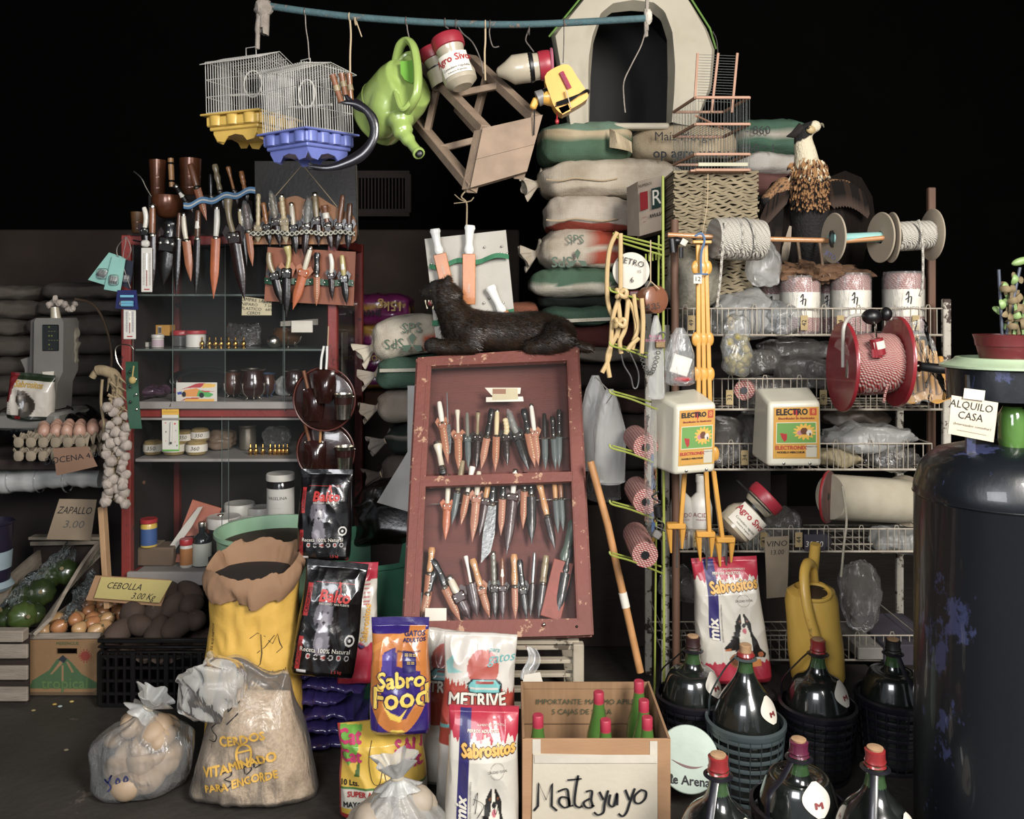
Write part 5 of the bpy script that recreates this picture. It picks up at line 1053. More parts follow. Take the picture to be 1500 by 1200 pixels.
# stool
STW=mat('greyed_stool_wood','#86705a','#5f4d3c',rough=.8,scale=7,stretch=(2,2,2),bump=.35,bscale=60,wear='#4d3d2f',weart=.68)
t=thing('wooden_stool','small wooden stool hanging sideways, plank seat towards the viewer','stool',P(700,180,2.5))
sA,sB,sC,sD=P(707,188,2.46),P(795,168,2.5),P(772,251,2.47),P(689,275,2.42)
sm1,sm2=sA*.47+sD*.53,sB*.47+sC*.53; nS=(sB-sA).cross(sD-sA).normalized(); nS=nS if nS.y < 0 else -nS
def plank(a,b,c,d,th=.022):q=[a,b,c,d]; return lambda g:g.add([p for p in q]+[p-nS*th for p in q],[(0,1,2,3),(7,6,5,4),(0,4,5,1),(1,5,6,2),(2,6,7,3),(3,7,4,0)])
part('seat_plank',STW,t,plank(sA,sB,sm2+(sB-sC)*.006,sm1+(sA-sD)*.006),smooth=False); part('seat_plank',STW,t,plank(sm1,sm2,sC,sD),smooth=False)
part('apron',STW,t,lambda g:g.bar(sA-nS*.03+V((.0,0,0)),sD-nS*.03,.03,.03),smooth=False)
fA,fB,fD,fC=P(622,98,2.82),P(690,86,2.86),P(606,172,2.84),P(672,158,2.9)
aa,ab,ad,ac=sA-nS*.02+(sB-sA)*.06,sB-nS*.02-(sB-sA)*.1,sD-nS*.02+(sC-sD)*.06,sC-nS*.02-(sC-sD)*.1
for s_,f_ in ((aa,fA),(ab,fB),(ad,fD),(ac,fC)):part('leg',STW,t,lambda g:g.bar(s_,f_,.034,.028,bev=.002),smooth=False)
L_=lambda a,b,q:a*(1-q)+b*q
for a,b in ((L_(aa,fA,.52),L_(ab,fB,.52)),(L_(ad,fD,.52),L_(ac,fC,.52)),(L_(aa,fA,.75),L_(ad,fD,.75)),(L_(ab,fB,.72),L_(ac,fC,.72))):part('rung',STW,t,lambda g:g.bar(a,b,.026,.02,bev=.002),smooth=False)
# yellow clippers
YEL=mat('yellow_tool_plastic','#d29a17','#bd8510',rough=.35,bump=.05,coat=.3)
t=thing('yellow_clippers','yellow electric tool with red side stripe, cord wrapped round it','power tool',P(825,97,2.45)); Y=2.45
mpz=lambda a,b:P(a,b,Y)
part('housing',YEL,t,lambda g:g.slab([(p.x,p.y) for p in spline([(798,112,0),(815,98,0),(833,95,0),(845,112,0),(858,132,0),(860,145,0),(830,163,0),(822,166,0),(812,156,0),(806,140,0)],3,True)],mpz,(0,.06,0)),ang=25)
part('stripe',mat('magenta_stripe','#8a1f3f',rough=.3),t,lambda g:g.tube([P(822,106,Y-.002),P(834,130,Y-.002)],.008,8)); part('nose',YEL,t,lambda g:g.tube([P(812,142,Y+.03),P(796,142,Y+.03)],[.03,.022],14)); part('collar',mat('grey_collar','#6f6d6a',rough=.4),t,lambda g:g.tube([P(797,141,Y+.03),P(787,145,Y+.03)],[.021,.023],14)); part('collar_ring',BLACKP,t,lambda g:g.tube([P(803,140,Y+.03),P(797,141,Y+.03)],[.024,.022],14))
part('head',YEL,t,lambda g:g.box(P(783,152,Y+.03),(.02,.025,.034),R=Matrix.Rotation(rad(25),3,'Y'),bev=.005)); part('cutter',BLACKP,t,lambda g:g.tube([P(783,158,Y+.03),P(782,198,Y+.03)],.0022,6))
part('cord',BLACKP,t,lambda g:[g.tube(spline([P(815,155-i*1.5,Y-.004),P(835,148-i*1.5,Y-.01),P(858,132+i,Y-.004),P(860,138,Y+.06),P(818,158,Y+.065),P(814,156,Y-.002)],4),.0022,6) for i in range(4)],kind='stuff')
part('tape',MILK,t,lambda g:g.bar(P(829,132,Y-.012),P(836,158,Y-.012),.012,.002),smooth=False); part('foot',YEL,t,lambda g:g.slab([(818,158),(832,153),(836,162),(824,168)],mpz,(0,.05,0)),smooth=False); part('bulb',REDPL,t,lambda g:(g.ball(P(816,178,Y+.02),(.006,.006,.008),10,8),g.tube([P(816,165,Y+.02),P(816,175,Y+.02)],.002,5)))
# ---------------------------------------------------------------- plastic kennel on the sacks
KY=3.5
KEN=mat('dusty_cream_plastic','#b6ad97','#8f8570',rough=.62,scale=3,bump=.15,bscale=30,spec=.3)
t=thing('dog_kennel','large cream plastic dog kennel with arched doorway on top of the sacks','dog kennel',P(925,188,KY))
out=[(832,188),(826,150),(816,100),(807,52),(852,0),(895,-48),(930,-66),(965,-48),(1009,0),(1036,44),(1047,74),(1042,130),(1018,188)]
inn=[(864,181),(866,110),(870,60),(880,28),(897,15),(925,12),(955,14),(970,26),(979,55),(980,110),(978,181)]
def kwall(g):
    N=72; o_=[V((a,b,0)) for a,b in out]; i_=[V((a,b,0)) for a,b in inn]
    def res(P_,q):
        L=[0]
        for a,b in zip(P_[:-1],P_[1:]):L.append(L[-1]+(b-a).length)
        s=q*L[-1]
        for j in range(len(L)-1):
            if s <= L[j+1]+1e-9:t_=(s-L[j])/(L[j+1]-L[j]); return P_[j]*(1-t_)+P_[j+1]*t_
        return P_[-1]
    def f(u,v):
        a,b=res(o_,v),res(i_,v)
        if u < .5:q=u*2; p=a*(1-q)+b*q; y=KY-.034*min(1,sin(pi*q)*5)**.5 if 0 < q < 1 else KY; y += (.007 if (int(p.y/31) % 2 and .25 < q < .8) else 0)+(.006 if .12 < q < .2 else 0)
        else:q=(u-.5)*2; p=b*(1-q)+a*q; y=KY+.03
        return P(p.x,p.y,KY)+V((0,y-KY,0))
    g.grid(f,20,N,cu=True)
part('front_wall',KEN,t,kwall,ang=50)
part('sill',KEN,t,lambda g:g.box(P(922,186,KY+.0),(.32,.05,.025),bev=.006))
KIN=mat('kennel_inside','#0f0d0b',rough=.9)
def shell(g):
    o2=[P(x,y,KY+.03) for x,y in out]; g.add(o2+[p+V((0,.55,0)) for p in o2],[(i,i+1,i+1+len(o2),i+len(o2)) for i in range(len(o2)-1)]+[tuple(range(len(o2),2*len(o2)))])
part('body_shell',mat('dark_kennel_shell','#0d0b0a','#070606',rough=.7),t,shell,ang=20)  # near-black colour paints the shade seen inside the doorway
GREENT=mat('green_roof','#5f8a2a','#47691d',rough=.5)
part('roof_edge',GREENT,t,lambda g:g.tube(PP([(804,54),(850,-2),(895,-51),(930,-70),(967,-51),(1012,-2),(1040,42),(1049,72)],KY+.0),.0055,8,flat=.8)); part('loose_wire',WIREM,t,lambda g:g.tube(spline(PP([(1044,46),(1050,60),(1053,95)],KY-.02),5),.0015,5))
# ---------------------------------------------------------------- left: scale, eggs, crates
t=thing('shop_scale','grey electronic shop scale column with dark display, far left','scale',P(75,640,3.4)); GRP=mat('grey_beige_plastic','#6f6c66','#56534e',rough=.5,scale=6)
Y=3.4
part('column',GRP,t,lambda g:g.slab([(50,471),(53,466),(90,466),(93,472),(92,545),(84,562),(82,600),(46,600),(49,545)],lambda a,b:P(a,b,Y),(0,.12,0)),ang=25); part('side_cover',mat('darker_grey','#4e4b47',rough=.5),t,lambda g:g.slab([(45,470),(52,466),(52,600),(42,600)],lambda a,b:P(a,b,Y+.02),(0,.1,0)),smooth=False)
part('display',mat('display_glass','#0d0f0c',rough=.12,coat=.5),t,lambda g:g.box(P(74,495,Y-.002),(.066,.006,.105),bev=.003),smooth=False)
for i,w in enumerate((3,5,4,6,3,4)):part('display_digits',mat('olive_digits','#5d6a22',rough=.5),t,lambda g:[g.box(P(72+4*q,479+i*6.5,Y-.006),(.006,.001,.006 if i % 2 == 0 else .002)) for q in range(w-2)],smooth=False,kind='stuff')
part('bracket',GRP,t,lambda g:g.slab([(30,527),(52,520),(52,600),(40,600),(36,540)],lambda a,b:P(a,b,Y+.05),(0,.05,0)),smooth=False); part('base',GRP,t,lambda g:g.box(P(66,612,Y+.06),(.24,.26,.07),bev=.012)); part('price_slip',PAPER,t,lambda g:g.slab([(62,545),(79,544),(77,562),(64,562)],lambda a,b:P(a,b,Y-.004),(0,.002,0)),smooth=False)
t=thing('paper_rag','crumpled pale cloth and bag hanging behind the scale column','cloth',P(100,540,3.5)); soft('','','',P(103,500,3.52),(.042,.02,.1),mat('dirty_cloth','#77705f','#544e42',rough=.9,bump=.6,bscale=30),root=t,wr=.015,ws=18)
t=thing('garlic_bunch','bunch of dried pale husks on a bent stalk above the scale','garlic',P(85,445,3.42)); HUSK=mat('garlic_husk','#a3978a','#6a5a54',rough=.75,scale=30,stretch=(3,3,.6),bump=.5,bscale=90)
rg=random.Random(5)
for i in range(14):x,y=72+i*2.9,446-6*sin(i*.45)+rg.uniform(-3,3); part('husk',HUSK,t,lambda g:g.ball(P(x,y,3.42+rg.uniform(-.02,.02)),(.012,.01,.013),10,7,fn=lambda p:p*(1+.35*noise.noise(p*130+V((i,0,0))))))
part('stalk',mat('dry_stalk','#4a3722',rough=.8),t,lambda g:g.tube(spline(PP([(110,438),(135,445),(152,470),(163,510),(163,545)],3.42),5),.005,6)); part('white_tie',MILK,t,lambda g:g.tube([P(80,450,3.42),P(82,468,3.42)],[.016,.02],10))
# counter behind the eggs
t=thing('dark_counter','dark counter carrying the scale, eggs and cat food','counter',P(60,700,3.5)); part('top',DKWOOD,t,lambda g:g.box(P(50,655,3.5)+V((0,.05,-.02)),(.9,.7,.04),bev=.006),smooth=False); part('front',DKIN,t,lambda g:g.box((P(50,0,3.5).x,3.8,.4),(.86,.24,.76)),smooth=False)
ctz=P(50,655,3.5).z
t=thing('black_bag_heap','heap of shiny black plastic bags behind the egg trays','bags',P(60,640,3.5)); soft('','','',V((P(60,0,3.5).x,3.45,ctz+.05)),(.2,.16,.06),mat('black_film','#0c0c0d',rough=.15,bump=.8,bscale=18,coat=.5,bdist=.02),root=t,wr=.03,ws=14)
# cat food bag
catp=paint('#b5ada0',[('r',-1.1,.86,1.1,1.1,'#1f2b18'),('r',-1.1,-.1,1.1,.12,'#141b12'),('p',[(-1,.35),(-.78,.4),(-.6,1),(-1,1)],'#6d1218'),('p',[(-.5,.52),(-.3,.62),(-.1,.6),(.1,.55),(.35,.45),(.42,.3),(.2,.12),(-.1,.08),(-.35,.12),(-.3,.3),(-.5,.4)],'#3a332c'),('p',[(-.45,.62),(-.42,.68),(-.3,.63),(-.18,.67),(-.15,.55),(-.2,.46),(-.42,.46)],'#574c40'),('e',-.05,.3,.12,.1,'#6b6054'),('e',-.38,.56,.03,.02,'#111'),('e',-.24,.56,.03,.02,'#111'),('e',-.3,.49,.05,.03,'#8a8074'),('r',-.5,.04,-.2,.1,'#6d1218')])
t=thing('cat_food_bag','white cat food bag with dark green top and tabby picture, far left','bag',V((P(44,0,3.35).x,3.35,.955)),(0,rad(4),0)); b=Bag(.175,.185,.08,seed=3,wr=.008); b.build('bag',vcm(),t,catp,110,80)
letters('Sabrositos',.034,b.mp(),inkm('#a8842c'),t,cy=.142,bold=.0012,local=True,sx=.8); letters('mix',.03,b.mp(),PAPER,t,cx=-.07,cy=.05,rot=pi/2,local=True)
# egg trays
EGT=mat('egg_tray_pulp','#8a7c66','#6d614f',rough=.95,scale=20,bump=.4,bscale=150); EGG=mat('brown_eggshell','#a8806a','#93695a',rough=.45,scale=8,bump=.05,sub=.1)
ez=ctz+.012; EX,EYY=P(90,0,3.2).x,3.14
for n_ in range(2):
    t=thing('egg_tray','grey pulp egg tray, '+['lower one of the two stacked at the left','upper one carrying the brown eggs'][n_],'egg tray',(EX,EYY+.1,ez+n_*.05))
    part('tray',EGT,t,lambda g:g.grid(lambda u,v:V((EX-.135+.27*u,EYY-.02+.24*v,ez+n_*.05+.03+.018*cos(u*2*pi*5.5)*cos(v*2*pi*5)-.01*(u in (0.,1.)) )),88,60),solid=.003)
    part('front_scallop',EGT,t,lambda g:[g.ball((EX-.113+.045*i,EYY-.022,ez+n_*.05+.018),(.019,.008,.02),10,6,e=.8) for i in range(6)],kind='stuff')
for r_ in range(4):
    for i in range(5 if r_ else 5):
        if r_ == 0 and i == 0:continue
        e=thing('egg','brown hen egg in the upper egg tray','egg',(EX-.09+.045*i+.0225*(r_ % 2),EYY+.02+.045*r_,ez+.08),(rad(rg.uniform(-15,15)),0,0),'brown eggs in the upper tray')
        g=G(); g.ball((0,0,.024),(.022,.022,.028),16,12,fn=lambda p:V((p.x*(1-.12*p.z/.028),p.y*(1-.12*p.z/.028),p.z))); g.build('shell',EGG,e,local=True)
KSG=mat('brown_card_sign','#7d5c46','#644835',rough=.9,scale=6)
flat_note('price_sign','brown card sign reading DOCENA under the egg trays','sign',[(78,657),(128,654),(143,683),(83,697)],3.05,KSG,txt=[('t','DOCENA 4.00',.5,.55,.34,INK,.9)])
# rolled plastic tube
t=thing('plastic_roll','thick roll of milky plastic lying across the far left','plastic roll',P(60,718,3.3)); part('roll',CLEARM if False else mat('milky_roll','#a9a9a6','#868683',rough=.3,bump=.5,bscale=12,stretch=(1,1,3),coat=.4),t,lambda g:g.tube([P(-40+190*i/24,700+8*sin(i*.25)*.6,3.3) for i in range(25)],[.046+.004*sin(i*1.3)+.003*sin(i*3.1) for i in range(25)],20))
for i in range(3):part('tie',CLEAR,t,lambda g:g.lathe(P(20+i*40,702,3.3),[(.05,-.004),(.052,0),(.05,.004)],20,R=ax((1,0,0)),capb=False,capt=False))
flat_note('price_sign','cardboard sign reading ZAPALLO on the squash crate','sign',[(87,731),(142,732),(133,792),(68,790)],3.28,mat('card_zapallo','#8b7860','#6f5f4b',rough=.9,scale=5),txt=[('t','ZAPALLO',.5,.72,.25,INK,.72),('t','3.00',.55,.38,.26,PEN)])
t=thing('blue_bucket','dark violet bucket with a pale band at the left edge','bucket',P(-8,860,3.1)); k=K(3.1); part('bucket',mat('dark_violet_plastic','#1f1a2c','#15121e',rough=.35),t,lambda g:g.lathe(P(-14,862,3.1),[(24*k,0),(26*k,20*k),(30*k,94*k),(32*k,96*k),(30*k,98*k),(27*k,90*k),(24*k,10*k)],36,capt=True)); part('band',mat('pale_band','#7d8f96',rough=.6),t,lambda g:g.lathe(P(-14,862,3.1),[(27*k,30*k),(28.8*k,56*k)],36,capb=False,capt=False)); part('foot_ring',mat('pale_band','#7d8f96'),t,lambda g:g.lathe(P(-14,862,3.1),[(25*k,-2*k),(31*k,4*k),(26.6*k,12*k)],36))
# batten
t=thing('wooden_batten','pale upright wooden batten beside the cabinet post','batten',P(156,845,3.12)); part('batten',PALEW,t,lambda g:g.bar(P(159,890,3.15),P(150,742,3.15),.036,.02,bev=.002),smooth=False)
# garlic braid
t=thing('garlic_braid','long braid of dried garlic heads hanging on the cabinet post','garlic',P(170,740,3.1)); BR=mat('dry_garlic_leaf','#8f7c5a','#5d4d34',rough=.85,scale=25,stretch=(1,1,.3),bump=.6,bscale=120); rg=random.Random(11)
part('braid',BR,t,lambda g:(g.tube(spline(PP([(135,553),(143,543),(158,545),(170,555),(173,600),(176,650),(174,700),(172,735)],3.12),5),[.012]*5+[.02]*30+[.01],10),[g.tube([P(158+rg.uniform(0,26),y_,3.1+rg.uniform(-.02,.01)),P(154+rg.uniform(0,34),y_+rg.uniform(8,22),3.09+rg.uniform(-.02,.02))],[.006,.002],5) for y_ in range(548,720,3)]))
for i in range(46):
    y_=590+i*3.3; x_=170+14*sin(i*2.4)+rg.uniform(-4,4); r=rg.uniform(.016,.021); c=P(x_,y_,3.08+rg.uniform(-.02,.01))
    if y_ < 620 and i % 2:continue
    g=G(); g.ball(c,(r,r,r*.92),18,12,fn=lambda p:V((p.x*(1+.07*cos(6*math.atan2(p.y,p.x))),p.y*(1+.07*cos(6*math.atan2(p.y,p.x))),p.z+(.35*r*max(0,p.z/r)**5))),R=Matrix.Rotation(rg.uniform(-1.2,1.2),3,'Y') @ Matrix.Rotation(rg.uniform(.3,1.2),3,'X')); g.build('garlic_head',HUSK,t)
part('side_twist',BR,t,lambda g:g.tube(spline(PP([(150,556),(148,590),(152,620),(151,640)],3.12),4),.005,6))
t=thing('green_strap','green leather strap with punched holes and a dried garlic flower','strap',P(190,630,3.05)); part('strap',GRL,t,lambda g:g.grid(lambda u,v:P(184+18*u+6*v*v*(1)+ (0),530+98*v,3.08+.015*sin(v*5)),6,30),solid=.003)
for i in range(8):part('eyelet',SILVER if i % 2 else BLACKP,t,lambda g:g.ball(P(190+(i % 2)*9+3*(i/8)**2,545+i*11,3.07),(.0045,.003,.006),10,6))
part('dried_flower',mat('dried_flower','#a8904c',rough=.8),t,lambda g:(g.tube(PP([(196,536),(194,552)],3.06),.0025,6),g.ball(P(194,557,3.055),(.013,.01,.014),10,8)))
hk=thing('steel_hook','steel S hook holding the garlic braid and green strap','hook',P(172,505,3.1)); part('wire',SILVER,hk,lambda g:g.tube(spline(PP([(196,512),(190,506),(176,505),(169,512),(172,530),(180,542)],3.1),5),.0024,6))
# crates
def crate_slats(t,P0,P1,Q0,Q1,m,th=.01):part('board',m,t,lambda g:g.add([P0,P1,Q1,Q0]+[p+V((.0,th,0)) if abs((P1-P0).x) > .05 else p+V((th,0,0)) for p in (P0,P1,Q1,Q0)],[(0,1,2,3),(7,6,5,4),(0,4,5,1),(1,5,6,2),(2,6,7,3),(3,7,4,0)]),smooth=False)
YF=3.07; k=K(YF)
onc=thing('onion_crate','printed wooden crate with a green mountain picture, full of onions','crate',P(95,1020,YF)); 
KR=paint('#85633c',[('p',[(.06,.12),(.1,.25),(.32,.42),(.42,.6),(.52,.66),(.6,.58),(.75,.36),(.97,.2),(.98,.12)],'#3a5a34'),('p',[(.44,.6),(.5,.68),(.56,.62),(.52,.54)],'#20262c'),('e',.8,.66,.062,.08,'#7d2a1c'),('p',[(.47,.58),(.34,.36),(.36,.35),(.5,.54)],'#8d6a44'),('p',[(.55,.56),(.62,.38),(.65,.39),(.57,.57)],'#8d6a44'),('r',.49,.2,.51,.5,'#8d6a44'),('r',0,-.1,1,.05,'#5c472e'),('f',lambda x,y:abs(((math.atan2(y-.66,x-.8)/pi*8) % 1)-.5) < .2 and ((x-.8)/.09)**2+((y-.66)/.115)**2 < 1,'#7d2a1c')])
PRW=vcm('printed_wood',.8,0,.3,60,.003,wear='#5e4a32',weart=.64)
def front(g):
    hole=lambda u,v:((u-.54)/.13)**2+((v-.91)/.045)**2 < 1
    g.grid(lambda u,v:P(37+111*u,1018-87*v,YF),120,100,col=lambda u,v:KR(u,v)); n0=len(g.f); g.f[:]=[f for f in g.f if not (abs((g.v[f[0]].x-P(98,0,YF).x)) < 15*k and abs(g.v[f[0]].z-P(0,954,YF).z) < 4.5*k)]
part('front_board',PRW,onc,front,solid=.008)
letters('tropical',.055,lambda a,b:P(95,1002,YF-.006)+V((a,0,b)),inkm('#4f6a3a'),onc,bold=.0015); letters('MERENGUE',.016,lambda a,b:P(99,943,YF-.006)+V((a,0,b)),inkm('#3a5a34'),onc)
part('front_rail',OLDW,onc,lambda g:g.bar(P(40,932,YF-.004),P(148,931,YF-.004),.014,.02,bev=.002),smooth=False)
zb=P(0,931,YF).z
for dx in (39,147):x=P(dx,0,YF).x; part('side_board',OLDW,onc,lambda g:g.add([V((x,YF,0)),V((x,YF,zb)),V((x,YF+.48,zb+.02)),V((x,YF+.48,0))]+[V((x+.008,YF,0)),V((x+.008,YF,zb)),V((x+.008,YF+.48,zb+.02)),V((x+.008,YF+.48,0))],[(0,1,2,3),(7,6,5,4),(0,4,5,1),(1,5,6,2),(2,6,7,3),(3,7,4,0)]),smooth=False)
part('back_board',OLDW,onc,lambda g:g.box((P(95,0,YF).x,YF+.48,.12),(108*k,.01,.24)),smooth=False); part('bottom',OLDW,onc,lambda g:g.box((P(93,0,YF).x,YF+.24,.02),(108*k,.48,.01)),smooth=False)
# slanting printed plank shared by the squash crate
sq=thing('squash_crate','grey weathered crate of green squashes at the far left','crate',P(20,1000,3.05))
p1,p2,p3,p4=P(47,930,3.05),P(58,905,3.05),P(146,798,3.5),P(147,818,3.5)
def plank2(g,a,b,c,d,th=.012,n=10,sagv=0):
    def q(u,v):p=(a*(1-u)+d*u)*(1-v)+(b*(1-u)+c*u)*v; return p+V((0,0,-sagv*sin(pi*u)))
    g.grid(lambda u,v:q(u,v),n,2)
part('side_plank',OLDW,sq,lambda g:plank2(g,P(50,930,3.03),P(76,905,3.06),P(147,790,3.5),P(148,813,3.5),sagv=-.02),solid=.012,smooth=False)
smp=quad_map(P(50,930,3.03),P(148,813,3.5),P(147,790,3.5),P(76,905,3.06),.02)
letters('A  SALCEDO  E  MATTO',1,lambda a,b:smp(.5+a*.085,.5+b*.55)+V((0,0,.02)),inkm('#31513c'),sq) 
part('side_plank',OLDW,sq,lambda g:plank2(g,P(-20,905,3.0),P(-20,880,3.0),P(57,806,3.5),P(60,832,3.5),sagv=-.01),solid=.012,smooth=False)
part('rear_plank',OLDW,sq,lambda g:g.bar(P(48,795,3.5),P(147,793,3.5),.045,.016,bev=.002),smooth=False); part('rear_cap',OLDW,sq,lambda g:g.box(P(98,787,3.49),(.29,.05,.012),bev=.002),smooth=False); part('rear_board',DKWOOD,sq,lambda g:g.box(P(98,830,3.51),(.27,.01,.17)),smooth=False)
part('front_cap',OLDW,sq,lambda g:g.bar(P(-20,930,3.0),P(38,930,3.0),.04,.04,bev=.003),smooth=False); part('front_board',DKWOOD,sq,lambda g:g.box((P(10,0,3.02).x,3.02,.12),(.16,.01,.24)),smooth=False)
for i in range(3):part('low_slat',OLDW,sq,lambda g:g.box((P(10,0,3.0).x,3.0,.04+i*.075),(.15,.012,.05),bev=.003),smooth=False)
SQM=mat('dark_green_squash','#1c2a10','#3a4a1a',rough=.3,scale=8,coat=.4); SQL=mat('light_green_squash','#3c4e1a','#2a3814',rough=.3,scale=8,coat=.4); STEM=mat('dry_stem','#6b5f3a',rough=.8)
rg=random.Random(2)
for i,(px,py,Yq,r,m,lab) in enumerate(((33,903,3.1,.05,SQL,'light green squash nearest the printed plank'),(10,905,3.12,.042,SQM,'dark green squash at the left front of its crate'),(60,868,3.25,.052,SQM,'dark squash in the middle of the squash crate'),(28,872,3.22,.045,SQM,'dark squash at the left middle of the crate'),(95,838,3.36,.05,SQM,'dark squash high at the back of the crate'),(75,845,3.34,.045,SQM,'dark squash left of the highest one'),(50,900,3.14,.04,SQM,'small dark squash right of the light green one'))):
    c=P(px,py,Yq); s=thing('squash',lab,'squash',c,(rad(rg.uniform(30,80)),0,rad(rg.uniform(-50,50)))); g=G(); g.ball((0,0,0),(r,r,r*.85),30,16,fn=lambda p:V((p.x*(1+.05*cos(9*math.atan2(p.y,p.x))),p.y*(1+.05*cos(9*math.atan2(p.y,p.x))),p.z))); g.build('flesh',m,s,local=True); g=G(); g.tube([(0,0,r*.8),(.004,0,r*1.15)],[.006,.008],6); g.build('stem',STEM,s,local=True)
t=thing('crate_liner','crumpled clear plastic liner in the squash crate','plastic sheet',P(60,860,3.3)); LIN=film('liner_film','#9fb0b4',alpha=.25,rough=.12,wr=40,dist=.05)
part('film',LIN,t,lambda g:g.grid(lambda u,v:P(5+(105*v)+22*(u-.5)*(1.4-v)-18*(1-u)*v,905-75*v-38*sin(pi*u)*.7-8*v,3.12+.3*v+.02*sin(u*9))+V(noise.noise_vector(V((u*7,v*7,2))))*.02,40,40))
t=thing('crate_liner','clear plastic liner at the left side of the onion crate','plastic sheet',P(100,900,3.2)); part('film',LIN,t,lambda g:g.grid(lambda u,v:P(78+58*v+12*(u),918-85*v+16*u,3.11+.3*v)+V(noise.noise_vector(V((u*7,v*9,6))))*.018,16,40))
ONI=mat('onion_skin','#a8713e','#8f4f2a',rough=.35,scale=6,stretch=(6,6,.7),bump=.15,coat=.3); ONI2=mat('pale_onion_skin','#b8905c','#a0703c',rough=.35,scale=6,stretch=(6,6,.7),coat=.3)
rg=random.Random(9); n_=0
spots=[]
for r_ in range(8):
    for c_ in range(4):spots.append((c_,r_))
for c_,r_ in spots:
    Yq=YF+.05+.05*r_; x=P(39,0,YF).x+.035+.062*c_+.02*(r_ % 2)+rg.uniform(-.008,.008); z=zb-.004+.02*(Yq-YF)+.012*sin(c_*1.1)+rg.uniform(-.006,.012)
    if c_ == 0 and r_ > 2 and rg.random() < .5:continue
    r=rg.uniform(.025,.032); o=thing('onion','brown onion heaped in the printed crate','onion',(x,Yq,z),(rg.uniform(-1,1),rg.uniform(-1,1),rg.uniform(0,6)),'onions heaped in the printed crate')
    g=G(); g.ball((0,0,0),(r,r,r*.9),18,14,fn=lambda p:V((p.x,p.y,p.z+(r*.55*max(0,p.z/r)**7)-(r*.1*max(0,-p.z/r)**8)))); g.build('bulb',ONI if rg.random() < .55 else ONI2,o,local=True)
    g=G(); g.tube([(0,0,r*1.2),(.002,.001,r*1.55)],[.0045,.002],6); g.build('neck',STEM,o,local=True)
flat_note('sign_backing','brown cardboard backing behind the yellow CEBOLLA sign','card',[(140,843),(250,850),(236,888),(126,879)],3.115,CARD,.004)
flat_note('price_sign','yellow card sign reading CEBOLLA above the onions','sign',[(149,845),(252,851),(234,883),(138,876)],3.1,mat('yellow_card','#b5a45a','#9f8e4c',rough=.8,scale=5),txt=[('t','CEBOLLA',.38,.62,.42,INK,.9),('t','3.00 Kg',.72,.22,.4,INK,.9)])
# black potato crate
BCR=mat('black_crate_plastic','#0f0c0c','#080606',rough=.35,bump=.05,coat=.2)
pc=thing('potato_crate','black slotted plastic crate holding dark potatoes','crate',(P(200,0,2.98).x,3.15,0)); YC=2.98; zt=P(0,935,YC).z; x0,x1=P(146,0,YC).x,P(305,0,YC).x; yb=YC+.30
for z,h in ((zt-.008,.016),(zt-.03,.008),(zt-.048,.008)):part('rim',BCR,pc,lambda g:(g.box(((x0+x1)/2,YC,z),(x1-x0+.012,.014,h),bev=.003),g.box((x0,(YC+yb)/2,z+.0),(.014,yb-YC,h),bev=.003),g.box((x1,(YC+yb)/2,z),(.014,yb-YC,h),bev=.003),g.box(((x0+x1)/2,yb,z),(x1-x0,.014,h),bev=.003)))
nn=13
for i in range(nn+1):x=x0+(x1-x0)*i/nn; part('upright_bar',BCR,pc,lambda g:g.box((x,YC,zt/2-.02),(.010 if i % 4 else .018,.01,zt-.06),bev=.002),smooth=False)
for i in range(9):y=YC+(yb-YC)*i/8; part('upright_bar',BCR,pc,lambda g:g.box((x0,y,zt/2-.02),(.01,.018,zt-.06),bev=.002),smooth=False)
for z in (.012,.05,.095,.14,.18):part('cross_bar',BCR,pc,lambda g:(g.box(((x0+x1)/2,YC+.002,z),(x1-x0,.008,.01)),g.box((x0+.002,(YC+yb)/2,z),(.008,yb-YC,.01))),smooth=False)
part('floor',BCR,pc,lambda g:g.box(((x0+x1)/2,(YC+yb)/2,.008),(x1-x0,yb-YC,.012)),smooth=False); part('back_wall',BCR,pc,lambda g:(g.box(((x0+x1)/2,yb,zt/2),(x1-x0,.008,zt-.03)),g.box((x1,(YC+yb)/2,zt/2),(.008,yb-YC,zt-.03))),smooth=False)
POT=mat('earthy_potato_skin','#46352a','#2a1e17',rough=.85,scale=12,bump=.5,bscale=60,wear='#6a5341',weart=.66)
rg=random.Random(4); pots=[(175,925,3.08,.05),(205,915,3.1,.045),(232,922,3.1,.055),(262,918,3.08,.05),(285,910,3.12,.045),(195,897,3.2,.055),(230,893,3.22,.05),(255,888,3.25,.055),(280,885,3.22,.05),(222,872,3.34,.05),(250,868,3.36,.055),(278,868,3.34,.05)]
for i,(px,py,Yq,r) in enumerate(pots):
    Yq=2.99+(Yq-2.98)*.66; c=P(px,py,Yq); o=thing('potato','earthy potato in the black crate','potato',c,(rg.uniform(0,3),rg.uniform(-.5,.5),rg.uniform(0,3)),'potatoes in the black crate'); s_=rg.uniform(0,99)
    g=G(); g.ball((0,0,0),(r*1.25,r*.85,r*.8),20,14,fn=lambda p:p*(1+.22*noise.noise(p*14+V((s_,0,0))))); g.build('tuber',POT,o,local=True)
t=thing('potato_crate_filling','dark earth and small potatoes filling the black crate','potatoes',((x0+x1)/2,3.2,.02)); part('heap',POT,t,lambda g:g.grid(lambda u,v:V((x0+.01+(x1-x0-.02)*u,YC+.01+(yb-YC-.02)*v,.17+.02*sin(u*9)*cos(v*9)+.02*noise.noise(V((u*12,v*12,0))))),40,40),kind='stuff',solid=.02)
t['kind']='stuff'
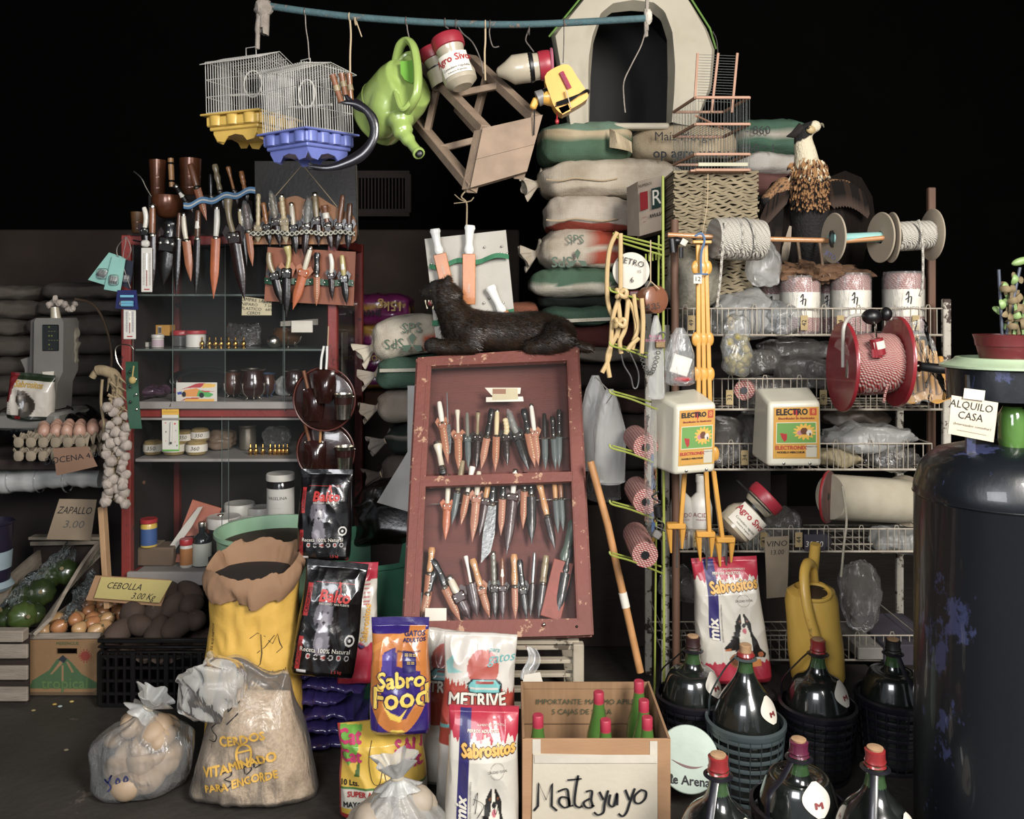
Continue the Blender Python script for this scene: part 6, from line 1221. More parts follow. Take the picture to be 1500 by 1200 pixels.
for i,(px,py,c_) in enumerate(((80,1033,'#b08d3a'),(105,1029,'#b9a14c'),(88,1036,'#9aa8a4'),(49,1042,'#8a7c50'),(97,1100,'#7c6f58'))):o=tag(part('food_scrap',inkm(c_),None,lambda g:g.ball(V((P(px,0,1250*1.4/(py-450)).x,1250*1.4/(py-450),.003)),(.008,.006,.003),8,5)),'small pale scrap lying on the floor in front of the crates','scrap','scraps on the floor')
# ---------------------------------------------------------------- green buckets
t=thing('pale_green_tub','pale green plastic tub of brown feed behind the yellow sack','tub',P(410,1000,3.0)); k=K(2.95); PG=mat('pale_green_plastic','#86ac8a','#769a7c',rough=.4,bump=.04,sub=.05); c=V((P(403,0,2.99).x,2.99,0)); zt=P(0,800,2.81).z
part('tub',PG,t,lambda g:g.lathe(c,[(.15,.02),(.17,.1),(.195,zt-.01),(.205,zt),(.205,zt+.012),(.195,zt+.012),(.188,zt-.03),(.16,.12)],56,capt=True)); part('feed',mat('brown_feed','#3d2c1a','#22180e',rough=.9,bump=.9,bscale=90),t,lambda g:g.lathe(c+V((0,0,zt-.035)),[(.187,0),(.1,.008),(.001,.012)],40,capb=True),kind='stuff')
t=thing('dark_green_bucket','large dark green bucket beside the lower pet food bags','bucket',P(545,1000,3.0)); DG=mat('dark_green_plastic','#2f6a52','#26563f',rough=.45,bump=.04); c=V((P(545,0,3.08).x,3.08,0)); zt=P(0,831,2.9).z
part('bucket',DG,t,lambda g:g.lathe(c,[(.15,.01),(.17,.2),(.188,zt-.012),(.196,zt-.01),(.198,zt+.004),(.19,zt+.006),(.183,zt-.02),(.15,.1)],56,capt=True)); part('inner_back',DG,t,lambda g:g.grid(lambda u,v:c+V((.188*cos(pi*u),.188*sin(pi*u),zt+v*.055*sin(pi*u)**.5)),30,4),solid=.003)
# ---------------------------------------------------------------- yellow paper sack
YS=mat('yellow_paper_sack','#c79a1c','#b58a16',rough=.7,scale=4,bump=.4,bscale=10,bdist=.02); KP=mat('kraft_paper','#8c6848','#755539',rough=.85,scale=6,bump=.4,bscale=14,bdist=.012)
t=thing('yellow_sack','yellow paper sack with rolled brown cuff and black monogram','sack',V((P(366,0,2.62).x,2.66,0))); H=P(0,848,2.6).z; b=Bag(.30,H,.22,seed=8,wr=.012,topD=.02,seal=0,ex=.85,ws=9,taper=.06,bot=.03); b.dp=lambda v:1-.1*v
b.build('sack',YS,t,'#c79a1c',110,70)
def cuff(g):
    def f(u,v):
        a=2*pi*u; w=v*2-1; r_=1+.13*(1-w*w) if v < .5 else 1-.02; sg=lambda q:abs(q)**.85*(1 if q >= 0 else -1)
        n=noise.noise(V((cos(a)*2.2,sin(a)*2.2,v*1.5)))*.02+abs(noise.noise(V((a*4.5,v*2,1))))*.012
        if v < .55:q=v/.55; z=-.05*(1-q)+.03*q; R_=1.04+.1*sin(pi*q)
        else:q=(v-.55)/.45; z=.03-.13*q; R_=1.0-.3*q
        z += .028*sin(a)+n
        return V((sg(cos(a))*.127*R_+n*.5,sg(sin(a))*.115*R_+n*.5,H+z+.012))
    g.grid(f,120,22,cu=True)
g=G(); cuff(g); g.build('rolled_cuff',KP,t,local=True,solid=.002,ang=80); g=G(); g.lathe((0,0,H+.004),[(.125,0),(.001,.01)],30,capb=False); g.build('meal',mat('dark_meal','#1d130c',rough=.9),t,local=True,kind='stuff')
mp=b.mp(.003); sx_=lambda px,py:((px-366)*K(2.55),1.4-(py-450)*K(2.55))
mono=[[(376,938),(387,931),(399,937)],[(393,932),(394,960),(391,975),(386,979),(378,977),(374,973)],[(386,960),(398,952),(412,936)],[(403,943),(409,948),(416,935),(418,950),(421,957),(414,962)]]
strokes([[sx_(*q) for q in st_] for st_ in mono],.0022,mp,INK,t,local=True,sm=False); letters('Nutrición Animal',.014,mp,INK,t,*sx_(402,988),local=True); letters('S A',.022,mp,INK,t,*sx_(410,997),local=True,bold=.0008); letters('25 KG NETOS',.013,mp,INK,t,*sx_(312,940),rot=pi/2,local=True)
# ---------------------------------------------------------------- clear bag of ration in front
GRA=mat('coarse_bran','#b59c7c','#8d775a',rough=.9,scale=120,bump=.9,bscale=260,bdist=.004,amt=.8)
t=thing('clear_ration_bag','clear plastic bag of bran printed in yellow and marked 3.00','bag',V((P(362,0,2.38).x,2.45,0)))
bb_=Bag(.36,.30,.2,seed=12,wr=.010,topD=.5,seal=.0,ex=.8,taper=.42,bot=.09,ws=10); bb_.build('bran',GRA,t,'#9a8468',110,60)
pr=Bag(.372,.375,.21,seed=12,wr=.013,topD=.4,seal=.02,ex=.8,taper=.48,bot=.08,ws=10,toph=lambda u:-.1*abs(u)*u-.02*sin(u*7))
pr.build('film',film('bran_bag_film','#d8d5ce',alpha=.16,rough=.25,wr=14,dist=.012),t,'#ffffff',110,70)
mp=pr.mp(.003); YP=inkm('#c8981c'); s2=lambda px,py:((px-362)*K(2.33),1.4-(py-450)*K(2.33))
letters('CERDOS',.035,mp,YP,t,*s2(358,1090),rot=.15,local=True,bold=.0015); letters('VITAMINADO',.034,mp,YP,t,*s2(355,1128),rot=.22,local=True,bold=.0015); letters('PARA ENGORDE',.028,mp,YP,t,*s2(358,1152),rot=.22,local=True,bold=.0012)
strokes([[s2(362+12*cos(a),1112-15*sin(a)) for a in [2*pi*i/16 for i in range(17)]],[s2(352,1110),s2(372,1106)]],.007,mp,YP,t,name='printed_emblem',local=True)
strokes([[s2(*q) for q in st_] for st_ in ([(300,1072),(308,1065),(315,1072),(307,1080),(317,1088),(315,1096),(304,1097)],[(332,1060),(330,1052),(335,1048),(338,1054),(332,1060)],[(344,1050),(342,1043),(346,1040),(349,1046),(344,1050)],[(333,1072),(350,1058)])],.0035,mp,INK,t,local=True)
strokes([[s2(*q) for q in st_] for st_ in ([(330,1138),(340,1134),(342,1142),(334,1146),(344,1152),(338,1158),(328,1156)],[(364,1140),(362,1132),(370,1128),(374,1134),(366,1141)],[(378,1132),(378,1124),(384,1120),(387,1128),(379,1133)])],.0035,mp,INK,t,local=True)
g=G(); R_=Matrix.Rotation(rad(-38),3,'Y'); g.grid(lambda u,v:V((-.06,-.06,.275))+R_ @ V(((.05+.05*sin(pi*min(1,v*1.1)))*cos(2*pi*u),(.05)*sin(2*pi*u),.15*v))+V(noise.noise_vector(V((cos(2*pi*u)*2,sin(2*pi*u)*2,v*3))))*.02,60,24,cu=True); g.build('bag_mouth',CLEARM,t,local=True,ang=80)
# ---------------------------------------------------------------- clear bags of potatoes
def clearbag(label,c,W,H,D,n,rr,m,price,seed,neckpt):
    t=thing('clear_bag',label,'bag',c); rg=random.Random(seed)
    for i in range(n):
        a=rg.uniform(0,2*pi); q=sqrt(rg.random())*.72; z=rg.uniform(rr,H*.72); w=1-.5*max(0,z/H-.35); x,y=cos(a)*q*W/2*w,sin(a)*q*D/2*w-.01; s_=rg.uniform(0,9)
        R=Matrix.Rotation(rg.uniform(0,3),3,'Z') @ Matrix.Rotation(rg.uniform(-1,1),3,'X'); g=G(); g.ball((x,y,z),(rr*1.25,rr*.9,rr*.85),16,10,R=R,fn=lambda p:p*(1+.15*noise.noise(p*20+V((s_,0,0))))); g.build('washed_potato',m,t,local=True)
    g=G()
    def f(u,v):
        a=2*pi*u; w=1.0 if v < .55 else max(.1,1-((v-.55)/.45)**1.3*.9)
        if v < .12:w=.8+.2*(v/.12)**.5
        pl=1+.05*sin(a*11+seed)*v; sg=lambda q:abs(q)**.8*(1 if q >= 0 else -1)
        p=V((sg(cos(a))*W/2*w*pl,sg(sin(a))*D/2*w*pl,H*.86*v)); p += V(neckpt)*max(0,v-.5)*2
        return p+V(noise.noise_vector(V((p.x*12+seed,p.y*12,p.z*9))))*.016*(1-v*.6)
    g.grid(f,90,46,cu=True); g.f.append(tuple(range(90))); g.build('film',CLEARM if seed == 5 else CLEAR,t,local=True,ang=80)
    top=V((neckpt[0],neckpt[1],H*.85+neckpt[2])); neck(t,top,(.5,-.1,.8) if seed == 4 else (-.1,-.1,1),W*.2,H*.26,CLEARM,seed=seed,tie=MILK)
    strokes([[(a*W,b*H) for a,b in st_] for st_ in price],.0045,lambda x,y:V((x,-D/2*1.0-.006,y)),INKB,t,local=True); return t
WPO=mat('washed_potato_skin','#a58c6e','#8d7458',rough=.6,scale=14,bump=.2)
clearbag('knotted clear bag of potatoes marked 8.00 on the floor at the left',V((P(198,0,2.45).x,2.5,0)),.28,.27,.22,26,.042,WPO,[[(-.16,.3),(-.13,.34),(-.17,.26),(-.2,.3),(-.14,.22),(-.17,.17)],[(-.09,.27),(-.07,.31),(-.05,.27),(-.08,.25),(-.09,.27)],[(-.01,.29),(.01,.33),(.03,.29),(0,.27),(-.01,.29)],[(-.1,.2),(.04,.23)]],4,(.02,-.02,0))
clearbag('knotted clear bag marked 8.00 at the bottom centre of the picture',V((P(572,0,2.02).x,2.06,0)),.25,.31,.2,22,.042,mat('pale_root','#9d8f7c','#837561',rough=.6,scale=14),[[(-.1,.42),(-.07,.5),(-.11,.46),(-.06,.36),(-.12,.3)],[(0,.42),(.02,.46),(.04,.42),(.01,.39),(0,.42)],[(.08,.42),(.1,.46),(.12,.42),(.09,.39),(.08,.42)]],5,(.015,-.02,0))
# ---------------------------------------------------------------- stack of folded purple packs
rg=random.Random(6)
for i in range(9):
    z=.025+i*.045; w=.10+.012*sin(i*2)
    px=478+6*sin(i*1.9)+(4-i)*1.2; c=V((P(px,0,2.72).x,2.78,z)); t=thing('purple_pack','folded purple pet food pack, '+['lowest','second from the floor','third from the floor','fourth from the floor','fifth from the floor','sixth from the floor','seventh from the floor','second from the top','topmost'][i]+' of the stack','pack',c,(0,0,rad(rg.uniform(-6,6))),'purple packs in a floor stack')
    g=G(); s_=i*3.7
    def f(u,v):
        x=(u*2-1); q=2*pi*v; th=.026*(1-abs(x)**3*.85)
        return V((x*w+.012*sin(s_),cos(q)*.11,sin(q)*th+.012*sin(x*3+s_)*abs(x)))+V(noise.noise_vector(V((x*6+s_,cos(q)*2,s_))))*.008
    g.grid(f,40,30,cv=True,col=lambda u,v:hx('#b0521c') if abs(((v*1.0+.02*sin(u*12)) % 1)-(.72+.25*abs(u-.5))) < .03 else hx('#342a64')); g.f += [tuple(j*41 for j in range(30)),tuple(j*41+40 for j in range(30))]; g.build('pack',vcm('purple_print',.22,.6,.4,18),t,local=True,ang=80)
# ---------------------------------------------------------------- printed pet food bags
PRINT=vcm('glossy_print',.26,.6,.35,16,.01)
pup=[('p',[(-.42,.60),(-.30,.66),(-.1,.66),(.04,.60),(.06,.50),(-.02,.44),(.06,.38),(.12,.28),(.0,.2),(-.28,.2),(-.40,.28),(-.36,.38),(-.3,.46),(-.42,.5)],'#6d6870'),('p',[(-.46,.60),(-.36,.64),(-.3,.5),(-.42,.44),(-.5,.5)],'#57525a'),('p',[(.0,.62),(.08,.62),(.12,.5),(.04,.44),(.0,.5)],'#57525a'),('e',-.15,.5,.13,.055,'#8d888e'),('e',-.15,.47,.04,.018,'#1a181a'),('e',-.25,.56,.03,.014,'#1a181a'),('e',-.05,.56,.03,.014,'#1a181a'),('e',-.2,.3,.12,.05,'#8a858c')]
bal=paint('#0d0b0d',[('r',-.86,.52,-.7,.8,'#9b1c1c'),('r',-.86,.06,-.72,.34,'#9b1c1c')]+pup+[('r',-.8,.035,-.5,.06,'#b9b5b0'),('r',-.6,.815,.7,.82,'#9b1c1c')]+[('e',-.5+i*.24,.18,.07,.024,'#b9b5b0') for i in range(6)]+[('e',-.5+i*.24,.18,.05,.016,'#1a1416' if i % 2 else '#8a2320') for i in range(6)]+[('e',.72,.33,.15,.05,'#c5c1bb'),('e',.72,.33,.11,.034,'#121012'),('e',.72,.33,.04,.014,'#c5c1bb')])
REDI=inkm('#b02018')
def balto(label,c,rot,W,H,seed):
    t=thing('puppy_food_bag',label,'bag',c,rot,'black glossy puppy food bags'); b=Bag(W,H,.08,seed=seed,wr=.007,seal=.05,ws=13); b.build('bag',PRINT,t,bal,260,210); m_=b.mp(.0025)
    letters('Balto',H*.145,m_,REDI,t,cx=W*.05,cy=H*.70,local=True,bold=.0016,shear=.1); letters('MÁS SANO  MÁS FUERTE',H*.026,m_,PAPER,t,cx=W*.05,cy=H*.635,local=True); letters('Receta 100% Natural',H*.055,m_,PAPER,t,cx=W*.0,cy=H*.235,local=True,sx=.95); letters('1.5 kg',H*.04,m_,REDI,t,cx=W*.22,cy=H*.06,local=True); letters('CACHORROS',H*.045,m_,INK,t,cx=-W*.385,cy=H*.66,rot=pi/2,local=True,sx=.8); letters('CACHORROS',H*.045,m_,INK,t,cx=-W*.395,cy=H*.2,rot=pi/2,local=True,sx=.8)
    strokes([[(W*.09,H*.77),(W*.1,H*.80),(W*.13,H*.78),(W*.14,H*.74)],[(W*.105,H*.80),(W*.10,H*.83)],[(W*.12,H*.795),(W*.128,H*.825)]],.004,m_,REDI,t,name='logo_ears',local=True); return t
balto('upper black puppy food bag standing on the pale green tub rim',P(474,820,2.72),(rad(-6),rad(1),rad(2)),.168,.285,2)
balto('lower black puppy food bag leaning in front of the dark green bucket',P(472,990,2.58),(rad(-10),rad(7),rad(6)),.19,.335,5)
sab=paint('#bdb7aa',[('r',-1.1,.87,1.1,1.1,'#a51230'),('f',lambda x,y:y > .84+.02*sin(x*19)+.012*sin(x*47),'#a51230'),('p',[(-.66,.39),(-.36,.36),(-.34,.99),(-.66,.99)],'#2a2460'),('f',lambda x,y:y < .185+.008*sin(x*31)+.006*sin(x*53),'#a51230'),
  ('p',[(-.28,.304),(-.1,.347),(.06,.423),(.12,.508),(.25,.566),(.4,.566),(.54,.499),(.56,.413),(.66,.357),(.72,.290),(.88,.242),(.82,.214),(.6,.224),(.3,.224),(.0,.280),(-.24,.290)],'#16130f'),('p',[(.3,.480),(.42,.480),(.5,.413),(.52,.290),(.44,.224),(.3,.224),(.18,.309),(.2,.404)],'#c9c2b2'),('p',[(.3,.566),(.36,.566),(.38,.489),(.44,.442),(.36,.404),(.26,.442),(.28,.499)],'#c9c2b2'),('e',.345,.475,.05,.018,'#111'),('e',.35,.432,.06,.022,'#b9606a'),('e',.24,.508,.025,.01,'#6b3a18'),('e',.45,.508,.025,.01,'#6b3a18'),('p',[(-.26,.290),(-.1,.299),(-.08,.280),(-.24,.276)],'#a4582c'),('e',.72,.242,.08,.022,'#a4582c'),('e',.05,.2,.2,.055,'#7d4a24'),('e',.05,.2,.16,.04,'#5d3012'),('r',.42,.15,.7,.2,'#c8781c'),('e',.42,.67,.2,.05,'#8f8a7e'),('e',.42,.67,.185,.044,'#bdb7aa')])
GOLD=inkm('#cf9a34')
def sabro(label,c,rot,W,H,seed,D=.12):
    t=thing('dog_food_bag',label,'bag',c,rot); b=Bag(W,H,D,seed=seed,wr=.009,seal=.03,taper=.05,ws=9,topD=.28); b.build('bag',vcm('satin_print',.4,.3,.3,14,.01),t,sab,300,250); m_=b.mp(.003)
    letters('Sabrositos',W*.21,m_,inkm('#4a2a12'),t,cx=W*.08,cy=H*.785,rot=.06,local=True,bold=.004,sx=.82); m2=b.mp(.0042); letters('Sabrositos',W*.21,m2,GOLD,t,cx=W*.08,cy=H*.787,rot=.06,local=True,bold=.0018,sx=.82)
    letters('mix',W*.2,m_,PAPER,t,cx=-W*.255,cy=H*.455,rot=pi/2,local=True,bold=.0016,shear=.2); letters('PERROS ADULTOS',W*.05,m_,PAPER,t,cx=W*.0,cy=H*.88,local=True,bold=.0004); letters('ALIMENTO COMPLETO',W*.035,m_,PAPER,t,cx=W*.1,cy=H*.91,local=True); letters('CALIDAD TOTAL',W*.045,m_,PEN,t,cx=W*.21,cy=H*.67,local=True,sx=.75); letters('ALIMENTO BALANCEADO PARA PERROS',W*.028,m_,PEN,t,cx=-W*.14,cy=H*.5,rot=pi/2,local=True)
    return t
sabro('white and crimson dog food bag standing right of the yellow watering can'.replace('right','left'),P(1076,1000,2.72),(rad(-6),rad(-4),rad(-4)),.225,.385,21)
def bbox_z(px,py,Y):return P(px,py,Y)
t=sabro('tall white and crimson dog food bag at the bottom centre beside the cardboard box',V((P(704,0,2.08).x,2.1,0)),(rad(-3),rad(1),0),.185,.41,22)
strokes([[(-.02,.20),(-.01,.23),(-.015,.18)],[(-.02,.215),(.005,.2),(-.01,.17)],[(.03,.19),(.04,.21),(.035,.18),(.03,.19)]],.0015,lambda x,y:V((x,-.062,y)),INK,t,local=True)
# white/crimson bag seen edge on behind the lower black bag
t=thing('dog_food_bag','narrow view of a white and crimson bag behind the lower black bag','bag',P(520,1000,2.7),(rad(-7),rad(4),rad(14))); b=Bag(.12,.37,.09,seed=23,wr=.009,taper=.1); b.build('bag',vcm('satin_print'),t,paint('#bdb7aa',[('f',lambda x,y:y > .86,'#a51230'),('f',lambda x,y:y < .33+.02*sin(x*12),'#a51230'),('r',.1,.66,.5,.86,'#a51230'),('f',lambda x,y:.67 < y < .85 and .1 < x < .5 and int(y*60) % 2 == 0,'#bdb7aa')]),90,90); letters('Sabrositos',.028,b.mp(.003),GOLD,t,cx=.02,cy=.19,rot=pi/2-.1,local=True,bold=.0012)
# orange and purple cat food
orp=paint('#b5691c',[('r',-1.1,.87,1.1,1.1,'#2c1c66'),('p',[(-1,.76),(-.2,.86),(1,.9),(1,.865),(-.2,.82),(-1,.7)],'#c47a22'),('p',[(-.62,.5),(-.5,.72),(-.1,.76),(.0,.6),(.74,.56),(.74,.34),(.3,.16),(0,.14),(-.3,.22),(-.55,.38)],'#32206c'),('p',[(-.56,.5),(-.56,.7),(-.2,.74),(-.2,.5)],'#4a3a8c'),('p',[(.12,.55),(.12,.74),(.62,.72),(.6,.55)],'#23175a'),('f',lambda x,y:abs(((x)/.95)**2+((y-.48)/.42)**2-1) < .09 and y < .3,'#b5691c'),('f',lambda x,y:((x)/1.02)**2+((y-.5)/.47)**2 > 1 and y < .45,'#32206c'),('p',[(-.5,.3),(-.2,.16),(.1,.13),(.35,.25),(.1,.18),(-.2,.22)],'#d2b02e'),('r',.35,.86,.9,.93,'#b5691c'),('e',0,.05,.25,.02,'#d2b02e')])
t=thing('cat_food_bag','orange and purple cat food bag with yellow lettering','bag',P(586,1072,2.32),(rad(-7),rad(-1),rad(-3))); b=Bag(.165,.30,.1,seed=31,wr=.008,seal=.07,taper=.02,ws=12); b.build('bag',PRINT,t,orp,240,200); m_=b.mp(.003); YL=inkm('#d2b02e'); VI=inkm('#1d1248')
for s_,y_,z_ in (('Sabro',.145,.056),('Food',.1,.075)):letters(s_,z_,m_,VI,t,cx=.008,cy=y_,local=True,bold=.0045,rot=.05); letters(s_,z_,b.mp(.0042),YL,t,cx=.008,cy=y_,local=True,bold=.0018,rot=.05)
letters('GATOS',.018,m_,VI,t,cx=.045,cy=.262,local=True,bold=.0006); letters('ADULTOS',.014,m_,VI,t,cx=.045,cy=.247,local=True,bold=.0006); letters('alimento premium',.009,m_,VI,t,cx=.03,cy=.22,local=True); letters('===\n==',.02,m_,YL,t,cx=.035,cy=.2,local=True)
# yellow cat litter
sani=paint('#c9a21a',[('p',[(-1,.72),(-.75,.6),(-.55,.7),(-.4,.98),(-1,1)],'#5f9a2a'),('f',lambda x,y:y < .36 and y > .16,'#b9b3a4'),('f',lambda x,y:abs(y-.37) < .01,'#3d6a2a'),('f',lambda x,y:y < .1 or x < -.93,'#9e1c20'),('p',[(-.6,.5),(-.5,.7),(-.46,.5)],'#3d5a1e')])
t=thing('cat_litter_sack','yellow cat litter sack lying under the orange and purple bag','bag',V((P(560,0,2.33).x,2.36,0)),(rad(-8),rad(-3),rad(2))); b=Bag(.24,.245,.14,seed=41,wr=.01,seal=.0,topD=.2,ws=9); b.build('bag',vcm('satin_print'),t,sani,200,130); m_=b.mp(.003); MG=inkm('#b02058')
letters('Cat\nCat',.045,m_,MG,t,cx=-.085,cy=.195,local=True,bold=.002); letters('SANI',.042,m_,MG,t,cx=.09,cy=.19,local=True,bold=.002); letters('cat',.05,m_,MG,t,cx=.085,cy=.15,local=True,bold=.002); letters('SUPER ABSORBENTE',.019,m_,inkm('#a01c1c'),t,cx=-.005,cy=.078,local=True,bold=.0008,rot=.03); letters('MAYOR RENDIMIENTO',.019,m_,INK,t,cx=-.005,cy=.052,local=True,bold=.0008,rot=.03); letters('10 Lts.',.02,m_,INK,t,cx=-.085,cy=.105,local=True,bold=.0006)
strokes([[(-.02,.21),(-.03,.16),(-.02,.11),(0,.105),(.01,.14),(.02,.11),(.04,.11),(.03,.15),(.05,.18)],[(.05,.12),(.065,.14),(.055,.16),(.045,.14)]],.0018,m_,INK,t,name='printed_cat_outline',local=True)
# white and red-orange bag with dish
met=paint('#bab4aa',[('f',lambda x,y:.4 < y < .72+.01*sin(x*40)+.01*sin(x*71)-.03*x,'#9a3424'),('e',.1,.82,.45,.10,'#a54a3c'),('p',[(-.35,.74),(-.2,.77),(.5,.77),(.66,.74),(.62,.69),(-.3,.69)],'#1c2a2c'),('p',[(-.3,.735),(-.16,.762),(.46,.762),(.6,.735),(.56,.7),(-.26,.7)],'#5fa6a4'),('p',[(-.12,.745),(.42,.745),(.4,.756),(-.1,.756)],'#8f3426'),('r',-.25,.715,.55,.72,'#bab4aa'),('p',[(-1,.5),(-.7,.52),(-.7,.5),(-1,.48)],'#5fa6a4'),('p',[(-.95,.84),(-.7,.9),(-.75,.82),(-.5,.8),(-.9,.78)],'#7ab0ac')])
def metr(label,c,rot,seed,W=.235,H=.41):
    t=thing('cat_litter_bag',label,'bag',c,rot); b=Bag(W,H,.11,seed=seed,wr=.011,seal=.01,topD=.3,taper=.04,ws=9); b.build('bag',vcm('satin_print'),t,met,220,200); m_=b.mp(.003)
    letters('METRIVE',W*.235,m_,INK,t,cx=-W*.02,cy=H*.652,local=True,bold=.003,rot=.03,sx=.86); letters('METRIVE',W*.235,b.mp(.0042),PAPER,t,cx=-W*.02,cy=H*.653,local=True,bold=.0014,rot=.03,sx=.86); letters('gatos',W*.17,m_,inkm('#4f9896'),t,cx=W*.3,cy=H*.88,rot=.1,local=True,shear=.3); letters('para',W*.08,m_,inkm('#4f9896'),t,cx=W*.2,cy=H*.92,local=True,shear=.3); return t
metr('white and red cat litter bag with a pale teal dish and large white letters',V((P(694,0,2.33).x,2.36,.0)),(rad(-5),rad(2),rad(0)),51,.215,.485)
metr('white and red litter bag mostly hidden behind the orange bag',V((P(628,0,2.5).x,2.52,0)),(rad(-4),rad(6),0),52,.19,.44)
t=thing('plastic_strip','creased clear plastic strip hanging off the white slatted stand','plastic',P(785,985,2.45)); part('film',CLEARM,t,lambda g:g.grid(lambda u,v:P(768+18*u+6*sin(v*5),945+50*v+6*u,2.5-.03*v+.01*sin(u*5)),8,16)); part('folded_end',PAPER,t,lambda g:g.slab([(768,989),(791,985),(795,999),(766,999)],lambda a,b:P(a,b,2.44),(0,.002,0)),smooth=False)
# ---------------------------------------------------------------- cardboard box of bottles
YB0=2.09; zt=P(0,1082,YB0).z; CB1=CARD
bx=thing('cardboard_box','open cardboard box of red capped bottles with the Matayuyo sign','box',(P(873,0,YB0).x,2.25,0)); x0,x1=P(765,0,YB0).x,P(982,0,YB0).x; yk=2.41; zk=zt+.001
CI=mat('cardboard_inside','#8d6a45','#7b5a39',rough=.9,scale=4,stretch=(18,1,1),bump=.25,bscale=30)
part('front_wall',CARD,bx,lambda g:g.box(((x0+x1)/2,YB0,zt/2),(x1-x0,.006,zt),bev=.001),smooth=False); part('left_wall',CI,bx,lambda g:g.box((x0+.003,(YB0+yk)/2,zt/2),(.006,yk-YB0,zt)),smooth=False); part('right_wall',CI,bx,lambda g:g.box((x1-.003,(YB0+yk)/2,zt/2),(.006,yk-YB0,zt)),smooth=False); part('back_wall',CI,bx,lambda g:g.box(((x0+x1)/2,yk,(zt-.02)/2),(x1-x0,.006,zt-.02)),smooth=False); part('back_flap',CI,bx,lambda g:g.box(((x0+x1)/2,yk-.003,zt-.01+.0),(x1-x0-.004,.005,.018)),smooth=False); part('floor',CI,bx,lambda g:g.box(((x0+x1)/2,(YB0+yk)/2,.006),(x1-x0,yk-YB0,.006)),smooth=False)
DKG=inkm('#3c4a34'); bm_=lambda a,b:V((a,yk-.008,b)); xc=(x0+x1)/2
letters('IMPORTANTE: MAXIMO APILE',.021,bm_,DKG,bx,cx=xc-.0,cy=zt-.055); letters('5 CAJAS DE SIDRA',.021,bm_,DKG,bx,cx=xc-.01,cy=zt-.083)
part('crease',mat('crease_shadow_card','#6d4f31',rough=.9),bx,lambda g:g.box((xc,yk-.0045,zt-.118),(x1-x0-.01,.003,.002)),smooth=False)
for (a0,a1,b0,b1) in ((780,792,1083,1105),(952,963,1086,1135)):part('tape',mat('masking_tape','#bdb5a4',rough=.6),bx,lambda g:g.box(P((a0+a1)/2,(b0+b1)/2,YB0-.004),((a1-a0)*K(YB0),.001,(b1-b0)*K(YB0))),smooth=False)
_,mps,W_,H_=flat_note('paper_sign','hand lettered paper sign reading Matayuyo on the cardboard box','sign',[(781,1104),(963,1108),(963,1215),(779,1215)],YB0-.006,mat('cream_sign_paper','#b8ae9a','#a89c84',rough=.85,scale=5,bump=.2))
part('tape_strip',mat('masking_tape','#bdb5a4'),bx,lambda g:g.box(P(873,1112,YB0-.0095),(.30,.001,.02)),smooth=False)
sgn=[o for o in COL.objects if o.parent is None and 'Matayuyo on the' in o.get('label','') and o.get('category') == 'sign'][0]
pm=lambda a,b:P(a,b,YB0-.0125)
mat_st=[[(817,1160),(830,1156),(833,1168),(834,1180),(826,1183),(819,1176),(822,1168),(832,1170),(834,1180),(840,1180)],[(847,1136),(843,1160),(842,1178),(849,1183),(853,1180)],[(831,1143),(852,1141)],[(858,1160),(867,1159),(866,1172),(868,1182),(859,1183),(855,1176),(864,1170)],[(866,1180),(871,1181)],[(878,1160),(884,1172)],[(891,1158),(886,1176),(884,1190),(876,1194),(870,1190)],[(894,1164),(892,1178),(899,1181),(904,1162),(904,1180)],[(916,1157),(922,1172)],[(930,1155),(923,1175),(918,1190),(912,1196),(906,1192)],[(938,1158),(930,1166),(930,1175),(937,1177),(945,1170),(946,1160),(938,1157)]]
strokes(mat_st,3.6,pm,INK,sgn); strokes([[(782,1188),(788,1181),(789,1147),(800,1172),(809,1148),(808,1181),(816,1188)]],3.6,pm,INK,sgn,sm=False)
GB=mat('green_bottle_glass','#4f7d2c','#35601c',rough=.12,coat=.6,bump=0,trans=.25); CAPR=mat('crimson_cap','#a81f3c','#8f1830',rough=.45,bump=.05)
for i,(px,py,Yb,lab) in enumerate(((788,1050,2.16,'alone at the left of the box'),(877,1016,2.28,'tallest looking in the middle of the box'),(887,1057,2.16,'front middle of the box'),(936,1000,2.34,'farthest back at the right of the box'),(943,1028,2.26,'middle of the right hand three'),(948,1053,2.16,'nearest of the right hand three'))):
    c=P(px,py,Yb); t=thing('green_bottle','green bottle with crimson cap, '+lab,'bottle',V((c.x,Yb,.01)),None,'green bottles in the cardboard box'); zt_=c.z-.01
    g=G(); g.lathe((0,0,0),[(.030,0),(.034,.01),(.034,zt_*.62),(.031,zt_*.7),(.017,zt_*.86),(.0135,zt_-.02)],24); g.build('glass_body',GB,t,local=True)
    g=G(); g.lathe((0,0,zt_-.028),[(.0128,0),(.0142,.002),(.0138,.008),(.0145,.012),(.0138,.016),(.0142,.03),(.0125,.033)],20); g.build('cap',CAPR,t,local=True)
